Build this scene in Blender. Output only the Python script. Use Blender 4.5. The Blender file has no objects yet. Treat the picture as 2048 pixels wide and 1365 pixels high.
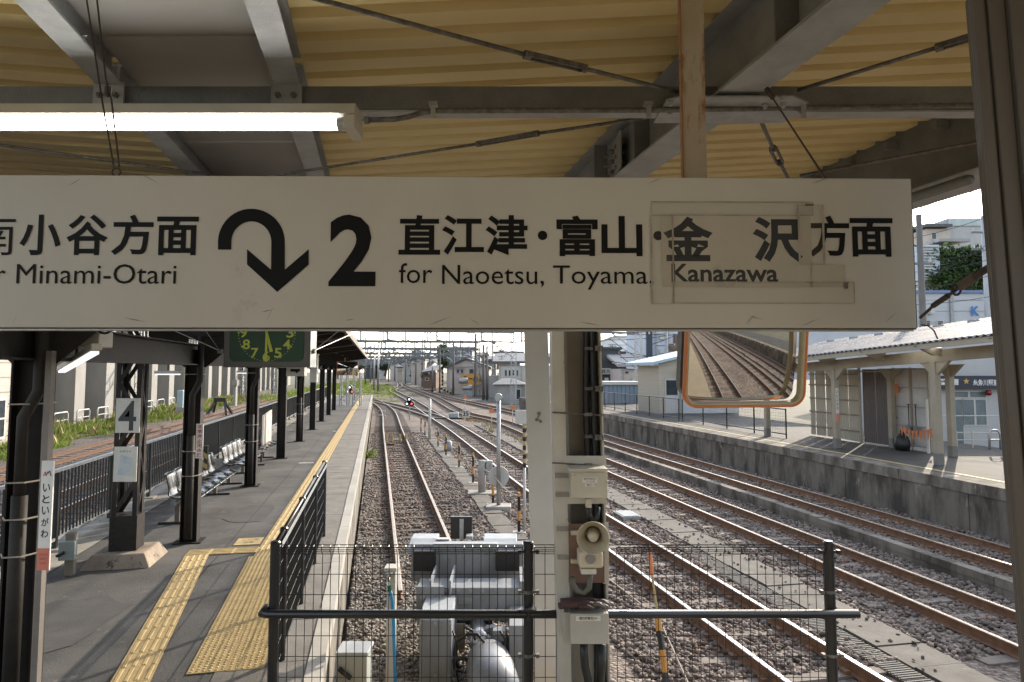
import bpy, math, random
import numpy as np
from mathutils import Matrix, Vector
random.seed(7)
rng = np.random.default_rng(7)
S = bpy.context.scene
COL = S.collection
V = Vector
# ------------------------------------------------------------------ camera
CAMH, FPX, PITCH = 2.45, 1365.0, math.radians(4.0)
PPX, PPY = 1024.0, 646.5
cam = bpy.data.cameras.new('camera')
cam.lens = 24.0; cam.sensor_width = 36.0; cam.sensor_fit = 'HORIZONTAL'
cam.shift_y = -(682.5 - PPY) / 2048.0
cam.clip_start = 0.05; cam.clip_end = 3000
camo = bpy.data.objects.new('camera', cam); COL.objects.link(camo)
camo.location = (0, 0, CAMH); camo.rotation_euler = (math.pi / 2 + PITCH, 0, 0)
S.camera = camo
# ------------------------------------------------------------------ sky, sun, exposure
SUN_AZ, SUN_EL = math.radians(34), math.radians(25)      # to the right of the view axis, above the horizon
wd = bpy.data.worlds.new('World'); S.world = wd; wd.use_nodes = True
nt = wd.node_tree; nt.nodes.clear()
sk = nt.nodes.new('ShaderNodeTexSky'); sk.sky_type = 'NISHITA'; sk.sun_disc = False
sk.sun_elevation = SUN_EL; sk.sun_rotation = SUN_AZ; sk.air_density = 1.0; sk.dust_density = 1.5; sk.ozone_density = 1.5
bg = nt.nodes.new('ShaderNodeBackground'); bg.inputs[1].default_value = 0.15
ow = nt.nodes.new('ShaderNodeOutputWorld')
wb = nt.nodes.new('ShaderNodeHueSaturation'); wb.inputs['Saturation'].default_value = .5      # hazy white sky
nt.links.new(sk.outputs[0], wb.inputs['Color']); nt.links.new(wb.outputs[0], bg.inputs[0]); nt.links.new(bg.outputs[0], ow.inputs[0])
sl = bpy.data.lights.new('sun', 'SUN'); sl.energy = 2.15; sl.angle = math.radians(0.53); sl.color = (1.0, 0.87, 0.7)
so = bpy.data.objects.new('sun', sl); COL.objects.link(so)
sd = V((math.sin(SUN_AZ) * math.cos(SUN_EL), math.cos(SUN_AZ) * math.cos(SUN_EL), math.sin(SUN_EL)))
so.rotation_euler = sd.to_track_quat('Z', 'Y').to_euler(); so.location = sd * 60
S.view_settings.view_transform = 'Standard'; S.view_settings.look = 'None'
S.view_settings.exposure = 1.6; S.view_settings.gamma = 1.0; S.view_settings.use_curve_mapping = False
S.cycles.max_bounces = 6; S.cycles.diffuse_bounces = 4; S.cycles.glossy_bounces = 3; S.cycles.transmission_bounces = 2; S.cycles.volume_bounces = 0; S.cycles.use_adaptive_sampling = False; S.cycles.sample_clamp_indirect = 6.0
S.cycles.caustics_reflective = False; S.cycles.caustics_refractive = False
S.cycles.use_denoising = True
# ------------------------------------------------------------------ geometry helpers
def ray(px, py):
    F = V((0, math.cos(PITCH), math.sin(PITCH))); U = V((0, -math.sin(PITCH), math.cos(PITCH)))
    return F * FPX + V((1, 0, 0)) * (px - PPX) + U * (PPY - py)
C0 = V((0, 0, CAMH))
def at(px, py, Y=None, z=None, l=None):
    d = ray(px, py)
    if Y is not None: t = Y / d.y
    elif z is not None: t = (z - CAMH) / d.z
    else: t = l / (d.x * TC + d.y * TS)
    return C0 + d * t
TH = math.radians(11.15); TC, TS = math.cos(TH), math.sin(TH)
PFM = Matrix(((TC, -TS, 0, 0), (TS, TC, 0, 0), (0, 0, 1, 0), (0, 0, 0, 1)))     # (lateral, along track, height) -> world
def W(l, s, z): return PFM @ V((l, s, z))
def toP(p): return V((p.x * TC + p.y * TS, -p.x * TS + p.y * TC, p.z))
def pl(px, py, z=0.0): return toP(at(px, py, z=z))
def frame(o, x, up):
    x = V(x).normalized(); up = V(up); z = x.cross(up).normalized(); y = z.cross(x)
    return Matrix(((x.x, y.x, z.x, o[0]), (x.y, y.y, z.y, o[1]), (x.z, y.z, z.z, o[2]), (0, 0, 0, 1)))
def wloc(o):
    p = V((0, 0, 0))
    while o is not None: p = p + o.location; o = o.parent
    return p
class MB:
    def __init__(s, M=None): s.v = []; s.f = []; s.mi = []; s.M = M
    def add(s, vs, fs, mi=0):
        b = len(s.v); s.v += [tuple(p) for p in vs]; s.f += [tuple(b + i for i in f) for f in fs]; s.mi += [mi] * len(fs); return s
    def box(s, x0, x1, y0, y1, z0, z1, mi=0):
        return s.add([(x0, y0, z0), (x1, y0, z0), (x1, y1, z0), (x0, y1, z0), (x0, y0, z1), (x1, y0, z1), (x1, y1, z1), (x0, y1, z1)],
                     [(3, 2, 1, 0), (4, 5, 6, 7), (0, 1, 5, 4), (1, 2, 6, 5), (2, 3, 7, 6), (3, 0, 4, 7)], mi)
    def bar(s, a, b, w, h, up=(0, 0, 1), mi=0):
        a, b = V(a), V(b); d = (b - a).normalized(); up = V(up)
        if abs(d.dot(up.normalized())) > 0.99: up = V((0, 1, 0))
        x = d.cross(up).normalized() * (w / 2); y = x.cross(d).normalized() * (h / 2)
        vs = []
        for p in (a, b): vs += [p - x - y, p + x - y, p + x + y, p - x + y]
        return s.add(vs, [(3, 2, 1, 0), (4, 5, 6, 7), (0, 1, 5, 4), (1, 2, 6, 5), (2, 3, 7, 6), (3, 0, 4, 7)], mi)
    def ibeam(s, a, b, w, h, t=0.012, up=(0, 0, 1), mi=0):
        a, b = V(a), V(b); d = (b - a).normalized(); up = V(up)
        if abs(d.dot(up)) > 0.99: up = V((0, 1, 0))
        x = d.cross(up).normalized(); y = x.cross(d).normalized()
        P = [(-w/2, -h/2), (w/2, -h/2), (w/2, -h/2+t), (t/2, -h/2+t), (t/2, h/2-t), (w/2, h/2-t), (w/2, h/2), (-w/2, h/2), (-w/2, h/2-t), (-t/2, h/2-t), (-t/2, -h/2+t), (-w/2, -h/2+t)]
        n = 12
        vs = [p + x * q[0] + y * q[1] for p in (a, b) for q in P]
        fs = [(i, (i + 1) % n, n + (i + 1) % n, n + i) for i in range(n)] + [tuple(range(n - 1, -1, -1)), tuple(range(n, 2 * n))]
        return s.add(vs, fs, mi)
    def tube(s, pts, r, n=8, mi=0, caps=True):
        pts = [V(p) for p in pts]; k = len(pts); vs = []; fs = []
        rr = r if isinstance(r, (list, tuple)) else [r] * k
        d0 = (pts[1] - pts[0]).normalized(); up = V((0, 0, 1)) if abs(d0.z) < 0.95 else V((0, 1, 0))
        x = d0.cross(up).normalized()
        for i, p in enumerate(pts):
            d = (pts[min(i + 1, k - 1)] - pts[max(i - 1, 0)]).normalized()
            x = (x - d * x.dot(d)).normalized(); y = d.cross(x)
            for j in range(n):
                a = 2 * math.pi * j / n; vs.append(p + (x * math.cos(a) + y * math.sin(a)) * rr[i])
        for i in range(k - 1):
            for j in range(n): fs.append((i*n+j, i*n+(j+1) % n, (i+1)*n+(j+1) % n, (i+1)*n+j))
        if caps: fs += [tuple(range(n - 1, -1, -1)), tuple(range((k - 1) * n, k * n))]
        return s.add(vs, fs, mi)
    def prism(s, poly, fr, d, mi=0):
        n = len(poly)
        vs = [fr @ V((p[0], p[1], 0)) for p in poly] + [fr @ V((p[0], p[1], d)) for p in poly]
        return s.add(vs, [tuple(range(n - 1, -1, -1)), tuple(range(n, 2 * n))] + [(i, (i + 1) % n, n + (i + 1) % n, n + i) for i in range(n)], mi)
    def lathe(s, prof, fr, n=20, mi=0):
        vs = []; fs = []; k = len(prof)
        for r, h in prof:
            for j in range(n):
                a = 2 * math.pi * j / n; vs.append(fr @ V((r * math.cos(a), r * math.sin(a), h)))
        for i in range(k - 1):
            for j in range(n): fs.append((i*n+j, i*n+(j+1) % n, (i+1)*n+(j+1) % n, (i+1)*n+j))
        return s.add(vs, fs, mi)
    def grid(s, rows, mi=0):
        n = len(rows[0]); vs = [p for r in rows for p in r]
        return s.add(vs, [(i*n+j, i*n+j+1, (i+1)*n+j+1, (i+1)*n+j) for i in range(len(rows)-1) for j in range(n-1)], mi)
    def mesh(s, name, mats, off=None, smooth=False):
        vs = s.v
        if s.M is not None: vs = [s.M @ V(p) for p in vs]
        if off is not None and off.length > 0: vs = [V(p) - off for p in vs]
        me = bpy.data.meshes.new(name); me.from_pydata([tuple(p) for p in vs], [], s.f)
        for m in (mats if isinstance(mats, (list, tuple)) else [mats]): me.materials.append(m)
        if any(s.mi): me.polygons.foreach_set('material_index', s.mi)
        if smooth: me.polygons.foreach_set('use_smooth', [True] * len(me.polygons))
        me.update(); return me
    def build(s, name, mats, parent=None, smooth=False, bevel=0, solid=0):
        me = s.mesh(name, mats, wloc(parent) if parent else None, smooth)
        o = bpy.data.objects.new(name, me); COL.objects.link(o); o.parent = parent
        if solid:
            md = o.modifiers.new('thick', 'SOLIDIFY'); md.thickness = solid; md.offset = 0
        if bevel:
            md = o.modifiers.new('edge', 'BEVEL'); md.width = bevel; md.segments = 2; md.limit_method = 'ANGLE'; md.angle_limit = math.radians(40)
        return o
def tag(o, label=None, cat=None, group=None, kind=None):
    if label: o['label'] = label
    if cat: o['category'] = cat
    if group: o['group'] = group
    if kind: o['kind'] = kind
    return o
def thing(name, label, cat, loc=(0, 0, 0), group=None):
    o = bpy.data.objects.new(name, None); COL.objects.link(o); o.location = loc; o.empty_display_size = 0.2
    return tag(o, label, cat, group)
def inst(name, me, parent, loc=(0, 0, 0), rz=0.0):
    o = bpy.data.objects.new(name, me); COL.objects.link(o); o.parent = parent; o.location = loc; o.rotation_euler = (0, 0, rz); return o
def dup(root, loc=None, rz=None, label=None):
    def cp(o, par):
        c = o.copy(); COL.objects.link(c); c.parent = par
        for ch in o.children: cp(ch, c)
        return c
    r = cp(root, None)
    if loc is not None: r.location = loc
    if rz is not None: r.rotation_euler = (0, 0, rz)
    if label: r['label'] = label
    return r
_tc = {}
def text_mesh(body, offset=0.0, spacing=1.0):
    k = (body, offset, spacing)
    if k in _tc: return _tc[k]
    c = bpy.data.curves.new('t', 'FONT'); c.body = body; c.offset = offset; c.space_character = spacing; c.resolution_u = 3; c.size = 1.0
    o = bpy.data.objects.new('t', c); COL.objects.link(o)
    m = o.to_mesh(); n = len(m.vertices); co = np.empty(n * 3); m.vertices.foreach_get('co', co); co = co.reshape(-1, 3)
    fs = [tuple(p.vertices) for p in m.polygons]
    o.to_mesh_clear(); bpy.data.objects.remove(o); bpy.data.curves.remove(c)
    _tc[k] = (co, fs); return _tc[k]
def text(body, mat_, fr, x0, x1, y0, y1, parent, offset=0.0, name='lettering', lift=0.002, keep=False, spacing=1.0):
    """flat printed lettering filling the box x0..x1, y0..y1 of the frame fr"""
    co, fs = text_mesh(body, offset, spacing)
    lo, hi = co.min(0), co.max(0)
    sx = (x1 - x0) / (hi[0] - lo[0]); sy = (y1 - y0) / (hi[1] - lo[1])
    if keep:
        k = min(sx, sy); cx, cy = (x0 + x1) / 2, (y0 + y1) / 2
        w, h = (hi[0] - lo[0]) * k, (hi[1] - lo[1]) * k; x0, y0, sx, sy = cx - w / 2, cy - h / 2, k, k
    m = MB(fr); m.add([((p[0] - lo[0]) * sx + x0, (p[1] - lo[1]) * sy + y0, lift) for p in co], fs)
    return m.build(name, mat_, parent)
# ------------------------------------------------------------------ materials
_mats = {}
def mat(name, c1, c2=None, scale=4.0, rough=0.7, metal=0.0, bump=0.0, bscale=40.0, spot=None, spot_scale=9.0, spot_amt=0.62, stretch=(1, 1, 1), island=0.0, detail=6.0, spec=0.5, c_lo=0.35, c_hi=0.68, coord='Object'):
    if name in _mats: return _mats[name]
    m = bpy.data.materials.new(name); m.use_nodes = True; t = m.node_tree; b = t.nodes['Principled BSDF']; L = t.links.new
    b.inputs['Roughness'].default_value = rough; b.inputs['Metallic'].default_value = metal; b.inputs['Specular IOR Level'].default_value = spec
    co = t.nodes.new('ShaderNodeTexCoord'); mp = t.nodes.new('ShaderNodeMapping'); mp.inputs['Scale'].default_value = stretch
    L(co.outputs[coord], mp.inputs[0])
    c2 = c2 or tuple(x * 0.82 for x in c1)
    nz = t.nodes.new('ShaderNodeTexNoise'); nz.inputs['Scale'].default_value = scale; nz.inputs['Detail'].default_value = detail; nz.inputs['Roughness'].default_value = 0.62
    L(mp.outputs[0], nz.inputs['Vector'])
    rp = t.nodes.new('ShaderNodeValToRGB'); rp.color_ramp.elements[0].position = c_lo; rp.color_ramp.elements[1].position = c_hi
    rp.color_ramp.elements[0].color = (*c2, 1); rp.color_ramp.elements[1].color = (*c1, 1)
    L(nz.outputs[0], rp.inputs[0]); out = rp.outputs[0]
    if spot:
        n2 = t.nodes.new('ShaderNodeTexNoise'); n2.inputs['Scale'].default_value = spot_scale; n2.inputs['Detail'].default_value = 8; n2.inputs['Roughness'].default_value = 0.7
        L(mp.outputs[0], n2.inputs['Vector'])
        r2 = t.nodes.new('ShaderNodeValToRGB'); r2.color_ramp.elements[0].position = spot_amt; r2.color_ramp.elements[1].position = min(1, spot_amt + 0.09)
        L(n2.outputs[0], r2.inputs[0])
        mx = t.nodes.new('ShaderNodeMix'); mx.data_type = 'RGBA'; L(r2.outputs[0], mx.inputs[0]); L(out, mx.inputs[6]); mx.inputs[7].default_value = (*spot, 1); out = mx.outputs[2]
    if island:
        ge = t.nodes.new('ShaderNodeNewGeometry'); mr = t.nodes.new('ShaderNodeMapRange'); mr.inputs[3].default_value = 1 - island; mr.inputs[4].default_value = 1 + island
        L(ge.outputs['Random Per Island'], mr.inputs[0])
        hs = t.nodes.new('ShaderNodeHueSaturation'); L(out, hs.inputs['Color']); L(mr.outputs[0], hs.inputs['Value']); out = hs.outputs[0]
    L(out, b.inputs['Base Color'])
    if bump:
        n3 = t.nodes.new('ShaderNodeTexNoise'); n3.inputs['Scale'].default_value = bscale; n3.inputs['Detail'].default_value = 5
        L(mp.outputs[0], n3.inputs['Vector'])
        bp = t.nodes.new('ShaderNodeBump'); bp.inputs['Strength'].default_value = bump; bp.inputs['Distance'].default_value = 0.02
        L(n3.outputs[0], bp.inputs['Height']); L(bp.outputs[0], b.inputs['Normal'])
    _mats[name] = m; return m
def emis(name, col, st):
    m = bpy.data.materials.new(name); m.use_nodes = True; b = m.node_tree.nodes['Principled BSDF']
    b.inputs['Base Color'].default_value = (*col, 1); b.inputs['Emission Color'].default_value = (*col, 1); b.inputs['Emission Strength'].default_value = st
    if st < 3: m.cycles.emission_sampling = 'NONE'
    return m
ASPH = mat('asphalt', (.112, .107, .099), (.048, .046, .043), .9, .85, bump=.35, bscale=60, spot=(.15, .145, .135), spot_scale=3.5, spot_amt=.6)
CONC = mat('concrete', (.34, .32, .28), (.22, .205, .18), 2.2, .85, bump=.25, bscale=30, spot=(.13, .12, .1), spot_scale=5, spot_amt=.6)
CONC_D = mat('stained_concrete', (.23, .205, .17), (.075, .066, .052), 1.8, .9, bump=.5, bscale=16, spot=(.36, .33, .27), spot_scale=3.4, spot_amt=.61, stretch=(1, 1, .4), c_lo=.4, c_hi=.6)
CONC_L = mat('pale_concrete', (.42, .4, .355), (.31, .29, .255), 1.2, .85, bump=.1)
SLAB = mat('paving_concrete', (.2, .185, .16), (.13, .12, .105), 3, .85, bump=.3, bscale=50, spot=(.26, .24, .2), spot_scale=7, spot_amt=.6)
TACT = mat('tactile_yellow', (.5, .365, .16), (.38, .28, .13), 4, .75, bump=.15, bscale=60, spot=(.24, .185, .11), spot_scale=5, spot_amt=.6, coord='Generated' if False else 'Object')
YLINE = mat('faded_yellow_paint', (.5, .37, .15), (.36, .28, .15), 6, .75)
def stony(name, cols, scale, bump=1.0, spot=None, spot_scale=.25):
    m = bpy.data.materials.new(name); m.use_nodes = True; t = m.node_tree; b = t.nodes['Principled BSDF']; L = t.links.new; b.inputs['Roughness'].default_value = .93
    co = t.nodes.new('ShaderNodeTexCoord'); vo = t.nodes.new('ShaderNodeTexVoronoi'); vo.inputs['Scale'].default_value = scale; L(co.outputs['Object'], vo.inputs['Vector'])
    sp = t.nodes.new('ShaderNodeSeparateColor'); L(vo.outputs['Color'], sp.inputs[0]); rp = t.nodes.new('ShaderNodeValToRGB'); e = rp.color_ramp.elements; e[0].color = (*cols[0], 1); e[1].color = (*cols[-1], 1)
    for k, c in enumerate(cols[1:-1]): q = e.new((k + 1) / (len(cols) - 1)); q.color = (*c, 1)
    L(sp.outputs[0], rp.inputs[0]); out = rp.outputs[0]
    nz = t.nodes.new('ShaderNodeTexNoise'); nz.inputs['Scale'].default_value = .8; nz.inputs['Detail'].default_value = 6; L(co.outputs['Object'], nz.inputs['Vector']); mr = t.nodes.new('ShaderNodeMapRange'); mr.inputs[1].default_value = .3; mr.inputs[2].default_value = .7; mr.inputs[3].default_value = .72; mr.inputs[4].default_value = 1.2; L(nz.outputs[0], mr.inputs[0])
    hs = t.nodes.new('ShaderNodeHueSaturation'); L(out, hs.inputs['Color']); L(mr.outputs[0], hs.inputs['Value']); out = hs.outputs[0]
    if spot:
        n2 = t.nodes.new('ShaderNodeTexNoise'); n2.inputs['Scale'].default_value = spot_scale; n2.inputs['Detail'].default_value = 9; L(co.outputs['Object'], n2.inputs['Vector']); r2 = t.nodes.new('ShaderNodeValToRGB'); r2.color_ramp.elements[0].position = .54; r2.color_ramp.elements[1].position = .64; L(n2.outputs[0], r2.inputs[0])
        mx = t.nodes.new('ShaderNodeMix'); mx.data_type = 'RGBA'; L(r2.outputs[0], mx.inputs[0]); L(out, mx.inputs[6]); mx.inputs[7].default_value = (*spot, 1); out = mx.outputs[2]
    L(out, b.inputs['Base Color']); bp = t.nodes.new('ShaderNodeBump'); bp.inputs['Strength'].default_value = bump; bp.inputs['Distance'].default_value = .6 / scale; bp.invert = True; L(vo.outputs['Distance'], bp.inputs['Height']); L(bp.outputs[0], b.inputs['Normal']); return m
BALL = stony('ballast_bed', [(.07, .056, .048), (.16, .125, .104), (.22, .175, .145), (.3, .25, .21)], 21)
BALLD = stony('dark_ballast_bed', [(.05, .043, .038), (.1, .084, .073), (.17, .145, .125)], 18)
BALLF = stony('far_ballast', [(.08, .066, .055), (.15, .122, .1), (.21, .175, .145)], 9, 1.0, (.17, .165, .075))
STONE = mat('ballast_stone', (.245, .198, .168), (.155, .125, .106), 4, .92, island=.55, bump=.2, bscale=90)
STONE_G = mat('grey_ballast_stone', (.34, .315, .275), (.22, .2, .18), 4, .92, island=.5, bump=.2, bscale=90)
RAILTOP = mat('rail_head_steel', (.5, .49, .47), (.36, .34, .32), 8, .3, metal=.9)
RUST = mat('rail_rust', (.25, .135, .075), (.15, .082, .048), 9, .85, bump=.2, bscale=60)
RAILDULL = mat('dull_rail_head', (.42, .36, .3), (.3, .25, .2), 8, .42, metal=.6)
RUSTO = mat('orange_rail_rust', (.18, .098, .062), (.11, .062, .042), 9, .85)
SLEEP = mat('concrete_sleeper', (.24, .21, .18), (.15, .12, .1), 5, .9, bump=.2)
WOOD_S = mat('timber_sleeper', (.13, .1, .075), (.07, .052, .04), 7, .9, bump=.4, stretch=(.2, 3, 3))
BROWN = mat('dark_brown_paint', (.034, .029, .026), (.022, .019, .017), 6, .65, spec=.25, bump=.08, bscale=25, spot=(.07, .055, .045), spot_scale=14, spot_amt=.68)
BLACKP = mat('black_fence_paint', (.014, .015, .016), (.009, .009, .01), 8, .35)
GREYST = mat('grey_painted_steel', (.36, .37, .38), (.26, .267, .273), 5, .5, bump=.25, bscale=130, spot=(.11, .108, .1), spot_scale=22, spot_amt=.66)
GREYDK = mat('dark_grey_painted_steel', (.18, .185, .188), (.125, .129, .132), 5, .5, bump=.3, bscale=130)
GALV = mat('galvanised_steel', (.42, .43, .43), (.3, .31, .31), 12, .42, metal=.6, bump=.1, bscale=60)
GALVR = mat('weathered_galvanised_rod', (.2, .19, .175), (.09, .083, .075), 30, .6, metal=.4, bump=.4, bscale=90, spot=(.13, .06, .03), spot_scale=20, spot_amt=.66)
BEIGE = mat('beige_roof_sheet', (.7, .575, .31), (.6, .485, .245), 1.3, .6, bump=.05, bscale=200, spot=(.2, .15, .08), spot_scale=55, spot_amt=.69)
BOARD = mat('grey_soffit_board', (.33, .32, .305), (.29, .28, .268), 2, .7, spot=(.2, .19, .17), spot_scale=25, spot_amt=.72)
SIGNW = mat('sign_white', (.56, .53, .475), (.49, .458, .4), 1.3, .45, stretch=(1, 1, .6), spot=(.41, .375, .315), spot_scale=5, spot_amt=.64, bump=.02, bscale=6)
INK = mat('black_lettering', (.006, .006, .006), None, 5, .6, spec=.2)
INK2 = mat('faded_black_lettering', (.02, .02, .021), None, 5, .5)
PAPER = mat('patch_paper', (.47, .425, .355), (.4, .36, .29), 3, .5, spot=(.31, .275, .215), spot_scale=5, spot_amt=.6)
CREAM = mat('cream_paint', (.5, .47, .41), (.43, .4, .34), 3, .5, spot=(.3, .24, .16), spot_scale=10, spot_amt=.68)
CREAMR = mat('cream_paint_rust_stained', (.5, .46, .38), (.42, .38, .3), 3, .55, spot=(.25, .13, .06), spot_scale=7, spot_amt=.6)
RUSTBAR = mat('rust_streaked_cream', (.42, .36, .27), (.3, .24, .165), 5, .6, spot=(.2, .08, .03), spot_scale=5, spot_amt=.5, stretch=(2, 2, .6))
WHITEP = mat('white_post_paint', (.54, .525, .49), (.48, .465, .43), 2, .5, spot=(.4, .38, .33), spot_scale=13, spot_amt=.72)
POSTBR = mat('taupe_frame_paint', (.11, .095, .08), (.095, .082, .07), 2, .45, bump=.03)
BLACKR = mat('black_rubber', (.012, .012, .012), None, 5, .5, bump=.1)
GREYM = mat('grey_machine_paint', (.29, .305, .32), (.21, .22, .228), 4, .55, spot=(.13, .11, .09), spot_scale=9, spot_amt=.62, stretch=(1, 1, .5))
CHROME = mat('silver_seat', (.1, .103, .106), (.075, .078, .08), 3, .22, metal=.9)
GLASS = mat('dark_window_glass', (.05, .06, .07), (.03, .035, .04), 2, .08)
ORANGE = mat('orange_paint', (.62, .2, .06), (.55, .17, .05), 4, .45)
ORANGE2 = mat('orange_band', (.6, .3, .06), (.5, .24, .05), 6, .6)
GREEN_G = mat('weed_green', (.21, .27, .05), (.12, .175, .03), 1.2, .8, island=.4)
LEAF = mat('tree_leaf', (.07, .115, .028), (.035, .065, .018), .8, .7, island=.5)
LEAFD = mat('dark_tree_leaf', (.045, .075, .028), (.025, .045, .018), .8, .7, island=.5)
BARK = mat('bark', (.1, .075, .055), None, 8, .9, bump=.5)
WIRE = mat('dark_wire', (.03, .03, .03), None, 5, .6)

ASPH2 = mat('shade_toned_asphalt', (.07, .067, .062), (.04, .038, .035), .9, .85, bump=.35, bscale=60, spot=(.11, .105, .097), spot_scale=3, spot_amt=.6)  # asphalt copy darkened so its colour carries the opposite platform's shade
CONC_W = mat('dark_stained_wall', (.17, .15, .122), (.055, .048, .039), 2.2, .9, bump=.5, bscale=16, spot=(.3, .27, .22), spot_scale=4.5, spot_amt=.6, stretch=(1, 1, .3), c_lo=.4, c_hi=.6)  # darker copy of the stained concrete, streaked downwards
def leafy(m, k=.5):
    t = m.node_tree; b = t.nodes['Principled BSDF']; o = t.nodes['Material Output']; tr = t.nodes.new('ShaderNodeBsdfTranslucent'); mx = t.nodes.new('ShaderNodeMixShader'); mx.inputs[0].default_value = k
    t.links.new(b.inputs['Base Color'].links[0].from_socket, tr.inputs[0]); t.links.new(b.outputs[0], mx.inputs[1]); t.links.new(tr.outputs[0], mx.inputs[2]); t.links.new(mx.outputs[0], o.inputs[0])
leafy(GREEN_G); leafy(LEAF, .4); leafy(LEAFD, .35)
# ================================================================== THE SETTING
RT = -0.92                  # rail head level; the platform surface is z = 0
BT = -1.085                 # ballast level between the rails
m = MB(); m.box(-900, 900, -300, 1600, -1.6, -1.3)
tag(m.build('ground', mat('earth', (.13, .115, .085), (.08, .07, .05), .6, .95, bump=.4, bscale=5, spot=(.1, .13, .04), spot_scale=.25, spot_amt=.52)), kind='structure')
m = MB(PFM); N = 60
m.box(-.36, 12.86, -70, 78, -1.32, BT - .012)
tag(m.build('ballast_bed', BALL), 'brown stone ballast bed under the running lines', kind='structure')
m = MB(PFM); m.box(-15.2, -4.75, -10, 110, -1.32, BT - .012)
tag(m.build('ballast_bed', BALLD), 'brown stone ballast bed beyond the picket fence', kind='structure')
m = MB(); g = [at(700, 800, z=-1.2), at(1120, 812, z=-1.2), at(850, 757, z=-1.2), at(770, 757, z=-1.2)]
a = W(-6, 78, -1.2); b = W(13.5, 78, -1.2); c = W(2, 330, -1.2); d = W(-20, 330, -1.2)
m.add([(p.x, p.y, BT - .02) for p in (a, b, c, d)], [(0, 1, 2, 3)])
tag(m.build('ballast_bed', BALLF), 'far ballast apron of the railway yard with points', kind='structure')
# --- platform
plat = MB(PFM); plat.box(-4.75, -1.27, -6, 72, -1.3, -.004); plat = tag(plat.build('platform', ASPH), kind='structure')
m = MB(PFM); m.box(-1.27, -.42, -6, 72, -1.3, -.03); m.build('platform_edge_wall', CONC_D, plat)
m = MB(PFM); m.box(-4.75, -3.9, -6, 72, -.004, 0.0); m.build('bare_concrete_margin', CONC, plat)
for i in range(52):                       # concrete paving slabs along the edge and their white coping
    s0 = 5.2 + i * 1.0
    m = MB(PFM); m.box(-1.262, -.545, s0 + .006, s0 + .994, -.03, .002 + random.uniform(-.002, .003)); m.build('paving_slab', SLAB, plat)
for i in range(33):
    s0 = 5.2 + i * 2.0; j = random.uniform(-.004, .004)
    m = MB(PFM); m.box(-.538 + j, -.40 + j, s0 + .005, s0 + 1.995, -.16, .012); m.build('coping_stone', CONC_L, plat)
# --- tactile paving
def bar_block():
    m = MB(); m.box(-.148, .148, -.148, .148, 0, .006)
    for k in range(4):
        x = -.1125 + k * .075
        m.add([(x - .018, -.135, .006), (x + .018, -.135, .006), (x + .018, .135, .006), (x - .018, .135, .006),
               (x - .011, -.128, .012), (x + .011, -.128, .012), (x + .011, .128, .012), (x - .011, .128, .012)],
              [(4, 5, 6, 7), (0, 1, 5, 4), (1, 2, 6, 5), (2, 3, 7, 6), (3, 0, 4, 7)])
    return m.mesh('tactile_bar_block', TACT)
def dot_block():
    m = MB(); m.box(-.148, .148, -.148, .148, 0, .006)
    for i in range(6):
        for k in range(6):
            x, y = -.12 + i * .048, -.12 + k * .048; a, b = .013, .007
            m.add([(x - a, y - a, .006), (x + a, y - a, .006), (x + a, y + a, .006), (x - a, y + a, .006), (x - b, y - b, .012), (x + b, y - b, .012), (x + b, y + b, .012), (x - b, y + b, .012)],
                  [(4, 5, 6, 7), (0, 1, 5, 4), (1, 2, 6, 5), (2, 3, 7, 6), (3, 0, 4, 7)])
    return m.mesh('tactile_dot_block', TACT)
bb, db = bar_block(), dot_block()
def block(me, name, l, s, rz=0.0):
    p = W(l, s, .001 + random.uniform(0, .0015)); return inst(name, me, plat, p, TH + rz)
for i in range(196): block(bb, 'tactile_bar_block', -1.42, 10.15 + i * .3)
NS, NE = V((-2.30, 9.75)), V((-1.78, 5.2)); nd = (NE - NS).normalized(); na = math.atan2(nd.x, -nd.y)
for i in range(17):
    p = NS + nd * (.3 * i); block(bb, 'tactile_bar_block', p.x, p.y, na)
for i in range(3): block(bb, 'tactile_bar_block', -2.32 + i * .3, 9.75 + .3, math.pi / 2)
for i in range(12):
    for k in range(2): block(db, 'tactile_dot_block', -1.47 + k * .3 + (i * .012), 9.55 - i * .3, na * .35)
block(db, 'tactile_dot_block', -1.42, 9.85)
m = MB(PFM); m.box(-1.95, -1.6, 10.35, 10.75, 0, .006); fp = m.build('floor_notice_plate', YLINE, plat)
text('この先', INK2, frame(W(-1.92, 10.38, .007), (TC, TS, 0), (-TS, TC, 0)), .04, .27, .2, .32, fp, lift=.001)
text('注意', INK2, frame(W(-1.92, 10.38, .007), (TC, TS, 0), (-TS, TC, 0)), .08, .22, .06, .16, fp, lift=.001)
PATCH = mat('asphalt_repair', (.075, .072, .068), (.05, .048, .046), 3, .9, bump=.3, bscale=70)
for (l, s_, a, b) in ((-3.0, 7.6, .55, .8), (-2.1, 12.6, .4, .9), (-3.3, 17.5, .5, 1.2), (-2.9, 23, .6, 1.0), (-1.9, 28, .3, 1.4)):
    m = MB(PFM); m.add([(l + a * math.cos(k * .45) * random.uniform(.8, 1.15), s_ + b * math.sin(k * .45) * random.uniform(.8, 1.15), .0015) for k in range(14)], [tuple(range(14))]); m.build('asphalt_patch', PATCH, plat)
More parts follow.
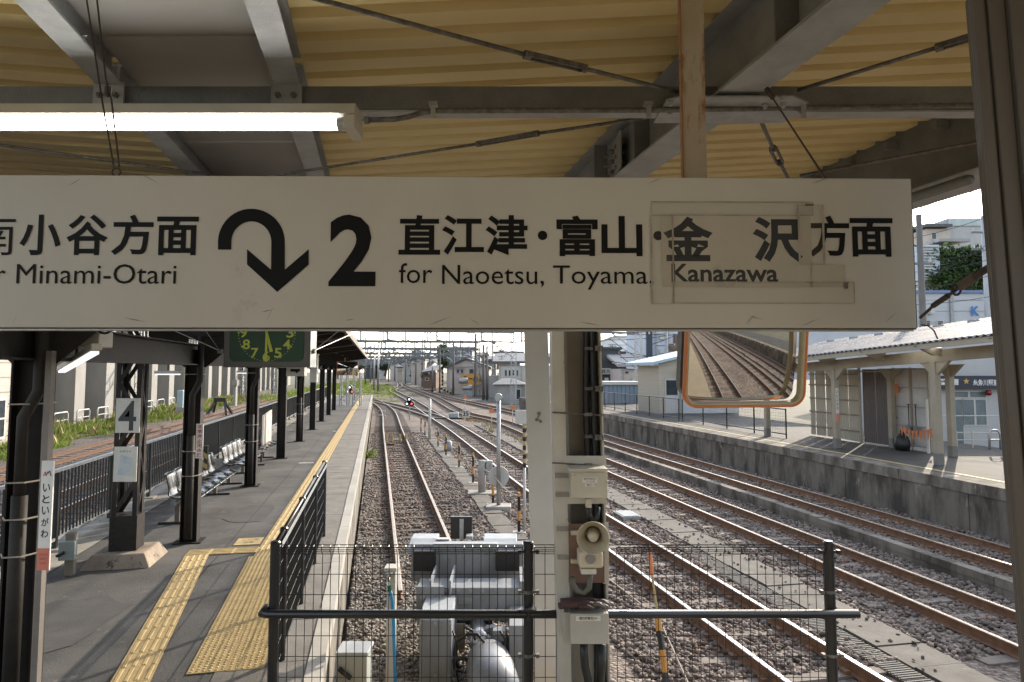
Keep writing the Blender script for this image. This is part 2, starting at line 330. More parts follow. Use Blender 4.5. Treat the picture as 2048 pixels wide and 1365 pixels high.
for (l0, s0, l1, s1) in ((-2.05, 5.2, -2.0, 30), (-3.88, 5.2, -3.86, 40)):
    m = MB(PFM); P = [(l0 + (l1 - l0) * k / 24 + random.uniform(-.012, .012), s0 + (s1 - s0) * k / 24 + random.uniform(-.012, .012)) for k in range(25)]; d = V((l1 - l0, s1 - s0)).normalized(); nn = (d.y * .006, -d.x * .006)
    m.grid([[(x - nn[0], y - nn[1], .0025), (x + nn[0], y + nn[1], .0025)] for x, y in P]); m.build('crack', mat('crack_dark', (.03, .029, .027), None, 5, .95), plat)
# thin white stencil marks on the asphalt
for (px, py) in ((612, 926), (690, 842), (676, 863)):
    p = pl(px, py, .002); m = MB(PFM); m.box(p.x - .2, p.x + .2, p.y - .12, p.y + .12, 0, .002)
    m.build('painted_mark', mat('worn_white_paint', (.4, .39, .37), (.2, .19, .18), 14, .8), plat)
# --- concourse floor at the head of the line, where the camera and its canopy stand, and an added unseen wall behind
CFL = mat('warm_concourse_floor', (.33, .285, .21), (.28, .24, .18), 1.5, .75)
m = MB(); q = [(-1.2, -40), (3.35, -40)]; q = [W(l, s, 0) for l, s in q]; q = [(p.x, p.y) for p in q] + [((3.35 - 5.42 * TS) / TC, 5.42), ((-1.0 - 5.42 * TS) / TC, 5.42)]
m.add([(x, y, z) for z in (-1.29, -.012) for x, y in q], [(3, 2, 1, 0), (4, 5, 6, 7), (0, 1, 5, 4), (1, 2, 6, 5), (2, 3, 7, 6), (3, 0, 4, 7)])
tag(m.build('concourse_floor', CFL), kind='structure')
st = thing('unseen_wall_block', 'cream station building wall closing off the platform behind the viewer', 'building', W(-2, -9, 0))  # unseen block, added behind the camera to keep sky light off the sign
m = MB(PFM); m.box(-5.2, 1.2, -40, -3.4, -.01, 3.66); m.build('wall', mat('added_cream_wall', (.66, .58, .42), (.58, .5, .35), .8, .8), st)
m = MB(PFM); m.box(-5.6, 1.6, -41, -7.6, 3.662, 3.9); m.build('roof', GREYST, st)
# --- tracks
RP = [(-.062, -.15), (.062, -.15), (.062, -.14), (.011, -.125), (.009, -.045), (.033, -.032), (.033, -.006), (.026, 0), (-.026, 0), (-.033, -.006), (-.033, -.032), (-.009, -.045), (-.011, -.125), (-.062, -.14)]
def smooth_path(pts, step):
    """Catmull-Rom through (l, s) points"""
    P = [V(p) for p in pts]; P = [P[0] * 2 - P[1]] + P + [P[-1] * 2 - P[-2]]; out = []
    for i in range(1, len(P) - 2):
        n = max(2, int((P[i + 1] - P[i]).length / step))
        for k in range(n):
            t = k / n; a, b, c, d = P[i - 1], P[i], P[i + 1], P[i + 2]
            out.append(.5 * ((2 * b) + (c - a) * t + (2 * a - 5 * b + 4 * c - d) * t * t + (3 * b - a - 3 * c + d) * t ** 3))
    out.append(P[-2]); return out
def rail(parent, path, off, rust, z=RT, top=None):
    m = MB(PFM); n = len(RP); vs = []; fs = []; mi = []
    for i, p in enumerate(path):
        d = (path[min(i + 1, len(path) - 1)] - path[max(i - 1, 0)]).normalized(); nx = V((d.y, -d.x))
        for q in RP: c = p + nx * (off + q[0]); vs.append((c.x, c.y, z + q[1]))
    for i in range(len(path) - 1):
        for j in range(n):
            fs.append((i*n+j, i*n+(j+1) % n, (i+1)*n+(j+1) % n, (i+1)*n+j)); mi.append(1 if j in (6, 7, 8) else 0)
    fs.append(tuple(range(n - 1, -1, -1))); mi.append(0)
    m.v = vs; m.f = fs; m.mi = mi; return m.build('rail', [rust, top or (RAILTOP if rust is not RUSTO else RUSTO)], parent)
def sleeper_mesh(name, mt, w=2.1):
    m = MB(); m.add([(-w/2, -.11, -.2), (w/2, -.11, -.2), (w/2, .11, -.2), (-w/2, .11, -.2), (-w/2, -.085, 0), (w/2, -.085, 0), (w/2, .085, 0), (-w/2, .085, 0)],
                    [(4, 5, 6, 7), (0, 1, 5, 4), (1, 2, 6, 5), (2, 3, 7, 6), (3, 0, 4, 7)])
    return m.mesh(name, mt)
SLM, SLW = sleeper_mesh('sleeper', SLEEP), sleeper_mesh('sleeper', WOOD_S)
def track(label, pts, rust=RUST, sl=SLM, near=(7, 45), wood=False, clips=True, step=.66, top=None):
    path = smooth_path(pts, 2.0)
    s0 = V(pts[0]); t = thing('railway_track', label, 'track', W(s0.x, s0.y, RT), 'railway tracks of the station yard')
    rail(t, path, -.5335, rust, RT, top); rail(t, path, .5335, rust, RT, top)
    # even spacing of sleepers
    acc = 0.0; far = MB(PFM); cl = MB(PFM); nxt = 0.0
    for i in range(len(path) - 1):
        a, b = path[i], path[i + 1]; L = (b - a).length
        while nxt <= acc + L:
            p = a + (b - a) * ((nxt - acc) / L); d = (b - a).normalized(); ang = math.atan2(-d.x, d.y)
            nxt += step
            if near[0] <= p.y <= near[1]:
                inst('sleeper', sl, t, W(p.x, p.y, RT - .146 + random.uniform(-.012, .006)) - wloc(t), TH + ang + random.uniform(-.01, .01))
                if clips and p.y < 30:
                    nx = V((d.y, -d.x))
                    for o in (-.5335, .5335):
                        for e in (-.085, .085):
                            c = p + nx * (o + e); cl.box(c.x - .035, c.x + .035, c.y - .05, c.y + .05, RT - .155, RT - .105)
            elif p.y < 170:
                nx = V((d.y, -d.x)); a1 = p - nx * 1.05; b1 = p + nx * 1.05
                far.bar((a1.x, a1.y, RT - .2), (b1.x, b1.y, RT - .2), .2, .09)
        acc += L
    if cl.v: tag(cl.build('rail_clip', RUST, t), kind='stuff')
    if far.v: tag(far.build('far_sleepers', SLEEP, t), kind='stuff')
    return t
def fp_(*pp): return [tuple(pl(x, y, RT).xy) for x, y in pp]
track('dead-end track beside the yellow-striped platform, ending at the grey buffer stop', [(.93, 10.9), (.93, 20), (.93, 40), (.93, 60)] + fp_((753, 803), (736, 795), (712, 789)), sl=SLW, near=(10, 45), clips=False, top=RAILDULL)
track('first through track from the dead-end track, bright rails passing behind the wire mesh', [(5.05, -60), (5.05, -20), (5.0, 0), (4.93, 10), (4.75, 20), (4.65, 40)] + fp_((865, 828), (820, 799), (799, 788), (786, 779), (800, 771), (795, 760)), near=(7, 45))
track('second through track, between the concrete walkway and the low kerb wall', [(8.6, -60), (8.45, -20), (8.35, 0), (8.3, 12), (8.2, 25), (8.3, 45)] + fp_((921, 822), (865, 793), (810, 772), (799, 761)), near=(9, 50), top=RAILDULL)
track('third through track, against the stained wall of the opposite platform', [(11.7, -60), (11.5, -20), (11.45, 0), (11.42, 15), (11.4, 30), (11.5, 50)] + fp_((958, 808), (884, 792), (838, 777)), near=(11, 55), top=RAILDULL)
track('crossover track linking the dead-end line with the first through track', fp_((884, 838), (850, 826), (790, 810), (740, 799), (715, 792)), near=(0, 0), clips=False)
track('far branch track curving off into the weeds behind the signal', fp_((690, 788), (716, 780), (748, 764), (765, 757)), near=(0, 0), clips=False)
track('rusty orange siding beyond the weeds and picket fence', [(-12.3, -4), (-12.3, 20), (-12.3, 60), (-12.0, 100), (-9, 140)], rust=RUSTO, near=(18, 50), sl=SLM, clips=False)
track('dark siding track close behind the picket fence', [(-8.1, -4), (-8.1, 20), (-8.1, 60), (-7.5, 100), (-5, 140)], near=(12, 45), sl=SLW, clips=False)
# --- walkways of concrete slabs between the lines
WSL = mat('walkway_slab', (.15, .137, .118), (.09, .081, .07), 2.5, .9, bump=.3, bscale=40, spot=(.26, .235, .2), spot_scale=6, spot_amt=.62)
wk = MB(PFM); wk.box(6.18, 7.0, -60, 60, -1.31, -1.10); wk = tag(wk.build('trackside_path', CONC_D), kind='structure')
for i in range(62):
    s0 = 6.0 + i * .62; m = MB(PFM); m.box(6.26 + random.uniform(-.02, .02), 6.92 + random.uniform(-.02, .02), s0 + .008, s0 + .61, -1.1, -1.035 + random.uniform(-.012, .008)); m.build('cover_slab', WSL, wk)
for i in range(14):
    s0 = 6.0 + i * .5; m = MB(PFM); m.box(5.9, 6.235, s0 + .01, s0 + .49, -1.1, -1.06)
    for k in range(9): m.box(5.91, 6.225, s0 + .03 + k * .052, s0 + .055 + k * .052, -1.06, -1.05)
    m.build('rubber_mat', mat('dark_rubber_mat', (.11, .105, .095), None, 9, .8), wk)
m = MB(PFM); m.box(5.75, 6.2, 15.6, 16.3, -1.1, -1.0)
for k in range(10): m.box(5.78, 6.17, 15.63 + k * .066, 15.67 + k * .066, -1.0, -.985)
m.build('drain_grating', GALV, wk)
wk2 = MB(PFM); wk2.box(2.62, 3.12, 9, 42, -1.31, -1.12); wk2 = tag(wk2.build('trackside_path', CONC_D), kind='structure')
for i in range(46):
    s0 = 9.4 + i * .68; m = MB(PFM); m.box(2.62 + random.uniform(-.03, .03), 3.12 + random.uniform(-.03, .03), s0 + .01, s0 + .67, -1.12, -1.055 + random.uniform(-.012, .012)); m.build('cover_slab', WSL, wk2)
kw = MB(PFM); kw.box(9.76, 9.93, -60, 46, -1.31, -.98); kw = tag(kw.build('kerb_wall', CONC_D, None), kind='structure')
for i in range(24):
    s0 = 8 + i * 1.5; m = MB(PFM); m.box(9.745, 9.945, s0 + .01, s0 + 1.49, -.98, -.84 + random.uniform(-.012, .012)); m.build('kerb_stone', CONC_D, kw)
# --- ballast stones, real geometry where they can be told apart
def ico():
    t = (1 + 5 ** .5) / 2
    v = np.array([(-1, t, 0), (1, t, 0), (-1, -t, 0), (1, -t, 0), (0, -1, t), (0, 1, t), (0, -1, -t), (0, 1, -t), (t, 0, -1), (t, 0, 1), (-t, 0, -1), (-t, 0, 1)], float)
    v /= np.linalg.norm(v[0])
    f = np.array([(0, 11, 5), (0, 5, 1), (0, 1, 7), (0, 7, 10), (0, 10, 11), (1, 5, 9), (5, 11, 4), (11, 10, 2), (10, 7, 6), (7, 1, 8), (3, 9, 4), (3, 4, 2), (3, 2, 6), (3, 6, 8), (3, 8, 9), (4, 9, 5), (2, 4, 11), (6, 2, 10), (8, 6, 7), (9, 8, 1)])
    return v, f
IV, IF = ico()
def stones(name, label, ls, mt, size=(.022, .042), zf=None):
    n = len(ls); r = rng.uniform(*size, n)
    sc = r[:, None] * rng.uniform(.6, 1.25, (n, 3)); sc[:, 2] *= .75
    vv = IV[None] * rng.uniform(.72, 1.2, (n, 12, 1)) * sc[:, None, :]
    a = rng.uniform(0, 6.283, n); b = rng.uniform(-.7, .7, n)
    ca, sa, cb, sb = np.cos(a), np.sin(a), np.cos(b), np.sin(b)
    y = vv[..., 1] * cb[:, None] - vv[..., 2] * sb[:, None]; z = vv[..., 1] * sb[:, None] + vv[..., 2] * cb[:, None]; x = vv[..., 0]
    X = x * ca[:, None] - y * sa[:, None] + ls[:, 0:1]; Y = x * sa[:, None] + y * ca[:, None] + ls[:, 1:2]
    Z = z + ls[:, 2:3] + r[:, None] * .15
    co = np.stack([X * TC - Y * TS, X * TS + Y * TC, Z], -1).reshape(-1, 3)
    fs = (IF[None] + (np.arange(n) * 12)[:, None, None]).reshape(-1)
    me = bpy.data.meshes.new(name); me.vertices.add(len(co)); me.vertices.foreach_set('co', co.ravel())
    nf = n * 20; me.loops.add(nf * 3); me.loops.foreach_set('vertex_index', fs.astype(np.int32)); me.polygons.add(nf)
    me.polygons.foreach_set('loop_start', np.arange(0, nf * 3, 3, dtype=np.int32)); me.update(calc_edges=True); me.validate()
    me.materials.append(mt); o = bpy.data.objects.new(name, me); COL.objects.link(o); return tag(o, label, None, kind='stuff')
def scatter(l0, l1, s0, s1, dens, avoid=()):
    n = int((l1 - l0) * (s1 - s0) * dens); p = np.stack([rng.uniform(l0, l1, n), rng.uniform(s0, s1, n), np.full(n, BT - .008)], 1)
    x = p[:, 0] * TC - p[:, 1] * TS; y = p[:, 0] * TS + p[:, 1] * TC
    ok = (np.abs(x / y) < .80)
    for a, b in avoid: ok &= ~((p[:, 0] > a) & (p[:, 0] < b))
    p = p[ok]; p[:, 2] += rng.uniform(-.02, .02, len(p)) + .012 * np.sin(p[:, 0] * 5) * np.sin(p[:, 1] * 3)
    return p
AV = ((6.3, 6.88), (9.74, 9.95), (2.68, 3.06))
stones('ballast_stones', 'brown ballast stones between the running lines', np.concatenate([scatter(1.6, 12.8, 7.4, 15, 360, AV), scatter(-.3, 12.8, 15, 24, 190, AV), scatter(-.3, 12.8, 24, 40, 60, AV)]), STONE, (.026, .05))
stones('ballast_stones', 'grey ballast stones beside the platform edge and buffer stop', np.concatenate([scatter(-.36, 2.5, 7.2, 15, 420, ()), scatter(-.36, .4, 15, 24, 150)]), STONE_G, (.02, .038))
def along(ls, s0, s1, n, w=.2):
    c = rng.choice(np.array(ls), n) + rng.choice([-.5335, .5335], n); return np.stack([c + rng.normal(0, w, n), rng.uniform(s0, s1, n), np.full(n, BT - .004) + rng.uniform(-.02, .012, n)], 1)
stones('ballast_stones', 'rust-stained ballast stones along the rails', np.concatenate([along((4.88, 8.3, 11.42), 8, 18, 5200), along((.93, 4.75, 8.25, 11.4), 14, 32, 5000)]), mat('rusty_ballast_stone', (.25, .15, .1), (.15, .09, .062), 4, .92, island=.5), (.024, .046))
stones('ballast_stones', 'stray stones lying on the walkway slabs', np.stack([rng.uniform(6.2, 7.0, 160), rng.uniform(7, 26, 160), np.full(160, -1.03)], 1), STONE, (.018, .036))
p_ = scatter(-11.6, -5, 12, 30, 70); stones('ballast_stones', 'dark ballast stones behind the picket fence', p_, STONE, (.03, .05))
# ================================================================== CANOPY OVER THE VIEWER
can = thing('platform_canopy', 'beige ribbed canopy roof on grey steel beams over the sign', 'canopy', (0.46, 5.3, 0))
def xl(l, y): return (l - y * TS) / TC
def rib_sheet(lA, lB, k, ref, z0, y0, y1, pitch=.205):
    m = MB(); rows = []; y = y0
    while y < y1:
        for dy, dz in ((0, 0), (.118, 0), (.124, .006), (.140, .052), (.146, .057), (.186, .057), (.192, .052)):
            yy = y + dy; a, b = xl(lA, yy), xl(lB, yy); r = []
            for i in range(7):
                x = a + (b - a) * i / 6; r.append((x, yy, z0 + k * abs(x - xl(ref, yy)) + dz + .002 * math.sin(x * 9 + y * 7)))
            rows.append(r)
        y += pitch
    m.grid(rows); return m
rib_sheet(-.52, 3.72, .05, -.5, 3.955, -7.0, 7.4).build('roof_sheet', BEIGE, can, solid=.002)
rib_sheet(-4.4, -1.18, .075, -1.2, 3.955, -7.0, 7.4).build('roof_sheet', BEIGE, can, solid=.002)
for y0, y1 in ((-6.9, -4.2), (-4.17, -1.5), (-1.47, 1.27), (1.3, 2.93), (2.96, 4.33), (4.36, 5.8), (5.83, 7.3)):
    m = MB(); q = [(xl(-1.24, y0), y0), (xl(-.44, y0), y0), (xl(-.44, y1), y1), (xl(-1.24, y1), y1)]
    m.add([(x, y, z) for z in (3.935, 3.95) for x, y in q], [(3, 2, 1, 0), (4, 5, 6, 7), (0, 1, 5, 4), (1, 2, 6, 5), (2, 3, 7, 6), (3, 0, 4, 7)])
    m.bar((xl(-1.2, y1), y1 + .012, 3.93), (xl(-.48, y1), y1 + .012, 3.93), .03, .012); m.build('soffit_board', BOARD, can)
for l in (-1.27, -.44):
    for y0, y1 in ((-7, 3.17), (3.27, 7.4)):
        m = MB(); m.ibeam((xl(l, y0), y0, 3.885), (xl(l, y1), y1, 3.885), .12, .15, .012); b_ = m.build('rafter', GREYST, can)
    m = MB(); x = xl(l, 3.18); m.box(x - .07, x + .075, 3.16, 3.172, 3.715, 3.83); pn = m.build('bolt_plate', GREYST, can)
    for dx in (-.035, .04):
        m = MB(); m.lathe([(0, .022), (.009, .022), (.009, .012), (.015, .012), (.015, 0)], frame((x + dx, 3.16, 3.755), (1, 0, 0), (0, 0, 1)), 6); m.build('bolt', GALVR, pn)
m = MB(); m.box(xl(-.33, 3), xl(-.33, 3) + .02, 1.2, 3.1, 3.8, 3.96); 
# cross beam (channel) and the main girder with its gusset
m = MB(); m.box(-4, 2.95, 3.19, 3.2, 3.70, 3.812); m.box(-4, 2.95, 3.2, 3.26, 3.70, 3.71); m.box(-4, 2.95, 3.2, 3.26, 3.802, 3.812); m.build('cross_beam', GREYDK, can)
m = MB(); m.box(-4, 2.95, 3.178, 3.262, 3.682, 3.692); m.build('beam_flange', GREYST, can)
m = MB(); a, b = (xl(1.59, -7), -7, 3.88), (xl(1.59, 7.4), 7.4, 3.88); m.ibeam(a, b, .2, .36, .014); m.build('girder', GREYST, can)
for y in (2.55, 4.0, 4.75):
    m = MB(); x = xl(1.59, y); m.box(x - .1, x + .1, y, y + .012, 3.715, 4.045); m.build('stiffener', GREYDK, can)
m = MB(); x0 = xl(1.59, 4.55); m.box(x0 - .03, x0 - .018, 4.3, 4.8, 3.75, 4.0, 0); spl = m.build('splice_plate', GREYST, can)
for yy in (4.36, 4.46, 4.56, 4.66):
    for zz in (3.8, 3.87, 3.94):
        m = MB(); m.lathe([(0, .03), (.012, .03), (.016, .012), (.016, 0)], frame((x0 - .03 - (yy - 4.55) * 0.197, yy, zz), (0, -1, 0), (0, 0, 1)), 6); m.build('bolt', GREYDK, spl)
g0 = at(1320, 200, Y=3.15); g1 = at(1592, 200, Y=3.15)
m = MB(); m.prism([(g0.x, 3.02), (g0.x + .06, 2.98), (g1.x - .08, 2.98), (g1.x, 3.04), (g1.x, 3.3), (g0.x, 3.3)], frame((0, 0, 3.672), (1, 0, 0), (0, 1, 0)), .008); gp = m.build('gusset_plate', GALV, can)
for px, py in ((1530, 210), (1565, 195), (1566, 208), (1340, 205), (1340, 222)):
    p = at(px, py, z=3.67); m = MB(); m.lathe([(0, .02), (.01, .02), (.01, .01), (.015, .01), (.015, 0)], frame((p.x, p.y, 3.672), (1, 0, 0), (0, -1, 0)), 6); m.build('bolt', GREYST, gp)
# eave fascia on the far side and the flange with its pipe
m = MB(PFM); m.box(3.70, 3.74, -6, 9.2, 3.70, 4.34); m.build('fascia', GREYDK, can)
m = MB(PFM); m.box(3.60, 4.02, -6, 9.2, 3.685, 3.699); m.build('eave_flange', GREYST, can)
for i in range(16):
    s0 = 2 + i * .45; m = MB(PFM); m.bar((3.6, s0, 4.08), (3.7, s0, 4.08), .05, .05); m.build('purlin_cleat', GREYDK, can)
m = MB(PFM); m.tube([(3.66, 3.6, 3.66), (3.66, 5.0, 3.66), (3.68, 5.3, 3.64), (3.72, 5.7, 3.52), (3.75, 7.5, 3.45)], .035, 10); m.build('rain_pipe', GREYDK, can, smooth=True)
# brace rods
def rod(pa, ta, tb, pb, r=.0095, z=3.72):
    a, c, d, b = [at(*p, z=z) for p in (pa, ta, tb, pb)]
    m = MB(); m.tube([a, c], r, 8); m.tube([d, b], r, 8); o = m.build('brace_rod', GALVR, can, smooth=True)
    u = (d - c).normalized(); m = MB()
    m.tube([c - u * .015, c + u * .012], r * 2.0, 8); m.tube([d - u * .012, d + u * .015], r * 2.0, 8)
    s = u.cross(V((0, 0, 1))).normalized() * (r * 1.55)
    for q in (s, -s): m.bar(c + q, d + q, r * .9, r * 2.2)
    m.build('turnbuckle', GALVR, o)
rod((610, -8), (1055, 111), (1166, 137), (1362, 186)); rod((540, 353), (958, 288), (1072, 268), (1292, 236), .009)
rod((1596, 181), (1880, 94), (1990, 60), (2060, 40)); rod((1518, 234), (1546, 298), (1560, 326), (1580, 365), .011)
m = MB(); m.tube([at(-60, 282, z=3.72), at(420, 350, z=3.72)], .009, 8); m.build('brace_rod', GALVR, can, smooth=True)
m = MB(); m.tube([at(1600, 352, z=3.78), at(1990, 278, z=3.78)], .011, 8); m.build('brace_rod', GALVR, can, smooth=True)
# conduit
cd_ = thing('conduit_pipe', 'weathered steel conduit clipped under the cross beam from the lamp', 'pipe', at(730, 240, Y=3.1))
m = MB(); m.tube([at(733, 241, Y=3.1), at(790, 239, Y=3.1), at(815, 235, Y=3.1), at(840, 227, Y=3.1), at(870, 222, Y=3.1), at(1300, 221, Y=3.1), at(1960, 211, Y=3.1)], .0125, 10); m.build('pipe', GALVR, cd_, smooth=True)
m = MB(); m.tube([at(729, 241, Y=3.1), at(738, 241, Y=3.1)], .019, 8); m.tube([at(718, 226, Y=3.1), at(722, 240, Y=3.1), at(730, 241, Y=3.1)], .005, 6); m.build('gland', GREYDK, cd_)
for px in (867, 1296, 1604):
    p = at(px, 216, Y=3.1); m = MB(); m.box(p.x - .02, p.x + .02, 3.075, 3.12, p.z + .008, p.z + .022); m.box(p.x - .011, p.x + .011, 3.082, 3.088, p.z - .055, p.z + .01)
    m.tube([p + V((-.008, 0, -.012)), p + V((.008, 0, -.012))], .018, 10); m.build('clamp', GALV, cd_)
# lamp
la = thing('fluorescent_lamp', 'lit fluorescent tube lamp in a cream batten above the sign', 'lamp', at(300, 240, Y=2.9))
a, b = at(-320, 214, Y=2.9), at(716, 216, Y=2.9); c = at(716, 268, Y=2.9)
m = MB(); m.add([(a.x, 2.86, a.z), (b.x, 2.86, a.z), (b.x, 2.98, a.z), (a.x, 2.98, a.z), (a.x, 2.84, a.z - .052), (b.x, 2.84, a.z - .052), (b.x, 3.0, a.z - .052), (a.x, 3.0, a.z - .052)],
               [(0, 1, 2, 3), (7, 6, 5, 4), (4, 5, 1, 0), (5, 6, 2, 1), (6, 7, 3, 2), (7, 4, 0, 3)]); m.build('batten', CREAM, la, bevel=.004)
p0, p1 = at(-300, 250, Y=2.87), at(691, 252, Y=2.87)
m = MB(); m.tube([(p0.x, 2.86, p0.z), (p1.x, 2.86, p0.z)], .027, 14); TUBE = m.build('tube', emis('fluorescent_glow', (1.0, .98, .92), 7.0), la, smooth=True)
m = MB(); m.tube([(p1.x - .03, 2.86, p0.z), (p1.x + .002, 2.86, p0.z)], .0285, 14); m.build('tube_end_cap', GALV, la)
m = MB(); m.box(p1.x + .002, p1.x + .05, 2.825, 2.99, p0.z - .03, p0.z + .03); m.build('lamp_holder', CREAM, la, bevel=.003)
# ------------------------------------------------------------------ the direction sign
A, B = at(0, 500, Y=1.88), at(1826, 500, Y=1.917)
SX = V((B.x - A.x, B.y - A.y, 0)).normalized(); SO = V((B.x, B.y, 0)); SFR = frame(SO, SX, (0, 0, 1)); SFI = SFR.inverted()
SN = V((SFR[0][2], SFR[1][2], SFR[2][2]))
def sg(px, py):
    d = ray(px, py); t = (SO - C0).dot(SN) / d.dot(SN); return SFI @ (C0 + d * t)
zt, zb = sg(900, 354).y, sg(900, 656).y; xr = sg(1827, 500).x; xL = sg(-700, 500).x
sign = thing('direction_sign', 'long off-white hanging platform sign reading 2 with black lettering', 'sign', SFR @ V((xr, zb, 0)))
def sgbox(name, x0, x1, y0, y1, zz0, zz1, mt, par=None, bevel=0):
    m = MB(SFR); m.add([(x0, y0, zz0), (x1, y0, zz0), (x1, y1, zz0), (x0, y1, zz0), (x0, y0, zz1), (x1, y0, zz1), (x1, y1, zz1), (x0, y1, zz1)],
                       [(3, 2, 1, 0), (4, 5, 6, 7), (0, 1, 5, 4), (1, 2, 6, 5), (2, 3, 7, 6), (3, 0, 4, 7)]); return m.build(name, mt, par or sign, bevel=bevel)
sgbox('panel', xL, xr, zb, zt, -.05, 0, SIGNW, bevel=.002)
sgbox('lower_rail', xL, xr - .005, zb - .0075, zb - .0035, -.045, -.006, GALV); sgbox('lower_lip', xL, xr, zb - .0035, zb - .0005, -.05, -.002, mat('sign_edge_grime', (.1, .075, .05), (.04, .03, .025), 30, .7))
sgbox('end_cap', xr + .0004, xr + .0025, zb, zt, -.049, -.001, GREYDK)
def st(body, x0, x1, y0, y1, off=.0, mt=INK, lift=.0015, name='lettering'):
    a, b = sg(x0, y1), sg(x1, y0); return text(body, mt, SFR, a.x, b.x, a.y, b.y, sign, off, name, lift)
for ch, cx in zip('南小谷方面', (-10, 81.5, 175, 265.5, 355.5)): st(ch, cx - 43, cx + 43, 430 if ch != '面' else 434, 511, 0.0 if ch == '南' else .022)
st('Minami-Otari', 33, 354, 529, 568, .0); st('for', -56, 13, 528, 568, .0)
for ch, x0, x1, y0, y1 in (('直', 797, 881, 431, 510), ('江', 884, 968, 431, 510), ('津', 971, 1055, 431, 511), ('富', 1113, 1195, 432, 513), ('山', 1203, 1284, 433, 513), ('方', 1618, 1697, 432, 514), ('面', 1701, 1784, 437, 514)):
    st(ch, x0, x1, y0, y1, .024)
st('for', 798, 865, 527, 567, .0); st('Naoetsu,', 884, 1088, 531, 575, .0); st('Toyama,', 1106, 1306, 532, 580, .0)
def disc(px, py, r):
    c, e = sg(px, py), sg(px + r, py); q = e.x - c.x; m = MB(SFR); m.add([(c.x + q * math.cos(a * .2618), c.y + q * math.sin(a * .2618), .0015) for a in range(24)], [tuple(range(24))]); m.build('lettering', INK, sign)
disc(1085, 471.5, 9.5); disc(1316, 472, 9.5)
# figure 2 and the turning arrow as outlines of constant stroke
st('2', 657, 753, 430, 573, .03)
def zz(x, y): return (x / 2.926, 340 + y / 2.926)
L = []; cx, cy, ro, ri = 1472.5, 425, 195.5, 117
for i in range(25):
    a = math.pi - math.pi * i / 24; L.append((cx + ro * math.cos(a), cy - ro * 1.005 * math.sin(a)))
outer = [(1277, 468)] + L + [(1668, 585), (1808, 465), (1808, 555), (1624, 716), (1447, 555), (1447, 465), (1587, 585)]
inner = [(cx + ri * math.cos(math.pi * i / 24), cy - ri * 1.04 * math.sin(math.pi * i / 24)) for i in range(25)] + [(1355, 468)]
poly = [sg(*zz(*p)) for p in outer + inner]
m = MB(SFR)
n = len(poly); half = [sg(*zz(*p)) for p in L]; hin = [sg(*zz(*p)) for p in inner[:25]][::-1]
for i in range(24): m.add([(p.x, p.y, .0015) for p in (half[i], half[i + 1], hin[i + 1], hin[i])], [(3, 2, 1, 0)])
def pg(*pts): m.add([(q.x, q.y, .0015) for q in [sg(*zz(*p)) for p in pts]], [tuple(range(len(pts) - 1, -1, -1))])
pg((1277, 425), (1355.5, 425), (1355, 468), (1277, 468)); pg((1589.5, 425), (1668, 425), (1668, 585), (1626, 622), (1587, 585))
pg((1447, 465), (1587, 585), (1626, 622), (1624, 716), (1447, 555)); pg((1808, 465), (1808, 555), (1624, 716), (1626, 622), (1668, 585))
m.build('arrow', INK, sign)
# pasted correction with clear tape
def z6(x, y): return (1250 + x / 2.566, 340 + y / 2.566)
def patch(name, x0, y0, x1, y1, mt, lift, th=.0006, par=None):
    a, b = sg(*z6(x0, y1)), sg(*z6(x1, y0)); return sgbox(name, a.x, b.x, a.y, b.y, lift, lift + th, mt, par)
pp = patch('correction_paper', 190, 234, 950, 603, PAPER, .0016); patch('correction_paper', 951, 488, 1128, 603, PAPER, .0016)
def st6(body, x0, x1, y0, y1, off): a, b = z6(x0, y0), z6(x1, y1); return st(body, a[0], b[0], a[1], b[1], off, INK2, .0026)
st6('金', 197, 447, 242, 470, .034); st6('沢', 657, 905, 244, 474, .034); st6('Kanazawa', 238, 782, 484, 578, .02)
TAPE = bpy.data.materials.new('clear_tape'); TAPE.use_nodes = True; b_ = TAPE.node_tree.nodes['Principled BSDF']
b_.inputs['Base Color'].default_value = (.4, .33, .22, 1); b_.inputs['Roughness'].default_value = .22; b_.inputs['Alpha'].default_value = .05
EDGE = mat('tape_edge_dirt', (.22, .19, .15), (.4, .36, .3), 18, .8)
for i, (x0, y0, x1, y1) in enumerate(((133, 166, 962, 236), (134, 237, 246, 690), (247, 576, 1172, 686), (888, 182, 1014, 488))):
    lf = .0032 + i * .0007; t_ = patch('clear_tape', x0, y0, x1, y1, TAPE, lf, .0003)
    for (u0, v0, u1, v1) in ((x0, y0, x1, y0 + 1.5), (x0, y1 - 1.5, x1, y1), (x0, y0, x0 + 1.3, y1), (x1 - 1.3, y0, x1, y1)): patch('tape_edge', u0, v0, u1, v1, EDGE, lf + .0004, .0002, t_)
for (x0, y0, x1, y1) in ((920, 178, 964, 188), (1120, 578, 1138, 612)): patch('grime', x0, y0, x1, y1, mat('grime_black', (.06, .05, .04), (.2, .17, .13), 60, .8), .0062, .0002)
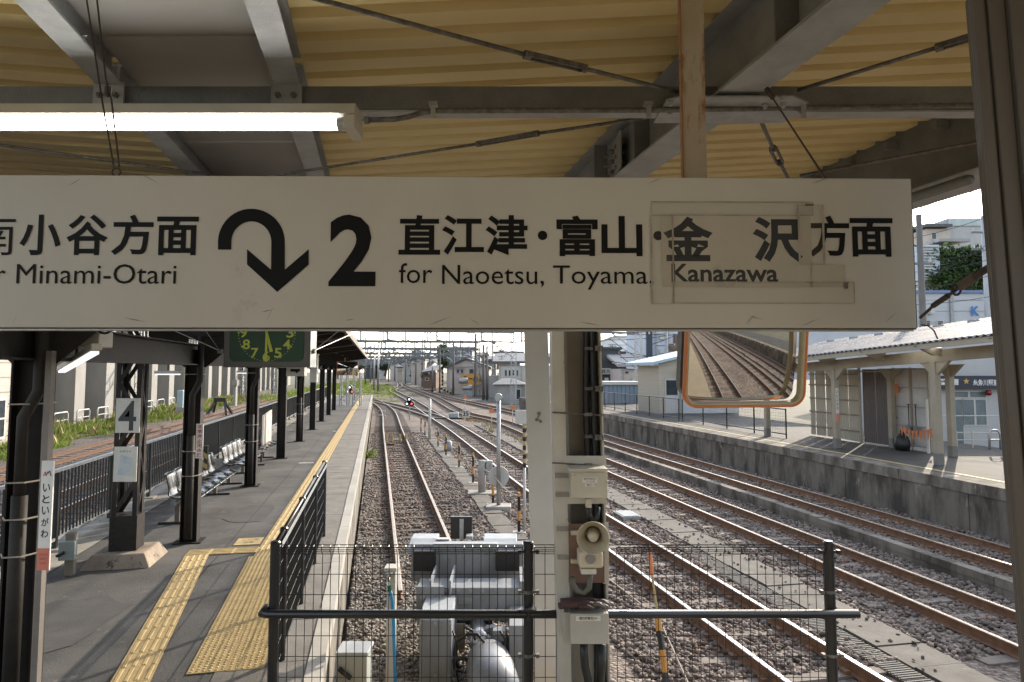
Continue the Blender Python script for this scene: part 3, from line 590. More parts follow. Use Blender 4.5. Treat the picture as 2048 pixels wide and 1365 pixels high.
# scuffs and creases along the edges of the panel
SCUF = mat('scuff_mark', (.2, .17, .13), (.36, .32, .26), 50, .8)
for (px, py, w_, a_) in ((150, 365, 16, .5), (300, 358, 22, -.5), (535, 622, 14, .2), (540, 628, 18, 1.1), (590, 616, 10, 1.4), (880, 642, 26, .35), (1180, 648, 24, -.2), (1500, 640, 16, .8), (1512, 636, 14, -.3), (1620, 645, 22, .4), (30, 640, 10, 1.2), (1310, 362, 18, .4), (1640, 362, 20, .3), (700, 640, 9, .1), (1780, 636, 16, .7), (270, 640, 24, -.2), (950, 644, 12, -.6)):
    c = sg(px, py); m = MB(SFR); q = w_ * .0014; ca, sa = math.cos(a_) * q, math.sin(a_) * q
    m.add([(c.x - ca, c.y - sa, .0009), (c.x - ca * .3, c.y - sa * .3 - .0018, .0009), (c.x + ca, c.y + sa, .0009), (c.x + ca * .2, c.y + sa * .2 + .0016, .0009)], [(0, 1, 2, 3)]); m.build('scuff', SCUF, sign)
# hangers of the sign
h = thing('sign_hanger', 'twin rusty wires hooked to the top of the sign beneath the lamp', 'hanger', at(232, 346, Y=1.89))
DKR = mat('rusty_wire', (.06, .042, .03), (.035, .025, .02), 20, .7)
m = MB(); m.tube([at(172, -10, Y=2.0), at(205, 205, Y=1.93), at(228, 335, Y=1.89)], .0028, 6); m.tube([at(193, -10, Y=2.0), at(212, 160, Y=1.95), at(223, 200, Y=1.93), at(239, 335, Y=1.89)], .0028, 6); m.build('wire', DKR, h)
m = MB(); c = at(233, 345, Y=1.89); m.tube([c + V((math.cos(a) * .012, 0, math.sin(a) * .012)) for a in np.linspace(0, 6.283, 13)], .0024, 6); m.build('ring', DKR, h)
m = MB(); c = at(216, 182, Y=1.94); m.tube([c + V((0, 0, .012)), c - V((0, 0, .016))], .009, 7); m.tube([c + V((0, -.006, .012)), c - V((-.004, .006, .02))], .005, 6); m.build('wire_clip', DKR, h)
h = thing('rusty_hanger_bar', 'rust-streaked cream channel bar hanging straight down to the sign', 'bar', at(1390, 356, Y=1.97))
m = MB(); a, b = at(1383, -40, Y=1.97), at(1391, 358, Y=1.97); w = .034
m.add([(p.x + dx, p.y + dy, p.z) for p in (b, a) for dx, dy in ((-w, 0), (w, 0), (w, .03), (w - .004, .03), (w - .004, .004), (-w + .004, .004), (-w + .004, .03), (-w, .03))],
      [(i, (i + 1) % 8, 8 + (i + 1) % 8, 8 + i) for i in range(8)] + [tuple(range(7, -1, -1))]); m.build('channel', RUSTBAR, h)
m = MB(); m.bar(a + V((-w - .003, .005, 0)), b + V((-w - .003, .005, 0)), .004, .02, (0, 1, 0)); m.build('rust_edge', mat('edge_rust', (.3, .13, .05), (.2, .08, .03), 12, .8), h)
h = thing('sign_stay_wire', 'dark stay wire slanting from the gusset bolt down to the sign', 'wire', at(1650, 356, Y=1.95))
m = MB(); m.tube([at(1533, 178, Y=2.9), at(1652, 360, Y=1.97)], .0035, 6); m.build('wire', DKR, h); m = MB(); a = at(1533, 178, Y=2.9); m.tube([a, a + V((.02, -.02, -.05))], .012, 6); m.build('shackle', DKR, h)
h = thing('sign_end_stay', 'stay wire with turnbuckle and clip from the sign corner to the post', 'wire', at(1842, 634, Y=1.9))
m = MB(); m.tube([at(1840, 636, Y=1.9), at(1858, 620, Y=1.86), at(1866, 612, Y=1.84)], .004, 6); m.tube([at(1866, 612, Y=1.84), at(1896, 592, Y=1.78)], .0075, 8); m.tube([at(1896, 592, Y=1.78), at(1912, 580, Y=1.75), at(1935, 562, Y=1.71)], .004, 6); m.tube([at(1950, 553, Y=1.68), at(1995, 525, Y=1.6)], .009, 7); m.build('wire', DKR, h)
m = MB(); m.bar(at(1918, 574, Y=1.73), at(1952, 552, Y=1.68), .012, .024); m.build('wire_clip', mat('brown_clip', (.12, .09, .065), None, 20, .7), h, bevel=.004)
m = MB(); c = at(1912, 580, Y=1.75); m.tube([c + V((math.cos(a) * .012, 0, math.sin(a) * .014)) for a in np.linspace(0, 6.283, 11)], .003, 6); m.build('ring', DKR, h)
m = MB(); m.tube([at(1842, 650, Y=1.9), at(1856, 652, Y=1.89), at(1868, 662, Y=1.88), at(1875, 678, Y=1.87)], .0022, 6); m.build('loose_tail', DKR, h)
# taupe post at the side
h = thing('frame_post', 'taupe grooved frame post standing close to the viewer beside the sign', 'post', (1.08, 1.45, 0))
a, b = at(1938, -60, Y=1.45), at(2062, 1430, Y=1.45); d = (b - a); wv = V((1, 0, 0))
def pstrip(nm, o0, o1, y0, y1):
    m = MB(); m.add([(p.x + o, yy, p.z) for p in (b, a) for o, yy in ((o0, y0), (o1, y0), (o1, y1), (o0, y1))], [(3, 2, 1, 0), (4, 5, 6, 7), (0, 1, 5, 4), (1, 2, 6, 5), (2, 3, 7, 6), (3, 0, 4, 7)]); m.build(nm, POSTBR, h, bevel=.003)
pstrip('post_face', .002, .026, 1.45, 1.465); pstrip('groove', .0265, .036, 1.458, 1.50); pstrip('post_face', .0365, .075, 1.452, 1.52); pstrip('post_body', .0755, .22, 1.44, 1.58)
# ================================================================== THE PLATFORM ON THE OTHER SIDE OF THE FENCE
COLS = (5.95, 10.75, 15.6, 20.3, 25.0, 29.8, 34.6, 39.5, 44.3); CL = -2.62
pc = thing('station_canopy', 'long dark brown canopy over the platform with the clock', 'canopy', W(CL, COLS[0], 0))
m = MB(PFM)
for side in (-1, 1):
    rows = []
    n = 14
    s = 4.6
    while s < 50.5:
        for ds, dz in ((0, 0), (.12, 0), (.16, .03), (.22, .03), (.26, 0)): rows.append([(CL + side * (.1 + 1.8 * t), s + ds, 3.08 + .3 * t + dz) for t in (0, .5, 1)])
        s += .3
    m.grid(rows)
m.build('roof_sheet', mat('brown_roof_sheet', (.1, .075, .055), (.06, .045, .035), 2, .6), pc, solid=.004)
for l, z in ((CL - 1.9, 3.33), (CL - 1.0, 3.2), (CL + 1.0, 3.2), (CL + 1.9, 3.33)):
    m = MB(PFM); m.bar((l, 4.6, z), (l, 50.4, z), .07, .09); m.build('purlin', BROWN, pc)
m = MB(PFM); m.ibeam((CL, 4.6, 2.68), (CL, 50.4, 2.68), .18, .3, .016); m.build('valley_beam', BROWN, pc)
m = MB(PFM); m.box(CL + 1.93, CL + 1.97, 4.6, 50.4, 3.26, 3.42); m.box(CL - 1.97, CL - 1.93, 4.6, 50.4, 3.26, 3.42); m.build('eave_board', mat('grey_brown_board', (.2, .17, .14), None, 3, .7), pc)
for s in COLS:
    m = MB(PFM)
    for side in (-1, 1):
        m.bar((CL, s, 2.98), (CL + side * 1.9, s, 3.26), .08, .1)
        f = frame((CL + side * .1, s - .006, 0), (side, 0, 0), (0, 0, 1)); m.prism([(0, 2.5), (.05, 2.5), (.55, 2.96), (.55, 3.04), (0, 2.98)], f, .012 * -side)
    m.build('roof_arm', BROWN, pc)
for s in [x * 2.4 + 4.8 for x in range(1, 18)]:
    m = MB(PFM); m.bar((CL - 1.9, s, 3.28), (CL, s, 3.02), .05, .07); m.bar((CL, s, 3.02), (CL + 1.9, s, 3.28), .05, .07); m.build('rafter', BROWN, pc)
NAMES = ['nearest dark column with downpipe and white station name strip', 'dark column carrying the white and red emergency flag notice', 'dark column between the two rows of silver seats', 'fourth dark column, past the second row of silver seats',
         'fifth dark column, with the small grey box sign overhead', 'sixth dark column along the yellow strip', 'seventh dark column along the yellow strip', 'eighth dark column, next to last toward the signal', 'last dark column, beside the small far mirror']
def column(i, s):
    t = thing('platform_column', NAMES[i], 'column', W(CL, s, 0), 'dark columns of the platform canopy')
    m = MB(PFM); w = .115
    m.box(CL - w, CL - w + .014, s - .1, s + .1, 0, 2.76); m.box(CL + w - .014, CL + w, s - .1, s + .1, 0, 2.76); m.box(CL - w + .014, CL + w - .014, s - .008, s + .008, 0, 2.76); m.build('shaft', BROWN, t)
    m = MB(PFM); m.box(CL - .19, CL + .19, s - .17, s + .17, 0, .012); m.build('base_plate', BROWN, t)
    if i in (0, 1, 2, 4):
        m = MB(PFM); x = CL + .01; m.tube([(x + .1, s - .16, 2.95), (x + .1, s - .16, 2.3), (x, s - .15, 2.1), (x, s - .15, 1.5)], .045, 10); m.tube([(x, s - .15, 1.52), (x, s - .15, .06)], .056, 10); m.build('downpipe', BROWN, t, smooth=True)
        for z in (2.4, 1.3, .95) if i else (2.2, 1.62, 1.35, 1.08):
            m = MB(PFM); pts = [(CL - w - .004, s - .1, z), (CL - w - .004, s + .11, z), (CL + w + .004, s + .11, z), (CL + w + .004, s - .1, z), (CL + .06, s - .205, z), (CL - .06, s - .205, z), (CL - w - .004, s - .1, z)]
            m.tube(pts, .007, 5); m.build('strap', mat('strap_band', (.3, .27, .22), None, 9, .5), t)
    return t
CT = [column(i, s) for i, s in enumerate(COLS)]
def strip_sign(t, px, py0, py1, Y, wpx, name):
    a, b = at(px, py0, Y=Y), at(px, py1, Y=Y); w = wpx / FPX * Y
    m = MB(); m.box(a.x - w / 2, a.x + w / 2, Y, Y + .012, b.z, a.z); o = m.build(name, mat('notice_white', (.72, .71, .68), (.64, .63, .6), 4, .5), t); return o, frame((a.x - w / 2, Y, b.z), (1, 0, 0), (0, 0, 1)), w, a.z - b.z
RED = mat('red_print', (.45, .04, .03), None, 5, .5)
Y1 = W(CL, COLS[0], 0).y - .36
o, f, w, hh = strip_sign(CT[0], 96, 922, 1141, Y1, 24, 'name_strip')
for i, ch in enumerate('いといがわ'): text(ch, INK, f, w * .2, w * .8, hh * (.79 - i * .105 - .075), hh * (.79 - i * .105), o, .015, lift=.001)
m = MB(f); m.add([(0, 0, .001), (w, 0, .001), (w, hh * .2, .001), (0, hh * .2, .001)], [(0, 1, 2, 3)]); m.build('pink_band', mat('salmon_print', (.62, .2, .13), None, 5, .5), o)
text('Itoigawa', RED, f, w * .12, w * .88, hh * .135, hh * .155, o, lift=.002)
for k in range(2): text(('糸魚川', '이토이가와')[k], RED, f, w * .2, w * .8, hh * (.095 - k * .04), hh * (.115 - k * .04), o, lift=.002)
m = MB(f); m.tube([(w * .2, hh * .86, .002), (w * .35, hh * .9, .002), (w * .42, hh * .86, .002), (w * .55, hh * .9, .002)], .0025, 5); m.build('emblem', RED, o); m = MB(f); m.tube([(w * .55, hh * .88, .002), (w * .68, hh * .91, .002), (w * .84, hh * .86, .002)], .0025, 5); m.build('emblem', INK2, o)
m = MB(); p = at(103, 700, Y=Y1 + .2); q = at(92, 1360, Y=Y1 + .2); m.bar((p.x, Y1 + .2, 2.6), (p.x, Y1 + .2, 0), .045, .05, (0, 1, 0)); m.build('sign_batten', mat('grey_batten', (.19, .17, .15), (.15, .13, .115), 6, .7), CT[0])
Y2 = W(CL, COLS[1], 0).y - .36
o, f, w, hh = strip_sign(CT[1], 400, 848, 917, Y2, 14, 'flag_notice')
for i, ch in enumerate('非常停止用赤旗'): text(ch, RED, f, w * .17, w * .83, hh * (.97 - i * .137 - .115), hh * (.97 - i * .137), o, .02, lift=.001)
p = at(413, 892, Y=Y2 + .05); fl = thing('striped_flag_bag', 'black and yellow striped flag pouch on the notice column', 'pouch', p)
m = MB(); m.tube([p + V((0, 0, .0)), p + V((0, 0, -.34))], .035, 8, 0); m.build('pouch', BLACKP, fl)
for k in range(2):
    m = MB(); z = p.z - .07 - k * .14; m.add([(p.x - .037, p.y - .037, z), (p.x + .037, p.y - .037, z - .05), (p.x + .037, p.y - .037, z - .12), (p.x - .037, p.y - .037, z - .07)], [(3, 2, 1, 0)]); m.build('stripe', YLINE, fl)
# lattice column
LP = pl(252, 1122); lc = thing('lattice_column', 'riveted lattice steel column with number 4 plate on concrete footing', 'column', W(LP.x, LP.y, 0))
cx, cy = LP.x, LP.y; hw, hd = .15, .14
for sx in (-1, 1):
    for sy in (-1, 1):
        m = MB(PFM); x, y = cx + sx * hw, cy + sy * hd
        m.box(min(x, x - sx * .055), max(x, x - sx * .055), min(y, y - sy * .01), max(y, y - sy * .01), .1, 2.9); m.box(min(x, x - sx * .01), max(x, x - sx * .01), min(y - sy * .0101, y - sy * .08), max(y - sy * .0101, y - sy * .08), .1, 2.9); m.build('angle_leg', BROWN, lc)
z = .62; k = 0
while z < 2.75:
    for sy in (-1, 1):
        m = MB(PFM); a, b = (cx - hw + .03, cy + sy * (hd - .004), z), (cx + hw - .03, cy + sy * (hd - .004), z + .42)
        if k % 2: a, b = (b[0], a[1], z), (a[0], a[1], z + .42)
        m.bar(a, b, .008, .05, (0, 1, 0)) if False else m.bar(a, b, .05, .008, (0, 1, 0)); m.build('lacing_bar', BROWN, lc)
    for sx in (-1, 1):
        m = MB(PFM); a, b = (cx + sx * (hw - .004), cy - hd + .03, z), (cx + sx * (hw - .004), cy + hd - .03, z + .42)
        if k % 2: a, b = (a[0], b[1], z), (a[0], a[1], z + .42)
        m.bar(a, b, .05, .008, (1, 0, 0)); m.build('lacing_bar', BROWN, lc)
    z += .42; k += 1
m = MB(PFM); m.box(cx - hw - .012, cx + hw + .012, cy - hd - .012, cy + hd + .012, .12, .6); bp = m.build('base_box', BROWN, lc)
for sx in (-1, 1):
    for i in range(6):
        for e in (-.1, .1):
            m = MB(PFM); m.lathe([(0, .016), (.01, .012), (.015, 0)], frame((cx + sx * (hw + .012), cy + e, .17 + i * .075), (0, -sx, 0), (0, 0, 1)), 6); m.build('rivet', BROWN, bp)
        m = MB(PFM); m.lathe([(0, .016), (.01, .012), (.015, 0)], frame((cx + sx * (hw - .03), cy - hd - .012, .17 + i * .075), (1, 0, 0), (0, 0, 1)), 6); m.build('rivet', BROWN, bp)
m = MB(PFM); a, b = .4, .31; m.add([(cx - a, cy - a, 0), (cx + a, cy - a, 0), (cx + a, cy + a, 0), (cx - a, cy + a, 0), (cx - b, cy - b, .16), (cx + b, cy - b, .16), (cx + b, cy + b, .16), (cx - b, cy + b, .16)], [(4, 5, 6, 7), (0, 1, 5, 4), (1, 2, 6, 5), (2, 3, 7, 6), (3, 0, 4, 7)])
m.build('footing', mat('rusty_footing', (.36, .29, .22), (.2, .16, .125), 3, .9, bump=.4, bscale=20, spot=(.07, .06, .05), spot_scale=9, spot_amt=.55), lc, bevel=.02)
YL = W(cx, cy, 0).y - .30
PL4 = mat('number_plate_white', (.6, .58, .52), (.5, .48, .42), 5, .5, spot=(.35, .32, .27), spot_scale=9, spot_amt=.63)
def plate(px0, px1, py0, py1, Y, par, name, mt, th=.01):
    a, b = at(px0, py1, Y=Y), at(px1, py0, Y=Y); m = MB(); m.box(a.x, b.x, Y, Y + th, a.z, b.z); o = m.build(name, mt, par); return o, frame((a.x, Y, a.z), (1, 0, 0), (0, 0, 1)), b.x - a.x, b.z - a.z
o, f, w, hh = plate(230, 281, 797, 866, YL, lc, 'number_plate', PL4); text('4', INK2, f, w * .12, w * .86, hh * .06, hh * .93, o, .01, lift=.001)
o, f, w, hh = plate(226, 275, 894, 964, YL, lc, 'poster', PL4); m = MB(f); m.add([(w * .18, hh * .2, .001), (w * .78, hh * .16, .001), (w * .8, hh * .68, .001), (w * .3, hh * .78, .001)], [(0, 1, 2, 3)]); m.build('poster_picture', mat('pale_blue_print', (.36, .42, .46), (.5, .52, .5), 12, .6), o)
text('お知らせ', INK2, f, w * .25, w * .75, hh * .84, hh * .9, o, lift=.001)
# picket fence, every picket a part of its own
fe = thing('picket_fence', 'dark picket fence with pale top rail along the back of the platform', 'fence', W(-4.3, 5.2, 0))
FL = -4.3; m = MB(PFM); m.box(FL - .03, FL + .03, 4.6, 62, 1.06, 1.1); m.build('top_rail', GALV, fe)
m = MB(PFM); m.box(FL - .02, FL + .02, 4.6, 62, .13, .17); m.build('bottom_rail', GALV, fe)
pk = MB(); pk.box(-.011, .011, -.011, .011, .171, 1.058); pkm = pk.mesh('picket', BLACKP)
ps = MB(); ps.box(-.03, .03, -.03, .03, 0, 1.058); psm = ps.mesh('fence_post', BLACKP)
fb = MB(); fb.box(-.12, .12, -.12, .12, 0, .03); fbm = fb.mesh('post_foot', CONC)
s = 4.7; k = 0; rest = MB(PFM)
while s < 61.9:
    if k % 17 == 0:
        inst('fence_post', psm, fe, W(FL, s, 0) - wloc(fe), TH); inst('post_foot', fbm, fe, W(FL, s, 0) - wloc(fe), TH)
    elif k < 310: inst('picket', pkm, fe, W(FL, s, 0) - wloc(fe), TH)
    else: rest.box(FL - .011, FL + .011, s - .011, s + .011, .171, 1.058)
    s += .115; k += 1
tag(rest.build('far_pickets', BLACKP, fe), kind='stuff')
# silver seats
def bench(label, s0, n):
    t = thing('seat_row', label, 'bench', (0, 0, 0), 'rows of silver moulded seats')
    prof = [(.27, .40), (.25, .425), (.12, .425), (-.02, .405), (-.12, .415), (-.18, .46), (-.215, .58), (-.25, .74), (-.27, .80), (-.29, .80)]
    for i in range(n):
        m = MB(); rows = []
        for (x, z) in prof:
            r = []
            for j in range(9):
                y = -.235 + j * .05875; e = (abs(y) / .235) ** 2.5
                r.append((x + (.045 * e if z > .47 else 0), y + i * .52, z + (.03 * e if z < .47 and x < .24 else 0)))
            rows.append([(q0 + .1, q1, q2_) for q0, q1, q2_ in r])
        m.grid(rows); m.build('seat', CHROME, t, smooth=True, solid=.02)
    m = MB(); m.box(-.03, .03, -.3, n * .52 - .22, .33, .385); m.build('seat_beam', GREYDK, t)
    for y in (.0, (n - 1) * .52):
        m = MB(); m.box(-.035, .035, y - .03, y + .03, .03, .33); m.build('leg', mat('bench_leg', (.14, .11, .085), None, 6, .5), t)
        m = MB(); m.box(-.28, .28, y - .025, y + .025, 0, .03); m.build('foot', BROWN, t)
    p = W(-3.12, s0, 0); t.location = p; t.rotation_euler = (0, 0, TH); return t
bench('row of silver moulded seats behind the emergency notice column', 12.0, 6); bench('row of silver moulded seats past the notice column, ends at the third column', 15.9, 4); bench('farthest row of silver seats, mostly hidden by the third column', 18.9, 4)
# small grey-green box post at the fence
p = pl(140, 1150); t = thing('valve_post', 'small grey-green valve box on a stub post by the picket fence', 'post', W(p.x, p.y, 0))
m = MB(PFM); m.box(p.x - .05, p.x + .05, p.y - .04, p.y + .04, 0, .5); m.build('stub', mat('weathered_stub', (.22, .19, .15), None, 9, .9), t); m = MB(PFM); m.box(p.x - .09, p.x + .09, p.y - .13, p.y - .045, .2, .42); b_ = m.build('box', mat('grey_green_paint', (.25, .29, .27), None, 6, .6), t, bevel=.01)
m = MB(PFM); m.tube([(p.x - .1, p.y - .14, .26), (p.x - .02, p.y - .14, .3)], .02, 6); m.build('handle', BLACKR, b_)
# clock hung from the canopy
YC = 6.3; ck = thing('station_clock', 'green-faced station clock with pale yellow numerals, lower half below the sign', 'clock', at(533, 735, Y=YC))
a, b = at(446, 735, Y=YC), at(619, 735, Y=YC); w = b.x - a.x; hh = w * .8
CB = mat('clock_case', (.075, .065, .055), (.06, .05, .042), 5, .4)
m = MB(); z0 = a.z; m.box(a.x, b.x, YC + .004, YC + .22, z0, z0 + hh); m.build('case', CB, ck, bevel=.006)
m = MB(); m.box(b.x + .001, b.x + .004, YC + .01, YC + .2, z0, z0 + hh); m.build('trim', GALV, ck)
f = frame((a.x + w / 2, YC, z0 + hh / 2), (1, 0, 0), (0, 0, 1)); q = w * .43; q2 = w * .335; r_ = w * .07; poly = []
for (sx, sy) in ((1, 1), (-1, 1), (-1, -1), (1, -1)):
    for i in range(7):
        aa = math.atan2(sy, sx) - math.pi / 4 + i * math.pi / 12; poly.append((sx * (q - r_) + r_ * math.cos(aa), sy * (q2 - r_) + r_ * math.sin(aa)))
m = MB(f); m.prism(poly, Matrix.Identity(4), .004); fc = m.build('face', mat('clock_green', (.008, .045, .01), (.006, .036, .008), 3, .35, spec=.25), ck)
LIME = mat('lime_print', (.5, .58, .06), None, 5, .5); R_ = w * .318
for hnum in range(12):
    an = math.pi / 2 - hnum * math.pi / 6; s_ = str(hnum or 12); x, y = R_ * .85 * math.cos(an), R_ * .85 * math.sin(an); e = w * .05
    text(s_, LIME, f, x - e * (1.4 if len(s_) > 1 else .85), x + e * (1.4 if len(s_) > 1 else .85), y - e * 1.15, y + e * 1.15, fc, .018, 'numeral', lift=.0055)
for k in range(60):
    an = math.pi / 2 - k * math.pi / 30; c_, s_ = math.cos(an), math.sin(an); r0, r1, ww = (R_ * 1.0, R_ * 1.055, .011) if k % 5 == 0 else (R_ * 1.015, R_ * 1.05, .003)
    m = MB(f); n_ = (-s_ * ww, c_ * ww); m.add([(r0 * c_ + n_[0], r0 * s_ + n_[1], .0055), (r0 * c_ - n_[0], r0 * s_ - n_[1], .0055), (r1 * c_ - n_[0], r1 * s_ - n_[1], .0055), (r1 * c_ + n_[0], r1 * s_ + n_[1], .0055)], [(0, 1, 2, 3)]); m.build('tick', LIME, fc)
for (an, ln, w0, w1, lf) in ((-math.pi / 2 - .0, R_ * 1.04, .008, .012, .012), (-math.pi / 2 + .26, R_ * .72, .01, .015, .009)):
    c_, s_ = math.cos(an), math.sin(an); m = MB(f); pts = []
    for r0, ww in ((-.05, w0), (ln, w1)): pts += [(r0 * c_ - s_ * ww, r0 * s_ + c_ * ww), (r0 * c_ + s_ * ww, r0 * s_ - c_ * ww)]
    m.prism([pts[0], pts[1], pts[3], pts[2]], Matrix.Translation((0, 0, lf)), .002); m.build('hand', LIME, ck)
m = MB(); 
for px in (445, 622):
    sgn = -1 if px < 500 else 1; p = at(px, 703, Y=YC + .08); m.tube([p, p + V((sgn * .04, 0, 0))], .022, 8)
m.build('stay_lug', GREYDK, ck)
m = MB(); L_ = at(440, 702, Y=YC + .08); R2 = at(628, 702, Y=YC + .08)
for e, g_ in ((L_, at(345, 660, Y=YC - .2)), (L_, at(405, 652, Y=YC + .5)), (R2, at(690, 652, Y=YC + .2)), (R2, at(705, 668, Y=YC + .9))): m.tube([e, e + (g_ - e) * 1.25], .004, 5)
m.build('stay_wire', GALV, ck); m = MB(); m.tube([(a.x + w * .3, YC + .1, z0 + hh), (a.x + w * .3, YC + .1, z0 + hh + .35)], .02, 8); m.tube([(a.x + w * .7, YC + .1, z0 + hh), (a.x + w * .7, YC + .1, z0 + hh + .35)], .02, 8); m.build('hanger', BROWN, ck)
# platform lamps
def plamp(label, a, b, wd_=.07):
    t = thing('platform_lamp', label, 'lamp', a, 'lamps under the platform canopy'); d = (b - a)
    m = MB(); m.bar(a, b, wd_, .05); m.build('housing', CREAM, t, bevel=.008)
    m = MB(); o_ = V((0, 0, -.035)); m.bar(a + d * .04 + o_, b - d * .04 + o_, wd_ * .8, .02); m.build('diffuser', emis('lamp_diffuser', (.9, .92, .95), .35), t)
    m = MB(); e = a + d * .5; m.tube([e + V((0, 0, .03)), e + V((0, 0, .25))], .012, 6); m.build('hanger', BROWN, t)
plamp('tilted white strip lamp hanging by the nearest dark column', at(122, 738, Y=6.6), at(194, 694, Y=5.0))
plamp('white strip lamp crosswise beyond the number 4 column', at(310, 745, Y=11.6), at(362, 745, Y=11.6)); plamp('white strip lamp crosswise behind the clock', at(474, 744, Y=17), at(497, 744, Y=17))
t = thing('cable_tray_bracket', 'square cream junction box with cable coil under the canopy', 'box', at(183, 690, Y=5.6)); a = at(160, 695, Y=5.6); b = at(200, 640, Y=5.6)
m = MB(); m.box(a.x, b.x, 5.6, 5.8, a.z, b.z); m.build('box', CREAM, t, bevel=.01); m = MB(); c = at(210, 650, Y=5.55); m.tube([c + V((math.cos(q) * .07, 0, math.sin(q) * .07)) for q in np.linspace(0, 6.283, 17)], .01, 6); m.build('cable_coil', BLACKR, t)
# overhead 1 box sign, far mirror, poster boards
o = thing('platform_number_box', 'small pale box sign with an arrow hanging by the fifth column', 'sign', at(592, 745, Y=15)); a, b = at(572, 753, Y=15), at(609, 735, Y=15)
m = MB(); m.box(a.x, b.x, 15, 15.2, a.z, b.z + .1); pb = m.build('box', CREAM, o, bevel=.01); f = frame((a.x, 15, a.z), (1, 0, 0), (0, 0, 1)); w = b.x - a.x
m = MB(f); m.prism([(w * .24, .1), (w * .5, .1), (w * .58, .06), (w * .66, .1), (w * .76, .1), (w * .76, .16), (w * .24, .16)], Matrix.Identity(4), .004); m.build('arrow', INK, pb); m = MB(); m.tube([(a.x + w / 2, 15.1, b.z), (a.x + w / 2, 15.1, b.z + .5)], .02, 6); m.build('hanger', BROWN, o)
t = thing('white_duct_post', 'white pipe cover on the fifth dark column', 'post', W(CL + .2, 24.6, 2)); p = at(629, 735, Y=24.0); m = MB(); m.box(p.x - .1, p.x + .14, 23.8, 24, 2.05, 3.0); m.build('cover', WHITEP, t); m = MB(); m.box(p.x - .12, p.x + .16, 23.78, 24.02, 3.002, 3.04); m.build('cap', GALV, t)
Ym = 36; t = thing('platform_mirror', 'small wide mirror reflecting brown tracks at the far end of the canopy', 'mirror', at(695, 750, Y=Ym)); a, b = at(674, 750, Y=Ym), at(716, 724, Y=Ym)
m = MB(); rows = []
for i in range(7):
    rows.append([(a.x + (b.x - a.x) * j / 8, Ym - .12 + .1 * (((j - 4) / 4) ** 2 + ((i - 3) / 3) ** 2 * .5), a.z + (b.z - a.z) * i / 6) for j in range(9)])
m.grid(rows); MIRR = mat('mirror_glass', (.62, .6, .56), (.6, .58, .54), 2, .015, metal=1.0); m.build('glass', MIRR, t, smooth=True)
m = MB(); fr = [(a.x, Ym, a.z), (b.x, Ym, a.z), (b.x, Ym, b.z), (a.x, Ym, b.z), (a.x, Ym, a.z)]; m.tube(fr, .03, 6); m.build('frame', ORANGE, t)
m = MB(); m.tube([(a.x + .4, Ym + .05, a.z - .02), (a.x + .4, Ym + .05, 3.2)], .03, 6); m.build('bracket', GREYST, t)
t = thing('poster_board', 'poster board with pale and red print leaning at the picket fence', 'board', W(-4.1, 20, 0)); a, b = at(523, 905, Y=18.6), at(541, 820, Y=20.5)
m = MB(); m.add([(a.x, a.y, a.z), (b.x, b.y, a.z), (b.x, b.y, b.z), (a.x, a.y, b.z - .05), (a.x + .03, a.y + .05, a.z), (b.x + .03, b.y + .05, a.z), (b.x + .03, b.y + .05, b.z), (a.x + .03, a.y + .05, b.z - .05)], [(0, 1, 2, 3), (7, 6, 5, 4), (0, 3, 7, 4), (1, 5, 6, 2), (3, 2, 6, 7), (0, 4, 5, 1)])
m.build('panel', mat('poster_print', (.6, .56, .5), (.5, .2, .15), 3, .5, c_lo=.3, c_hi=.5), t)
m = MB(); m.box(a.x - .02, a.x + .02, a.y - .02, a.y + .02, 0, a.z); m.build('leg', BROWN, t)
# ================================================================== FENCES AT THE HEAD OF THE LINE
YF = 5.5
def pbox(par, name, px0, px1, py0, py1, Y0, Y1, mt, bevel=0, mb=None):
    a, b = at(px0, py1, Y=Y0), at(px1, py0, Y=Y0); m = mb or MB(); m.box(a.x, b.x, Y0, Y1, a.z, b.z)
    return m if mb else m.build(name, mt, par, bevel=bevel)
ff = thing('mesh_fence', 'black welded mesh fence across the head of the dead-end track', 'fence', (at(547, 1222, Y=YF).x, YF, 0))
zt_ = at(800, 1090, Y=YF).z; zr_ = at(800, 1222, Y=YF).z
def fpost(par, x, y, top, r=.039):
    m = MB(); m.tube([(x, y, -.01), (x, y, top)], r, 12); m.build('post', BLACKP, par, smooth=False); m = MB(); m.tube([(x, y, top), (x, y, top + .012)], [r * 1.08, r * .8], 12); m.build('post_cap', BLACKP, par)
PX = [at(p, 1222, Y=YF).x for p in (548, 1057, 1661)]
for x in PX: fpost(ff, x, YF + .0, zt_ + .02)
m = MB(); m.tube([(at(532, 1222, Y=YF).x, YF + .02, zr_ + .02), (at(530, 1222, Y=YF).x, YF - .06, zr_), (PX[0] - .02, YF - .072, zr_), (at(1708, 1222, Y=YF).x, YF - .072, zr_)], .032, 12); m.build('guard_rail', BLACKP, ff, smooth=True)
def mesh_panel(par, A, B, z0, z1, dx=.0645, dz=.157, r=.003):
    A, B = V(A), V(B); L = (B - A).length; u = (B - A) / L; n = V((u.y, -u.x, 0)); m = MB(); k = int(L / dx)
    for i in range(k + 1):
        p = A + u * (i * L / k); pts = [p + V((0, 0, z0)), p + V((0, 0, z1 - .07)), p + n * .035 + V((0, 0, z1 - .045)), p + n * .03 + V((0, 0, z1 - .008)), p + V((0, 0, z1))]
        m.tube(pts, r, 4, caps=False)
    z = z1 - .07
    m.tube([A + V((0, 0, z1)), B + V((0, 0, z1))], r * 1.2, 5)
    for e in (.012, .03, .045): m.tube([A + n * .036 + V((0, 0, z1 - e)), B + n * .036 + V((0, 0, z1 - e))], r, 4)
    while z > z0: m.tube([A + V((0, 0, z)), B + V((0, 0, z))], r, 4); z -= dz
    m.build('wire_mesh', BLACKP, par)
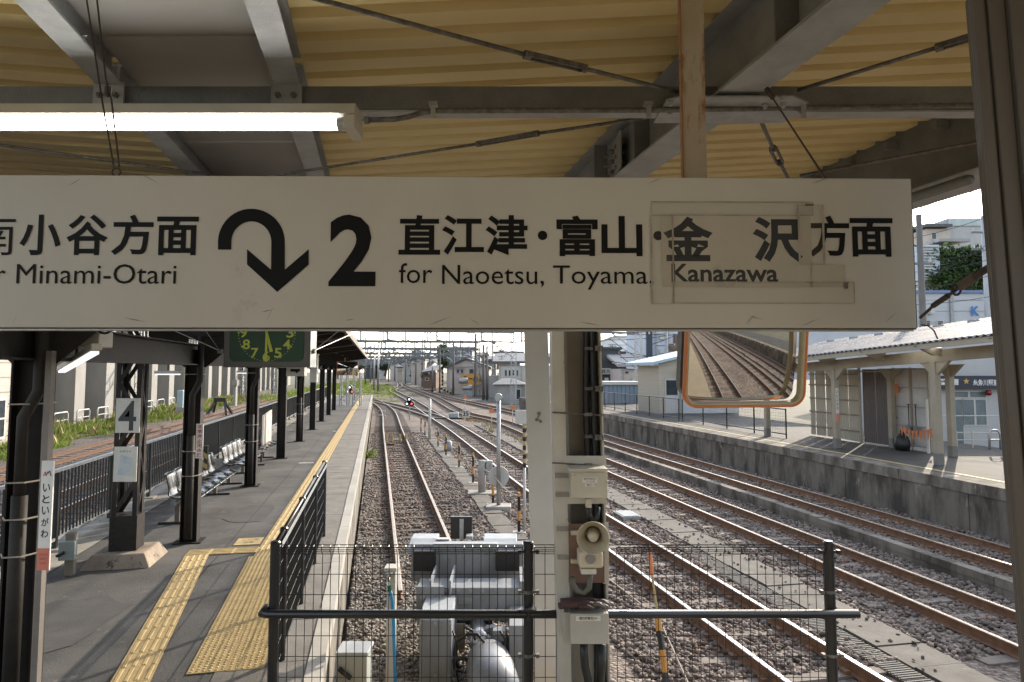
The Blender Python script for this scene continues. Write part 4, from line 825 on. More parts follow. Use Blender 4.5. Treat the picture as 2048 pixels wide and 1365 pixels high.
for a, b in ((PX[0], PX[1]), (PX[1], at(1112, 1222, Y=YF).x), (at(1222, 1222, Y=YF).x, PX[2])): mesh_panel(ff, (a + .045, YF, 0), (b - .045 if b in PX else b, YF, 0), .03, zt_)
for x in PX[1:]:
    for py in (1103, 1183, 1310):
        z = at(1000, py, Y=YF).z; m = MB(); m.tube([(x - .085, YF - .01, z), (x + .085, YF - .01, z)], .009, 6); m.tube([(x, YF, z - .012), (x, YF, z + .012)], .042, 10)
        for e in (-.07, .07): m.box(x + e - .012, x + e + .012, YF - .03, YF + .01, z - .014, z + .014)
        m.build('clamp', BLACKP if py == 1103 else GALVR, ff)
m = MB(); m.tube([(PX[1], YF - .11, zr_ - .04), (PX[1], YF - .11, zr_ + .04)], .012, 6); m.box(PX[1] - .06, PX[1] + .06, YF - .115, YF - .035, zr_ + .028, zr_ + .045); m.build('rail_clamp', BLACKP, ff)
P0 = at(548, 1086, z=zt_); P1 = at(649, 926, z=zt_); P0.z = P1.z = 0; P0.x, P0.y = PX[0], YF
sf = thing('mesh_fence', 'black welded mesh side fence running back along the platform edge', 'fence', (P0.x + (P1.x - P0.x) * .08, P0.y + (P1.y - P0.y) * .08, 0))
u_ = (P1 - P0)
for t_ in (.1, .39, .7, 1.0): p = P0 + u_ * t_; fpost(sf, p.x, p.y, zt_ + .02, .034)
for t0, t1 in ((.02, .1), (.1, .39), (.39, .7), (.7, 1.0)): mesh_panel(sf, P0 + u_ * t0, P0 + u_ * t1, .05, zt_, .036, .157, .0052)
m = MB(); m.tube([P0 + u_ * .0 + V((0, 0, zt_ + .005)), P1 + V((0, 0, zt_ + .005))], .02, 8); m.build('top_rail', BLACKP, sf, smooth=True)
# ------------------------------------------------------------------ buffer stop
bs = thing('buffer_stop', 'grey hydraulic buffer stop with two black pads behind the mesh fence', 'buffer stop', at(935, 1300, z=-1.08))
WCAP = mat('pale_cap_paint', (.4, .42, .43), (.31, .325, .335), 4, .5, spot=(.2, .17, .14), spot_scale=8, spot_amt=.66)
pbox(bs, 'head_beam', 822, 1046, 1091, 1162, 9.6, 9.85, GREYM, .01)
pbox(bs, 'head_lip', 866, 994, 1088, 1094, 9.5, 9.6, WCAP, .004)
for x0, x1 in ((818, 872), (966, 1034)):
    a, b = at(x0, 1100, Y=9.75), at(x1, 1068, Y=9.75); w = b.x - a.x; m = MB()
    sec = [(9.55, a.z), (10.35, a.z), (10.35, b.z - .2), (10.2, b.z - .1), (9.9, b.z - .1), (9.62, a.z + .06)]
    m.prism(sec, frame((a.x, 0, 0), (0, 1, 0), (0, 0, 1)), w); m.build('buffer_cap', WCAP, bs, bevel=.02)
for x0, x1 in ((826, 871), (991, 1039)):
    pbox(bs, 'pad_frame', x0 - 2, x1 + 3, 1101, 1146, 9.5, 9.595, GREYM, .006); pbox(bs, 'rubber_pad', x0, x1, 1103, 1143, 9.4, 9.498, BLACKR, .01)
pbox(bs, 'web_plate', 868, 994, 1096, 1166, 9.54, 9.59, GREYM)
tr = pbox(bs, 'trough_beam', 832, 1046, 1176, 1242, 8.7, 9.1, GREYM, .008)
pbox(bs, 'trough_back', 834, 1044, 1160, 1200, 9.3, 9.34, GREYM, .004)
for x in (860, 900): pbox(bs, 'rib_plate', x - 2, x + 2, 1162, 1240, 8.62, 9.3, GREYM)
pbox(bs, 'rib_plate', 1040, 1047, 1163, 1235, 8.66, 9.3, GREYM)
pbox(bs, 'clamp_plate', 832, 888, 1174, 1216, 8.6, 8.66, GREYM, .006)
for x in (845, 879):
    p = at(x, 1195, Y=8.6); m = MB(); m.lathe([(0, .03), (.028, .03), (.03, 0)], frame(p, (1, 0, 0), (0, 0, 1)), 10); m.build('bolt', GREYST, bs)
pbox(bs, 'guide_block', 838, 903, 1240, 1372, 7.9, 9.0, GREYM, .01); pbox(bs, 'guide_block', 1018, 1052, 1252, 1400, 8.0, 9.0, GREYM, .01)
pbox(bs, 'block_cap', 838, 902, 1232, 1240, 7.95, 8.95, WCAP, .004)
pbox(bs, 'tan_plate', 903, 930, 1249, 1300, 8.6, 8.64, mat('tan_plate', (.42, .36, .26), None, 5, .7))
c0, c1 = at(955, 1250, Y=8.7), at(960, 1290, Y=8.1); SIL = mat('silver_wrap', (.6, .6, .6), (.35, .35, .35), 14, .3, metal=.8, bump=.3, bscale=20)
m = MB(); m.tube([c0, c0 + (c1 - c0) * .5, c1], [.1, .115, .12], 14); m.build('ram', SIL, bs, smooth=True)
d0, d1 = at(975, 1318, Y=8.0), at(1000, 1420, Y=6.9); m = MB(); dv = (d1 - d0)
m.tube([d0 - dv * .04, d0, d0 + dv * .05, d0 + dv * .3, d1], [.1, .2, .245, .265, .265], 24); m.build('cylinder', mat('grey_cylinder', (.27, .28, .29), (.2, .205, .21), 5, .42, metal=.3, spot=(.12, .1, .08), spot_scale=7, spot_amt=.63), bs, smooth=True)
m = MB(); q = at(985, 1290, Y=8.25); m.tube([q, q + V((0, .1, 0))], .2, 16); m.build('flange', GREYST, bs)
for px, py in ((1000, 1265), (976, 1280), (1032, 1318)):
    p = at(px, py, Y=8.2); m = MB(); m.lathe([(0, .07), (.05, .06), (.065, .03), (.065, 0)], frame(p, (1, 0, 0), (0, 0, 1)), 12); m.build('gauge_cap', GALV, bs)
m = MB(); m.tube([at(x, y, Y=7.85) for x, y in ((918, 1345), (908, 1310), (912, 1285), (935, 1268), (955, 1268), (968, 1285), (968, 1298))], .016, 7); m.tube([at(x, y, Y=7.8) for x, y in ((905, 1322), (925, 1318), (950, 1330), (930, 1345), (908, 1338), (906, 1320), (930, 1314), (955, 1335), (965, 1375))], .016, 7); m.build('hydraulic_hose', BLACKR, bs, smooth=True)
for (x0, x1, n, py, Y) in ((842, 1040, 9, 1182, 8.695), (842, 1040, 9, 1236, 8.695), (876, 988, 5, 1101, 9.535), (876, 988, 5, 1158, 9.535), (842, 899, 3, 1248, 7.895), (842, 899, 3, 1352, 7.895)):
    for k in range(n):
        p = at(x0 + (x1 - x0) * k / (n - 1), py, Y=Y); m = MB(); m.lathe([(0, .018), (.014, .018), (.016, .004), (.026, .004), (.026, 0)], frame(p, (1, 0, 0), (0, 0, 1)), 6); m.build('bolt', GREYST, bs)
for pts, r in ((((1000, 1262), (1010, 1280), (1004, 1300), (1016, 1320), (1012, 1370)), .013), (((905, 1262), (915, 1290), (910, 1330), (918, 1370)), .011), (((930, 1255), (945, 1262), (950, 1280)), .015)):
    m = MB(); m.tube([at(x, y, Y=7.95) for x, y in pts], r, 7); m.build('hydraulic_hose', BLACKR, bs, smooth=True)
pbox(bs, 'valve_block', 985, 1012, 1262, 1284, 8.05, 8.2, GREYM, .01); pbox(bs, 'data_plate', 915, 945, 1196, 1208, 8.69, 8.698, GALV); pbox(bs, 'grease_stain', 905, 985, 1243, 1250, 8.66, 8.69, BLACKR)
hd = thing('stop_lamp_board', 'black square board with pale bar standing behind the buffer stop', 'board', at(924, 1090, Y=10.6))
pbox(hd, 'board', 901, 944, 1034, 1078, 10.6, 10.65, BLACKP); pbox(hd, 'bar', 919, 927, 1039, 1080, 10.55, 10.598, GALV); pbox(hd, 'stem', 920, 926, 1080, 1125, 10.56, 10.6, mat('rusty_stem', (.2, .1, .05), None, 8, .8)); pbox(hd, 'foot', 932, 945, 1073, 1079, 10.4, 10.58, WCAP)
hk = thing('rerail_handle', 'small grey handle with red and white label on the buffer stop', 'handle', at(880, 1090, Y=9.9))
m = MB(); p = at(876, 1082, Y=9.9); m.tube([p + V((-.06, 0, -.05)), p + V((-.05, 0, .02)), p, p + V((.16, 0, .0))], .025, 8); m.build('lever', WCAP, hk); m = MB(); m.box(p.x - .02, p.x + .16, p.y - .05, p.y + .05, p.z + .028, p.z + .036); m.build('label_plate', mat('red_white_label', (.6, .25, .2), (.7, .66, .62), 30, .5), hk)
# tap post with blue hose, grey box
tp = thing('tap_post', 'cream tap post with brass tap behind the mesh fence', 'tap', at(780, 1400, Y=6.6))
pbox(tp, 'post', 769, 791, 1142, 1500, 6.6, 6.72, CREAM, .008); pbox(tp, 'post_cap', 767, 793, 1137, 1144, 6.58, 6.74, CREAM, .006); pbox(tp, 'strap', 767, 793, 1228, 1237, 6.585, 6.6, CREAMR)
p = at(779, 1158, Y=6.58); m = MB(); m.tube([p + V((0, .02, .02)), p + V((0, -.03, .02)), p + V((0, -.07, .01)), p + V((0, -.08, -.06)), p + V((0, -.075, -.09))], .014, 8); m.tube([p + V((0, -.04, .03)), p + V((0, -.04, .06))], .009, 6); m.tube([p + V((-.035, -.04, .062)), p + V((.035, -.04, .062))], .007, 6); m.build('tap', mat('chrome_tap', (.65, .63, .58), None, 5, .2, metal=.9), tp, smooth=True)
hz = thing('blue_hose', 'blue garden hose hanging from the tap post', 'hose', at(790, 1380, Y=6.45)); m = MB(); m.tube([at(x, y, Y=6.48) for x, y in ((779, 1176), (784, 1200), (787, 1240), (788, 1280), (790, 1330), (791, 1420))], .0165, 9); m.build('hose', mat('blue_hose', (.02, .25, .5), (.015, .2, .42), 4, .35), hz, smooth=True)
m = MB(); m.tube([at(779, 1170, Y=6.48), at(780, 1182, Y=6.48)], .021, 8); m.build('hose_clip', mat('green_clip', (.02, .15, .1), None, 5, .4), hz)
gb = thing('grey_switch_cabinet', 'small pale grey-green cabinet with black handle by the platform edge', 'cabinet', at(703, 1420, Y=6.7))
pbox(gb, 'body', 672, 734, 1312, 1460, 6.7, 6.95, mat('pale_grey_green', (.45, .47, .43), None, 5, .5), .012); pbox(gb, 'lid', 670, 736, 1306, 1313, 6.68, 6.97, WCAP, .008); m = MB(); p = at(688, 1342, Y=6.69); m.tube([p + V((-.04, -.02, .03)), p + V((0, -.03, 0)), p + V((.07, -.02, -.06))], .022, 7); m.build('handle', BLACKR, gb)
# white square post behind the fence
wp = thing('white_post', 'plain white square post behind the mesh fence beside the steel column', 'post', at(1078, 1400, Y=6.6))
a, b = at(1044, 620, Y=6.6), at(1078, 1420, Y=6.6); w = .23
m = MB(); m.add([(p.x + dx, p.y + dy, p.z) for p in (V((b.x - .02, 6.6, -1.1)), V((a.x, 6.6, 3.6))) for dx, dy in ((0, 0), (w, 0), (w, w), (0, w))], [(3, 2, 1, 0), (4, 5, 6, 7), (0, 1, 5, 4), (1, 2, 6, 5), (2, 3, 7, 6), (3, 0, 4, 7)]); wpo = m.build('shaft', WHITEP, wp, bevel=.006)
for px, py, r in ((1078, 828, .022), (1074, 840, .02), (1081, 843, .018), (1077, 834, .012)):
    p = at(px, py, Y=6.58); m = MB(); m.add([(p.x + r * math.cos(k) * random.uniform(.7, 1.2), 6.592, p.z + r * math.sin(k) * random.uniform(.7, 1.1)) for k in np.linspace(0, 5.8, 11)], [tuple(range(11))]); m.build('peeled_spot', mat('peeled_grey', (.2, .19, .17), None, 9, .8), wpo)
# ------------------------------------------------------------------ steel column with its boxes
sc_ = thing('steel_column', 'cream steel column with open cable recess, rust-stained edges', 'column', (0.54, 5.4, 0))
YK = 5.25
def kbox(name, px0, px1, py0, py1, Y0, Y1, mt, bevel=0, par=None): return pbox(par or sc_, name, px0, px1, py0, py1, Y0, Y1, mt, bevel)
x0, x1 = at(1108, 900, Y=YK).x, at(1208, 900, Y=YK).x
x0 += .0; Z1 = 3.7
def lean(name, xa, xb, ya, yb, mt, z0=-.01, z1=Z1, bevel=0):      # the column leans a little, as in the place
    k = .018; m = MB(); m.add([(x + (1.9 - z) * k, y, z) for z in (z0, z1) for x, y in ((xa, ya), (xb, ya), (xb, yb), (xa, yb))], [(3, 2, 1, 0), (4, 5, 6, 7), (0, 1, 5, 4), (1, 2, 6, 5), (2, 3, 7, 6), (3, 0, 4, 7)]); return m.build(name, mt, sc_, bevel=bevel)
lean('flange', x0, x0 + .078, YK, YK + .012, CREAM); lean('side_plate', x0, x0 + .01, YK + .0125, YK + .34, CREAM); lean('rust_edge', x0 + .0785, x0 + .092, YK - .004, YK + .03, CREAMR)
lean('web', x0 + .0785, x1 - .012, YK + .22, YK + .232, mat('column_web_paint', (.3, .27, .23), (.22, .2, .17), 3, .6, spot=(.12, .1, .08), spot_scale=6, spot_amt=.62)); lean('inner_channel', x0 + .1, x0 + .125, YK + .12, YK + .2195, GREYST)
lean('flange', x1 - .012, x1, YK, YK + .34, CREAMR)
for i, (dx, r) in enumerate(((.052, .03), (.095, .026))):
    m = MB(); pts = []; z = -.2
    while z < 3.7:
        k = .018; pts.append((x1 - dx + (1.9 - z) * k - (.02 * math.sin((z - 1.3) * 2.1) if i else 0), YK + .12, z)); z += .06
    m.tube(pts, [r * (1.06 if j % 2 else .94) for j in range(len(pts))], 10); m.build('cable_conduit', BLACKR, sc_, smooth=True)
for py in (697, 778, 875):
    p = at(1190, py, Y=YK - .01); m = MB(); m.box(p.x - .07, p.x - .01, YK + .05, YK + .08, p.z - .012, p.z + .012); m.box(p.x, p.x + .06, YK - .02, YK, p.z - .02, p.z + .02); m.tube([(p.x + .035, YK - .03, p.z - .012), (p.x + .035, YK - .03, p.z + .012)], .012, 8); m.build('pipe_clip', GALVR, sc_)
for py in (828, 929):
    p0 = at(1104, py - 3, Y=YK - .014); p1 = at(1207, py + 3, Y=YK - .014); m = MB(); m.bar(p0, p1, .003, .013, (0, 1, 0)) if False else m.tube([p0, p1], .006, 5); p = p0 + (p1 - p0) * .7; m.box(p.x - .03, p.x + .03, YK - .028, YK - .012, p.z - .012, p.z + .012); m.build('steel_strap', GALVR, sc_)
kbox('cover_plate', 1127, 1212, 912, 1000, YK - .006, YK - .002, CREAM); kbox('cover_plate', 1129, 1214, 1000, 1008, YK - .006, YK - .002, CREAM)
b1 = thing('switch_box', 'upper rust-spotted cream box with white labels on the steel column', 'box', at(1178, 998, Y=5.1)); kbox('body', 1142, 1215, 944, 997, 5.06, YK - .007, CREAMR, .006, b1); kbox('hood', 1138, 1215, 938, 944, 5.03, YK - .007, CREAM, .003, b1)
LAB = mat('label_white', (.68, .66, .6), None, 5, .5)
o, f, w, hh = plate(1165, 1195, 955, 966, 5.056, b1, 'label', LAB, .003); text('踏切非常停止', INK, f, w * .08, w * .92, hh * .52, hh * .9, o, .0, lift=.001); text('スイッチ箱', INK, f, w * .2, w * .8, hh * .1, hh * .42, o, lift=.001)
o, f, w, hh = plate(1170, 1188, 967, 974, 5.056, b1, 'label', LAB, .003); text('西口', INK, f, w * .2, w * .8, hh * .15, hh * .85, o, lift=.001)
kbox('cable_gland', 1172, 1183, 998, 1016, 5.12, 5.17, CREAMR, 0, b1); m = MB(); m.tube([at(x, y, Y=5.15) for x, y in ((1177, 1014), (1178, 1030), (1186, 1040), (1194, 1036), (1196, 1015))], .018, 8); m.build('cable', BLACKR, b1, smooth=True)
for py in (962, 1000, 1068, 1125): # grey bands round the column
    m = MB(); p0 = at(1111 + (py - 960) * .03, py - 14, Y=YK + .0); p1 = at(1130 + (py - 960) * .02, py + 6, Y=YK - .008); m.bar((p0.x - .002, YK + .3, p0.z), (p0.x - .002, YK - .006, p0.z - .01), .004, .035); m.bar((p0.x, YK - .008, p0.z - .012), (p1.x + .03, YK - .008, p0.z - .012), .004, .035); m.build('band', mat('tape_band_grey', (.27, .25, .23), None, 6, .5), sc_)
kbox('cover_plate', 1126, 1140, 1046, 1168, YK - .005, YK - .0005, CREAM); kbox('cover_plate', 1206, 1217, 1046, 1168, YK - .005, YK - .0005, CREAM)
kbox('mounting_board', 1138, 1208, 1048, 1166, YK - .02, YK - .006, mat('brown_board', (.16, .09, .06), (.12, .065, .045), 5, .6))
hs_ = thing('horn_speaker', 'cream horn loudspeaker on a brown board on the column', 'speaker', at(1186, 1110, Y=4.95))
hc = at(1186, 1077, Y=4.83); HN = V((-.12, -1, .05)).normalized(); hf = frame(hc, HN.cross(V((0, 0, 1))) * -1, (0, 0, 1)); R_ = .112
HB = mat('aged_horn_cream', (.5, .44, .33), (.42, .36, .26), 6, .5, spot=(.25, .2, .13), spot_scale=12, spot_amt=.65)
m = MB(); m.lathe([(R_ * .97, -.004), (R_, .0), (R_ * 1.02, -.008), (R_ * .93, -.03), (R_ * .66, -.08), (R_ * .5, -.14), (R_ * .46, -.2)], hf, 28); m.lathe([(R_ * .97, -.004), (R_ * .9, -.03), (R_ * .62, -.075), (R_ * .5, -.12)], hf, 28); m.build('horn_bell', HB, hs_, smooth=True)
m = MB(); m.lathe([(0, -.018), (R_ * .26, -.02), (R_ * .32, -.04), (R_ * .42, -.12), (R_ * .45, -.19)], hf, 20); m.build('reflex_cone', HB, hs_, smooth=True)
kbox('driver_body', 1158, 1207, 1104, 1138, 4.97, 5.14, HB, .02, hs_); kbox('terminal_box', 1162, 1193, 1138, 1150, 4.99, 5.1, CREAM, .008, hs_)
p = at(1181, 1118, Y=4.965); m = MB(); m.lathe([(0, .012), (.034, .01), (.036, 0)], frame(p, (1, 0, 0), (0, 0, 1)), 16); m.build('knob', mat('grey_knob', (.2, .19, .17), None, 5, .5), hs_)
for py in (1067, 1124): kbox('bracket', 1142, 1160, py - 4, py + 4, 5.16, 5.2, HB, .003, hs_)
m = MB(); m.tube([at(x, y, Y=5.05) for x, y in ((1180, 1150), (1180, 1158), (1178, 1176), (1168, 1186), (1154, 1182), (1145, 1168), (1143, 1155))], .021, 9); m.build('cable', mat('olive_cable', (.1, .095, .075), None, 6, .6), hs_, smooth=True)
b2 = thing('switch_box', 'lower pale grey box with long white label under the gloves', 'box', at(1175, 1288, Y=5.1)); kbox('body', 1141, 1217, 1228, 1289, 5.0, 5.3, mat('warm_grey_box', (.4, .375, .33), (.36, .335, .29), 5, .5), .005, b2); kbox('side_flap', 1128, 1140, 1225, 1288, 5.08, 5.3, mat('warm_grey_box', (.4, .375, .33)), .003, b2)
o, f, w, hh = plate(1152, 1201, 1232, 1242, 4.995, b2, 'label', LAB, .003); text('・踏切機動用SW・', INK, f, w * .06, w * .94, hh * .15, hh * .85, o, .01, lift=.001)
kbox('cover_plate', 1133, 1142, 1289, 1420, YK - .006, YK - .001, CREAM); kbox('back_cover', 1140, 1200, 1289, 1420, YK + .14, YK + .15, mat('cover_tan', (.42, .38, .31), None, 3, .6))
m = MB(); m.tube([at(x, y, Y=5.12) for x, y in ((1168, 1288), (1168, 1310), (1170, 1335), (1176, 1360), (1180, 1400))], .03, 10); m.tube([at(x, y, Y=5.16) for x, y in ((1203, 1288), (1202, 1330), (1198, 1400))], .034, 10); m.build('cable', BLACKR, b2, smooth=True)
# gloves lying on the lower box
GLV = mat('maroon_glove', (.07, .03, .03), (.045, .02, .02), 10, .7, bump=.5, bscale=40); GTIP = mat('grey_glove_grip', (.13, .11, .105), (.08, .065, .06), 12, .55, bump=.4, bscale=50)
def glove(label, pts_px, Y, tips):
    t = thing('work_glove', label, 'glove', at(*pts_px[1], Y=Y), 'pair of work gloves on the switch box'); A_, B_ = at(*pts_px[0], Y=Y), at(*pts_px[1], Y=Y - .02); d = (B_ - A_)
    s = V((0, -1, .3)).normalized(); m = MB()
    for k in range(4):                                   # cuff and back of the hand as one flattened shape
        o_ = s * (.05 - k * .03); m.tube([A_ + o_ * 1.25, A_ + d * .3 + o_ * .9 + V((0, 0, .012)), A_ + d * .6 + o_ * 1.1 + V((0, 0, .02)), A_ + d * .78 + o_ * 1.2 + V((0, 0, .012))], [.022, .021, .023, .019], 9)
    m.build('hand', GLV, t, smooth=True)
    for k in range(4):
        o_ = s * (.055 - k * .034); L_ = (1.02, 1.12, 1.08, .95)[k]; a_ = A_ + d * .74 + o_ * 1.15 + V((0, 0, .012)); m = MB()
        m.tube([a_, A_ + d * (.6 + .34 * L_ * .8) + o_ * 1.2 + V((0, 0, .018)), A_ + d * (L_ - .03) + o_ * 1.25 + V((0, 0, -.004)), A_ + d * L_ + o_ * 1.25 + V((0, 0, -.014))], [.017, .016, .0145, .006], 9); m.build('finger', GTIP if k < tips else GLV, t, smooth=True)
    m = MB(); a_ = A_ + d * .45 + s * .07; m.tube([a_, a_ + d * .16 + s * .04, a_ + d * .3 + s * .045 + V((0, 0, -.012))], [.016, .0155, .008], 8); m.build('thumb', GLV, t, smooth=True)
glove('maroon work glove lying on top, grey fingertips toward the mesh', (1113, 1214), 5.08, 3) if False else None
glove('maroon work glove lying on top of the other, grey fingertips', [(1118, 1212), (1206, 1213)], 5.07, 4); glove('maroon work glove underneath, cuff toward the white post', [(1122, 1203), (1216, 1208)], 5.2, 2)
# ------------------------------------------------------------------ convex mirror with orange frame
YM = 4.3; MC = at(1493, 705, Y=YM); mn = V((.19, -1, -.135)).normalized(); mx_ = V((0, 0, 1)).cross(mn); mfr = frame(MC, mx_, mn.cross(mx_))
mi_ = thing('platform_mirror', 'large convex mirror with orange rim reflecting the tracks', 'mirror', MC)
hw, hh, rr = .405, .337, .085; Rm = 2.0
def rrect(hw, hh, r, n=8):
    P = []
    for (sx, sy) in ((1, 1), (-1, 1), (-1, -1), (1, -1)):
        for i in range(n + 1):
            aa = math.atan2(sy, sx) - math.pi / 4 + i * math.pi / 2 / n; P.append((sx * (hw - r) + r * math.cos(aa), sy * (hh - r) + r * math.sin(aa)))
    return P
def ring(name, prof, mt, par):
    m = MB(mfr); rows = []
    for off, z in prof: p = rrect(hw + off, hh + off, rr + off); rows.append([(x, y, z) for x, y in p] + [(p[0][0], p[0][1], z)])
    m.grid(rows); m.build(name, mt, par, smooth=True)
ring('rim', [(-.004, .012), (.002, .02), (.009, .02), (.013, .012), (.013, -.012), (-.01, -.016)], ORANGE, mi_)
ring('inner_lip', [(-.022, -.035), (-.02, .0), (-.016, .006), (-.01, .014), (-.0045, .0125)], mat('cream_lip', (.5, .45, .3), None, 4, .3), mi_)
m = MB(mfr); rows = []; P0_ = rrect(hw - .022, hh - .022, rr - .022, 8); P = []
for (a_, b_) in zip(P0_, P0_[1:] + P0_[:1]):
    n_ = max(1, int(math.hypot(b_[0] - a_[0], b_[1] - a_[1]) / .03)); P += [(a_[0] + (b_[0] - a_[0]) * k / n_, a_[1] + (b_[1] - a_[1]) * k / n_) for k in range(n_)]
def sph(x, y): x, y = x + .03, y - .03; return math.sqrt(Rm * Rm - x * x - y * y) - Rm
zc = -.012 - sph(0, 0)
for k in range(25):
    f_ = k / 24; rows.append([(x * f_ + (1e-5 if k == 0 else 0), y * f_, zc + sph(x * f_, y * f_) - .002) for x, y in P] + [(P[0][0] * f_, P[0][1] * f_, zc + sph(P[0][0] * f_, P[0][1] * f_) - .002)])
m.grid(rows[::-1]); m.build('glass', MIRR, mi_, smooth=True)
m = MB(mfr); m.prism(rrect(hw - .03, hh - .03, rr), Matrix.Translation((0, 0, -.2)), .06); m.build('back_shell', GREYDK, mi_)
m = MB(); ma_ = at(1389, 560, Y=4.45); m.tube([MC + V((-.1, .12, .2)), (ma_.x, 4.45, MC.z + .25), (ma_.x - .02, 4.45, 3.72)], .022, 8); m.build('arm', GALV, mi_)
# ================================================================== OPPOSITE PLATFORM
PL = 12.86
rp = MB(PFM); rp.box(PL + .12, 19.5, -60, 62, -1.31, -.004); rp = tag(rp.build('platform', ASPH2), 'opposite platform surface beyond the tracks', kind='structure')
for i in range(30):
    s0 = -60 + i * 4.06; m = MB(PFM); m.box(PL, PL + .12, s0 + .012, s0 + 4.048, -1.31, -.26 + random.uniform(-.004, .004)); m.build('wall_panel', CONC_W, rp)
for i in range(60):
    s0 = -60 + i * 2.03; m = MB(PFM); j = random.uniform(-.006, .006); m.box(PL - .03 + j, PL + .55, s0 + .006, s0 + 2.024, -.25, .004); m.build('coping_stone', CONC_D, rp)
m = MB(PFM); m.box(13.52, 13.66, -60, 62, -.004, .006); m.build('yellow_line', YLINE, rp)
for (px, py) in ((1488, 868), (1520, 876), (1572, 886), (1903, 950)):
    p = toP(at(px, py, l=13.2)); m = MB(PFM); m.box(13.05, 13.35, p.y - .12, p.y + .12, .0045, .006); m.build('painted_mark', mat('worn_white_paint', (.4, .39, .37)), rp)
# back railing
rf = thing('railing', 'dark grey railing along the back of the opposite platform', 'fence', W(14.6, 30, 0)); RL = 14.6
for k, (s0, s1) in enumerate(((22.6, 31.2), (31.6, 52.0))):
    for z in (1.05, .15): m = MB(PFM); m.tube([(RL, s0, z), (RL, s1, z)], .025, 6); m.build('rail', BLACKP, rf)
    n = int((s1 - s0) / 1.75)
    for i in range(n + 1): m = MB(PFM); s = s0 + (s1 - s0) * i / n; m.tube([(RL, s, 0), (RL, s, 1.08)], .03, 6); m.build('post', BLACKP, rf)
    m = MB(PFM); s = s0
    while s < s1: m.tube([(RL, s, .17), (RL, s, 1.03)], .004, 4, caps=False); s += .11
    z = .3
    while z < 1.0: m.tube([(RL, s0, z), (RL, s1, z)], .003, 4, caps=False); z += .12
    m.build('wire_mesh', GREYDK, rf)
# canopy of the opposite platform
rc = thing('station_canopy', 'cream canopy with wavy silver roof over the opposite platform', 'canopy', W(14.4, 18, 0))
PCR = mat('cream_steel', (.34, .3, .23), (.28, .245, .185), 2, .6, spot=(.3, .25, .18), spot_scale=8, spot_amt=.66)
TINR = mat('silver_tin_roof', (.21, .21, .22), (.13, .13, .137), 1.2, .6, metal=.2, spot=(.28, .27, .27), spot_scale=1.5, spot_amt=.6)
def ez(s): return 3.30 - (s - 12.0) * .048
rows = []; s = 9.0
while s < 23.6:
    for k in range(6):
        ss = s + k * .0325; dz = .03 * math.sin(2 * math.pi * k / 6); rows.append([(13.55, ss, ez(s) + dz), (15.3, ss, ez(s) + .42 + dz), (17.1, ss, ez(s) + .85 + dz)])
    s += .195
m = MB(PFM); m.grid(rows); m.build('roof_sheet', TINR, rc, solid=.006)
for l, dz in ((15.3, .42 + .02), (16.2, .63 + .03)):
    m = MB(PFM); m.bar((l, 9, ez(9) + dz), (l, 23.5, ez(23.5) + dz), .03, .012); m.build('lap_line', mat('roof_lap', (.22, .22, .22), None, 5, .7), rc)
for i in range(11):
    s = 10 + i * 1.25; m = MB(PFM); m.box(16.55, 16.62, s, s + .35, ez(s) + .735, ez(s) + .80); m.build('snow_guard', GREYST, rc)
m = MB(PFM); m.bar((13.62, 9, ez(9) - .09), (13.62, 23.6, ez(23.6) - .09), .05, .13); m.build('gutter_board', PCR, rc)
m = MB(PFM); m.bar((14.4, 9, ez(9) - .3), (14.4, 23.6, ez(23.6) - .3), .14, .3); m.build('edge_beam', PCR, rc)
m = MB(PFM); m.bar((16.6, 9, ez(9) - .1), (16.6, 23.6, ez(23.6) - .1), .14, .3); m.build('rear_beam', PCR, rc)
m = MB(PFM); m.add([(13.6, 9, ez(9) - .03), (17.1, 9, ez(9) + .75), (17.1, 23.5, ez(23.5) + .75), (13.6, 23.5, ez(23.5) - .03)], [(0, 1, 2, 3)]); m.build('soffit', mat('cream_soffit', (.42, .38, .3), None, 1, .7), rc, solid=.02)
for s in (11, 13, 15.2, 17.2, 19.4, 21.5): m = MB(PFM); m.prism([(13.55, -.06), (14.35, -.06), (14.35, -.3), (14.1, -.3)], Matrix.Translation((0, s, ez(s))) @ Matrix(((1, 0, 0, 0), (0, 0, 1, 0), (0, 1, 0, 0), (0, 0, 0, 1))), .08); m.build('bracket', PCR, rc)
m = MB(PFM); m.box(14.0, 14.15, 15.0, 16.4, ez(15) - .12, ez(15) - .06); m.build('lamp_strip', emis('soffit_lamp', (1, .98, .92), 1.2), rc)
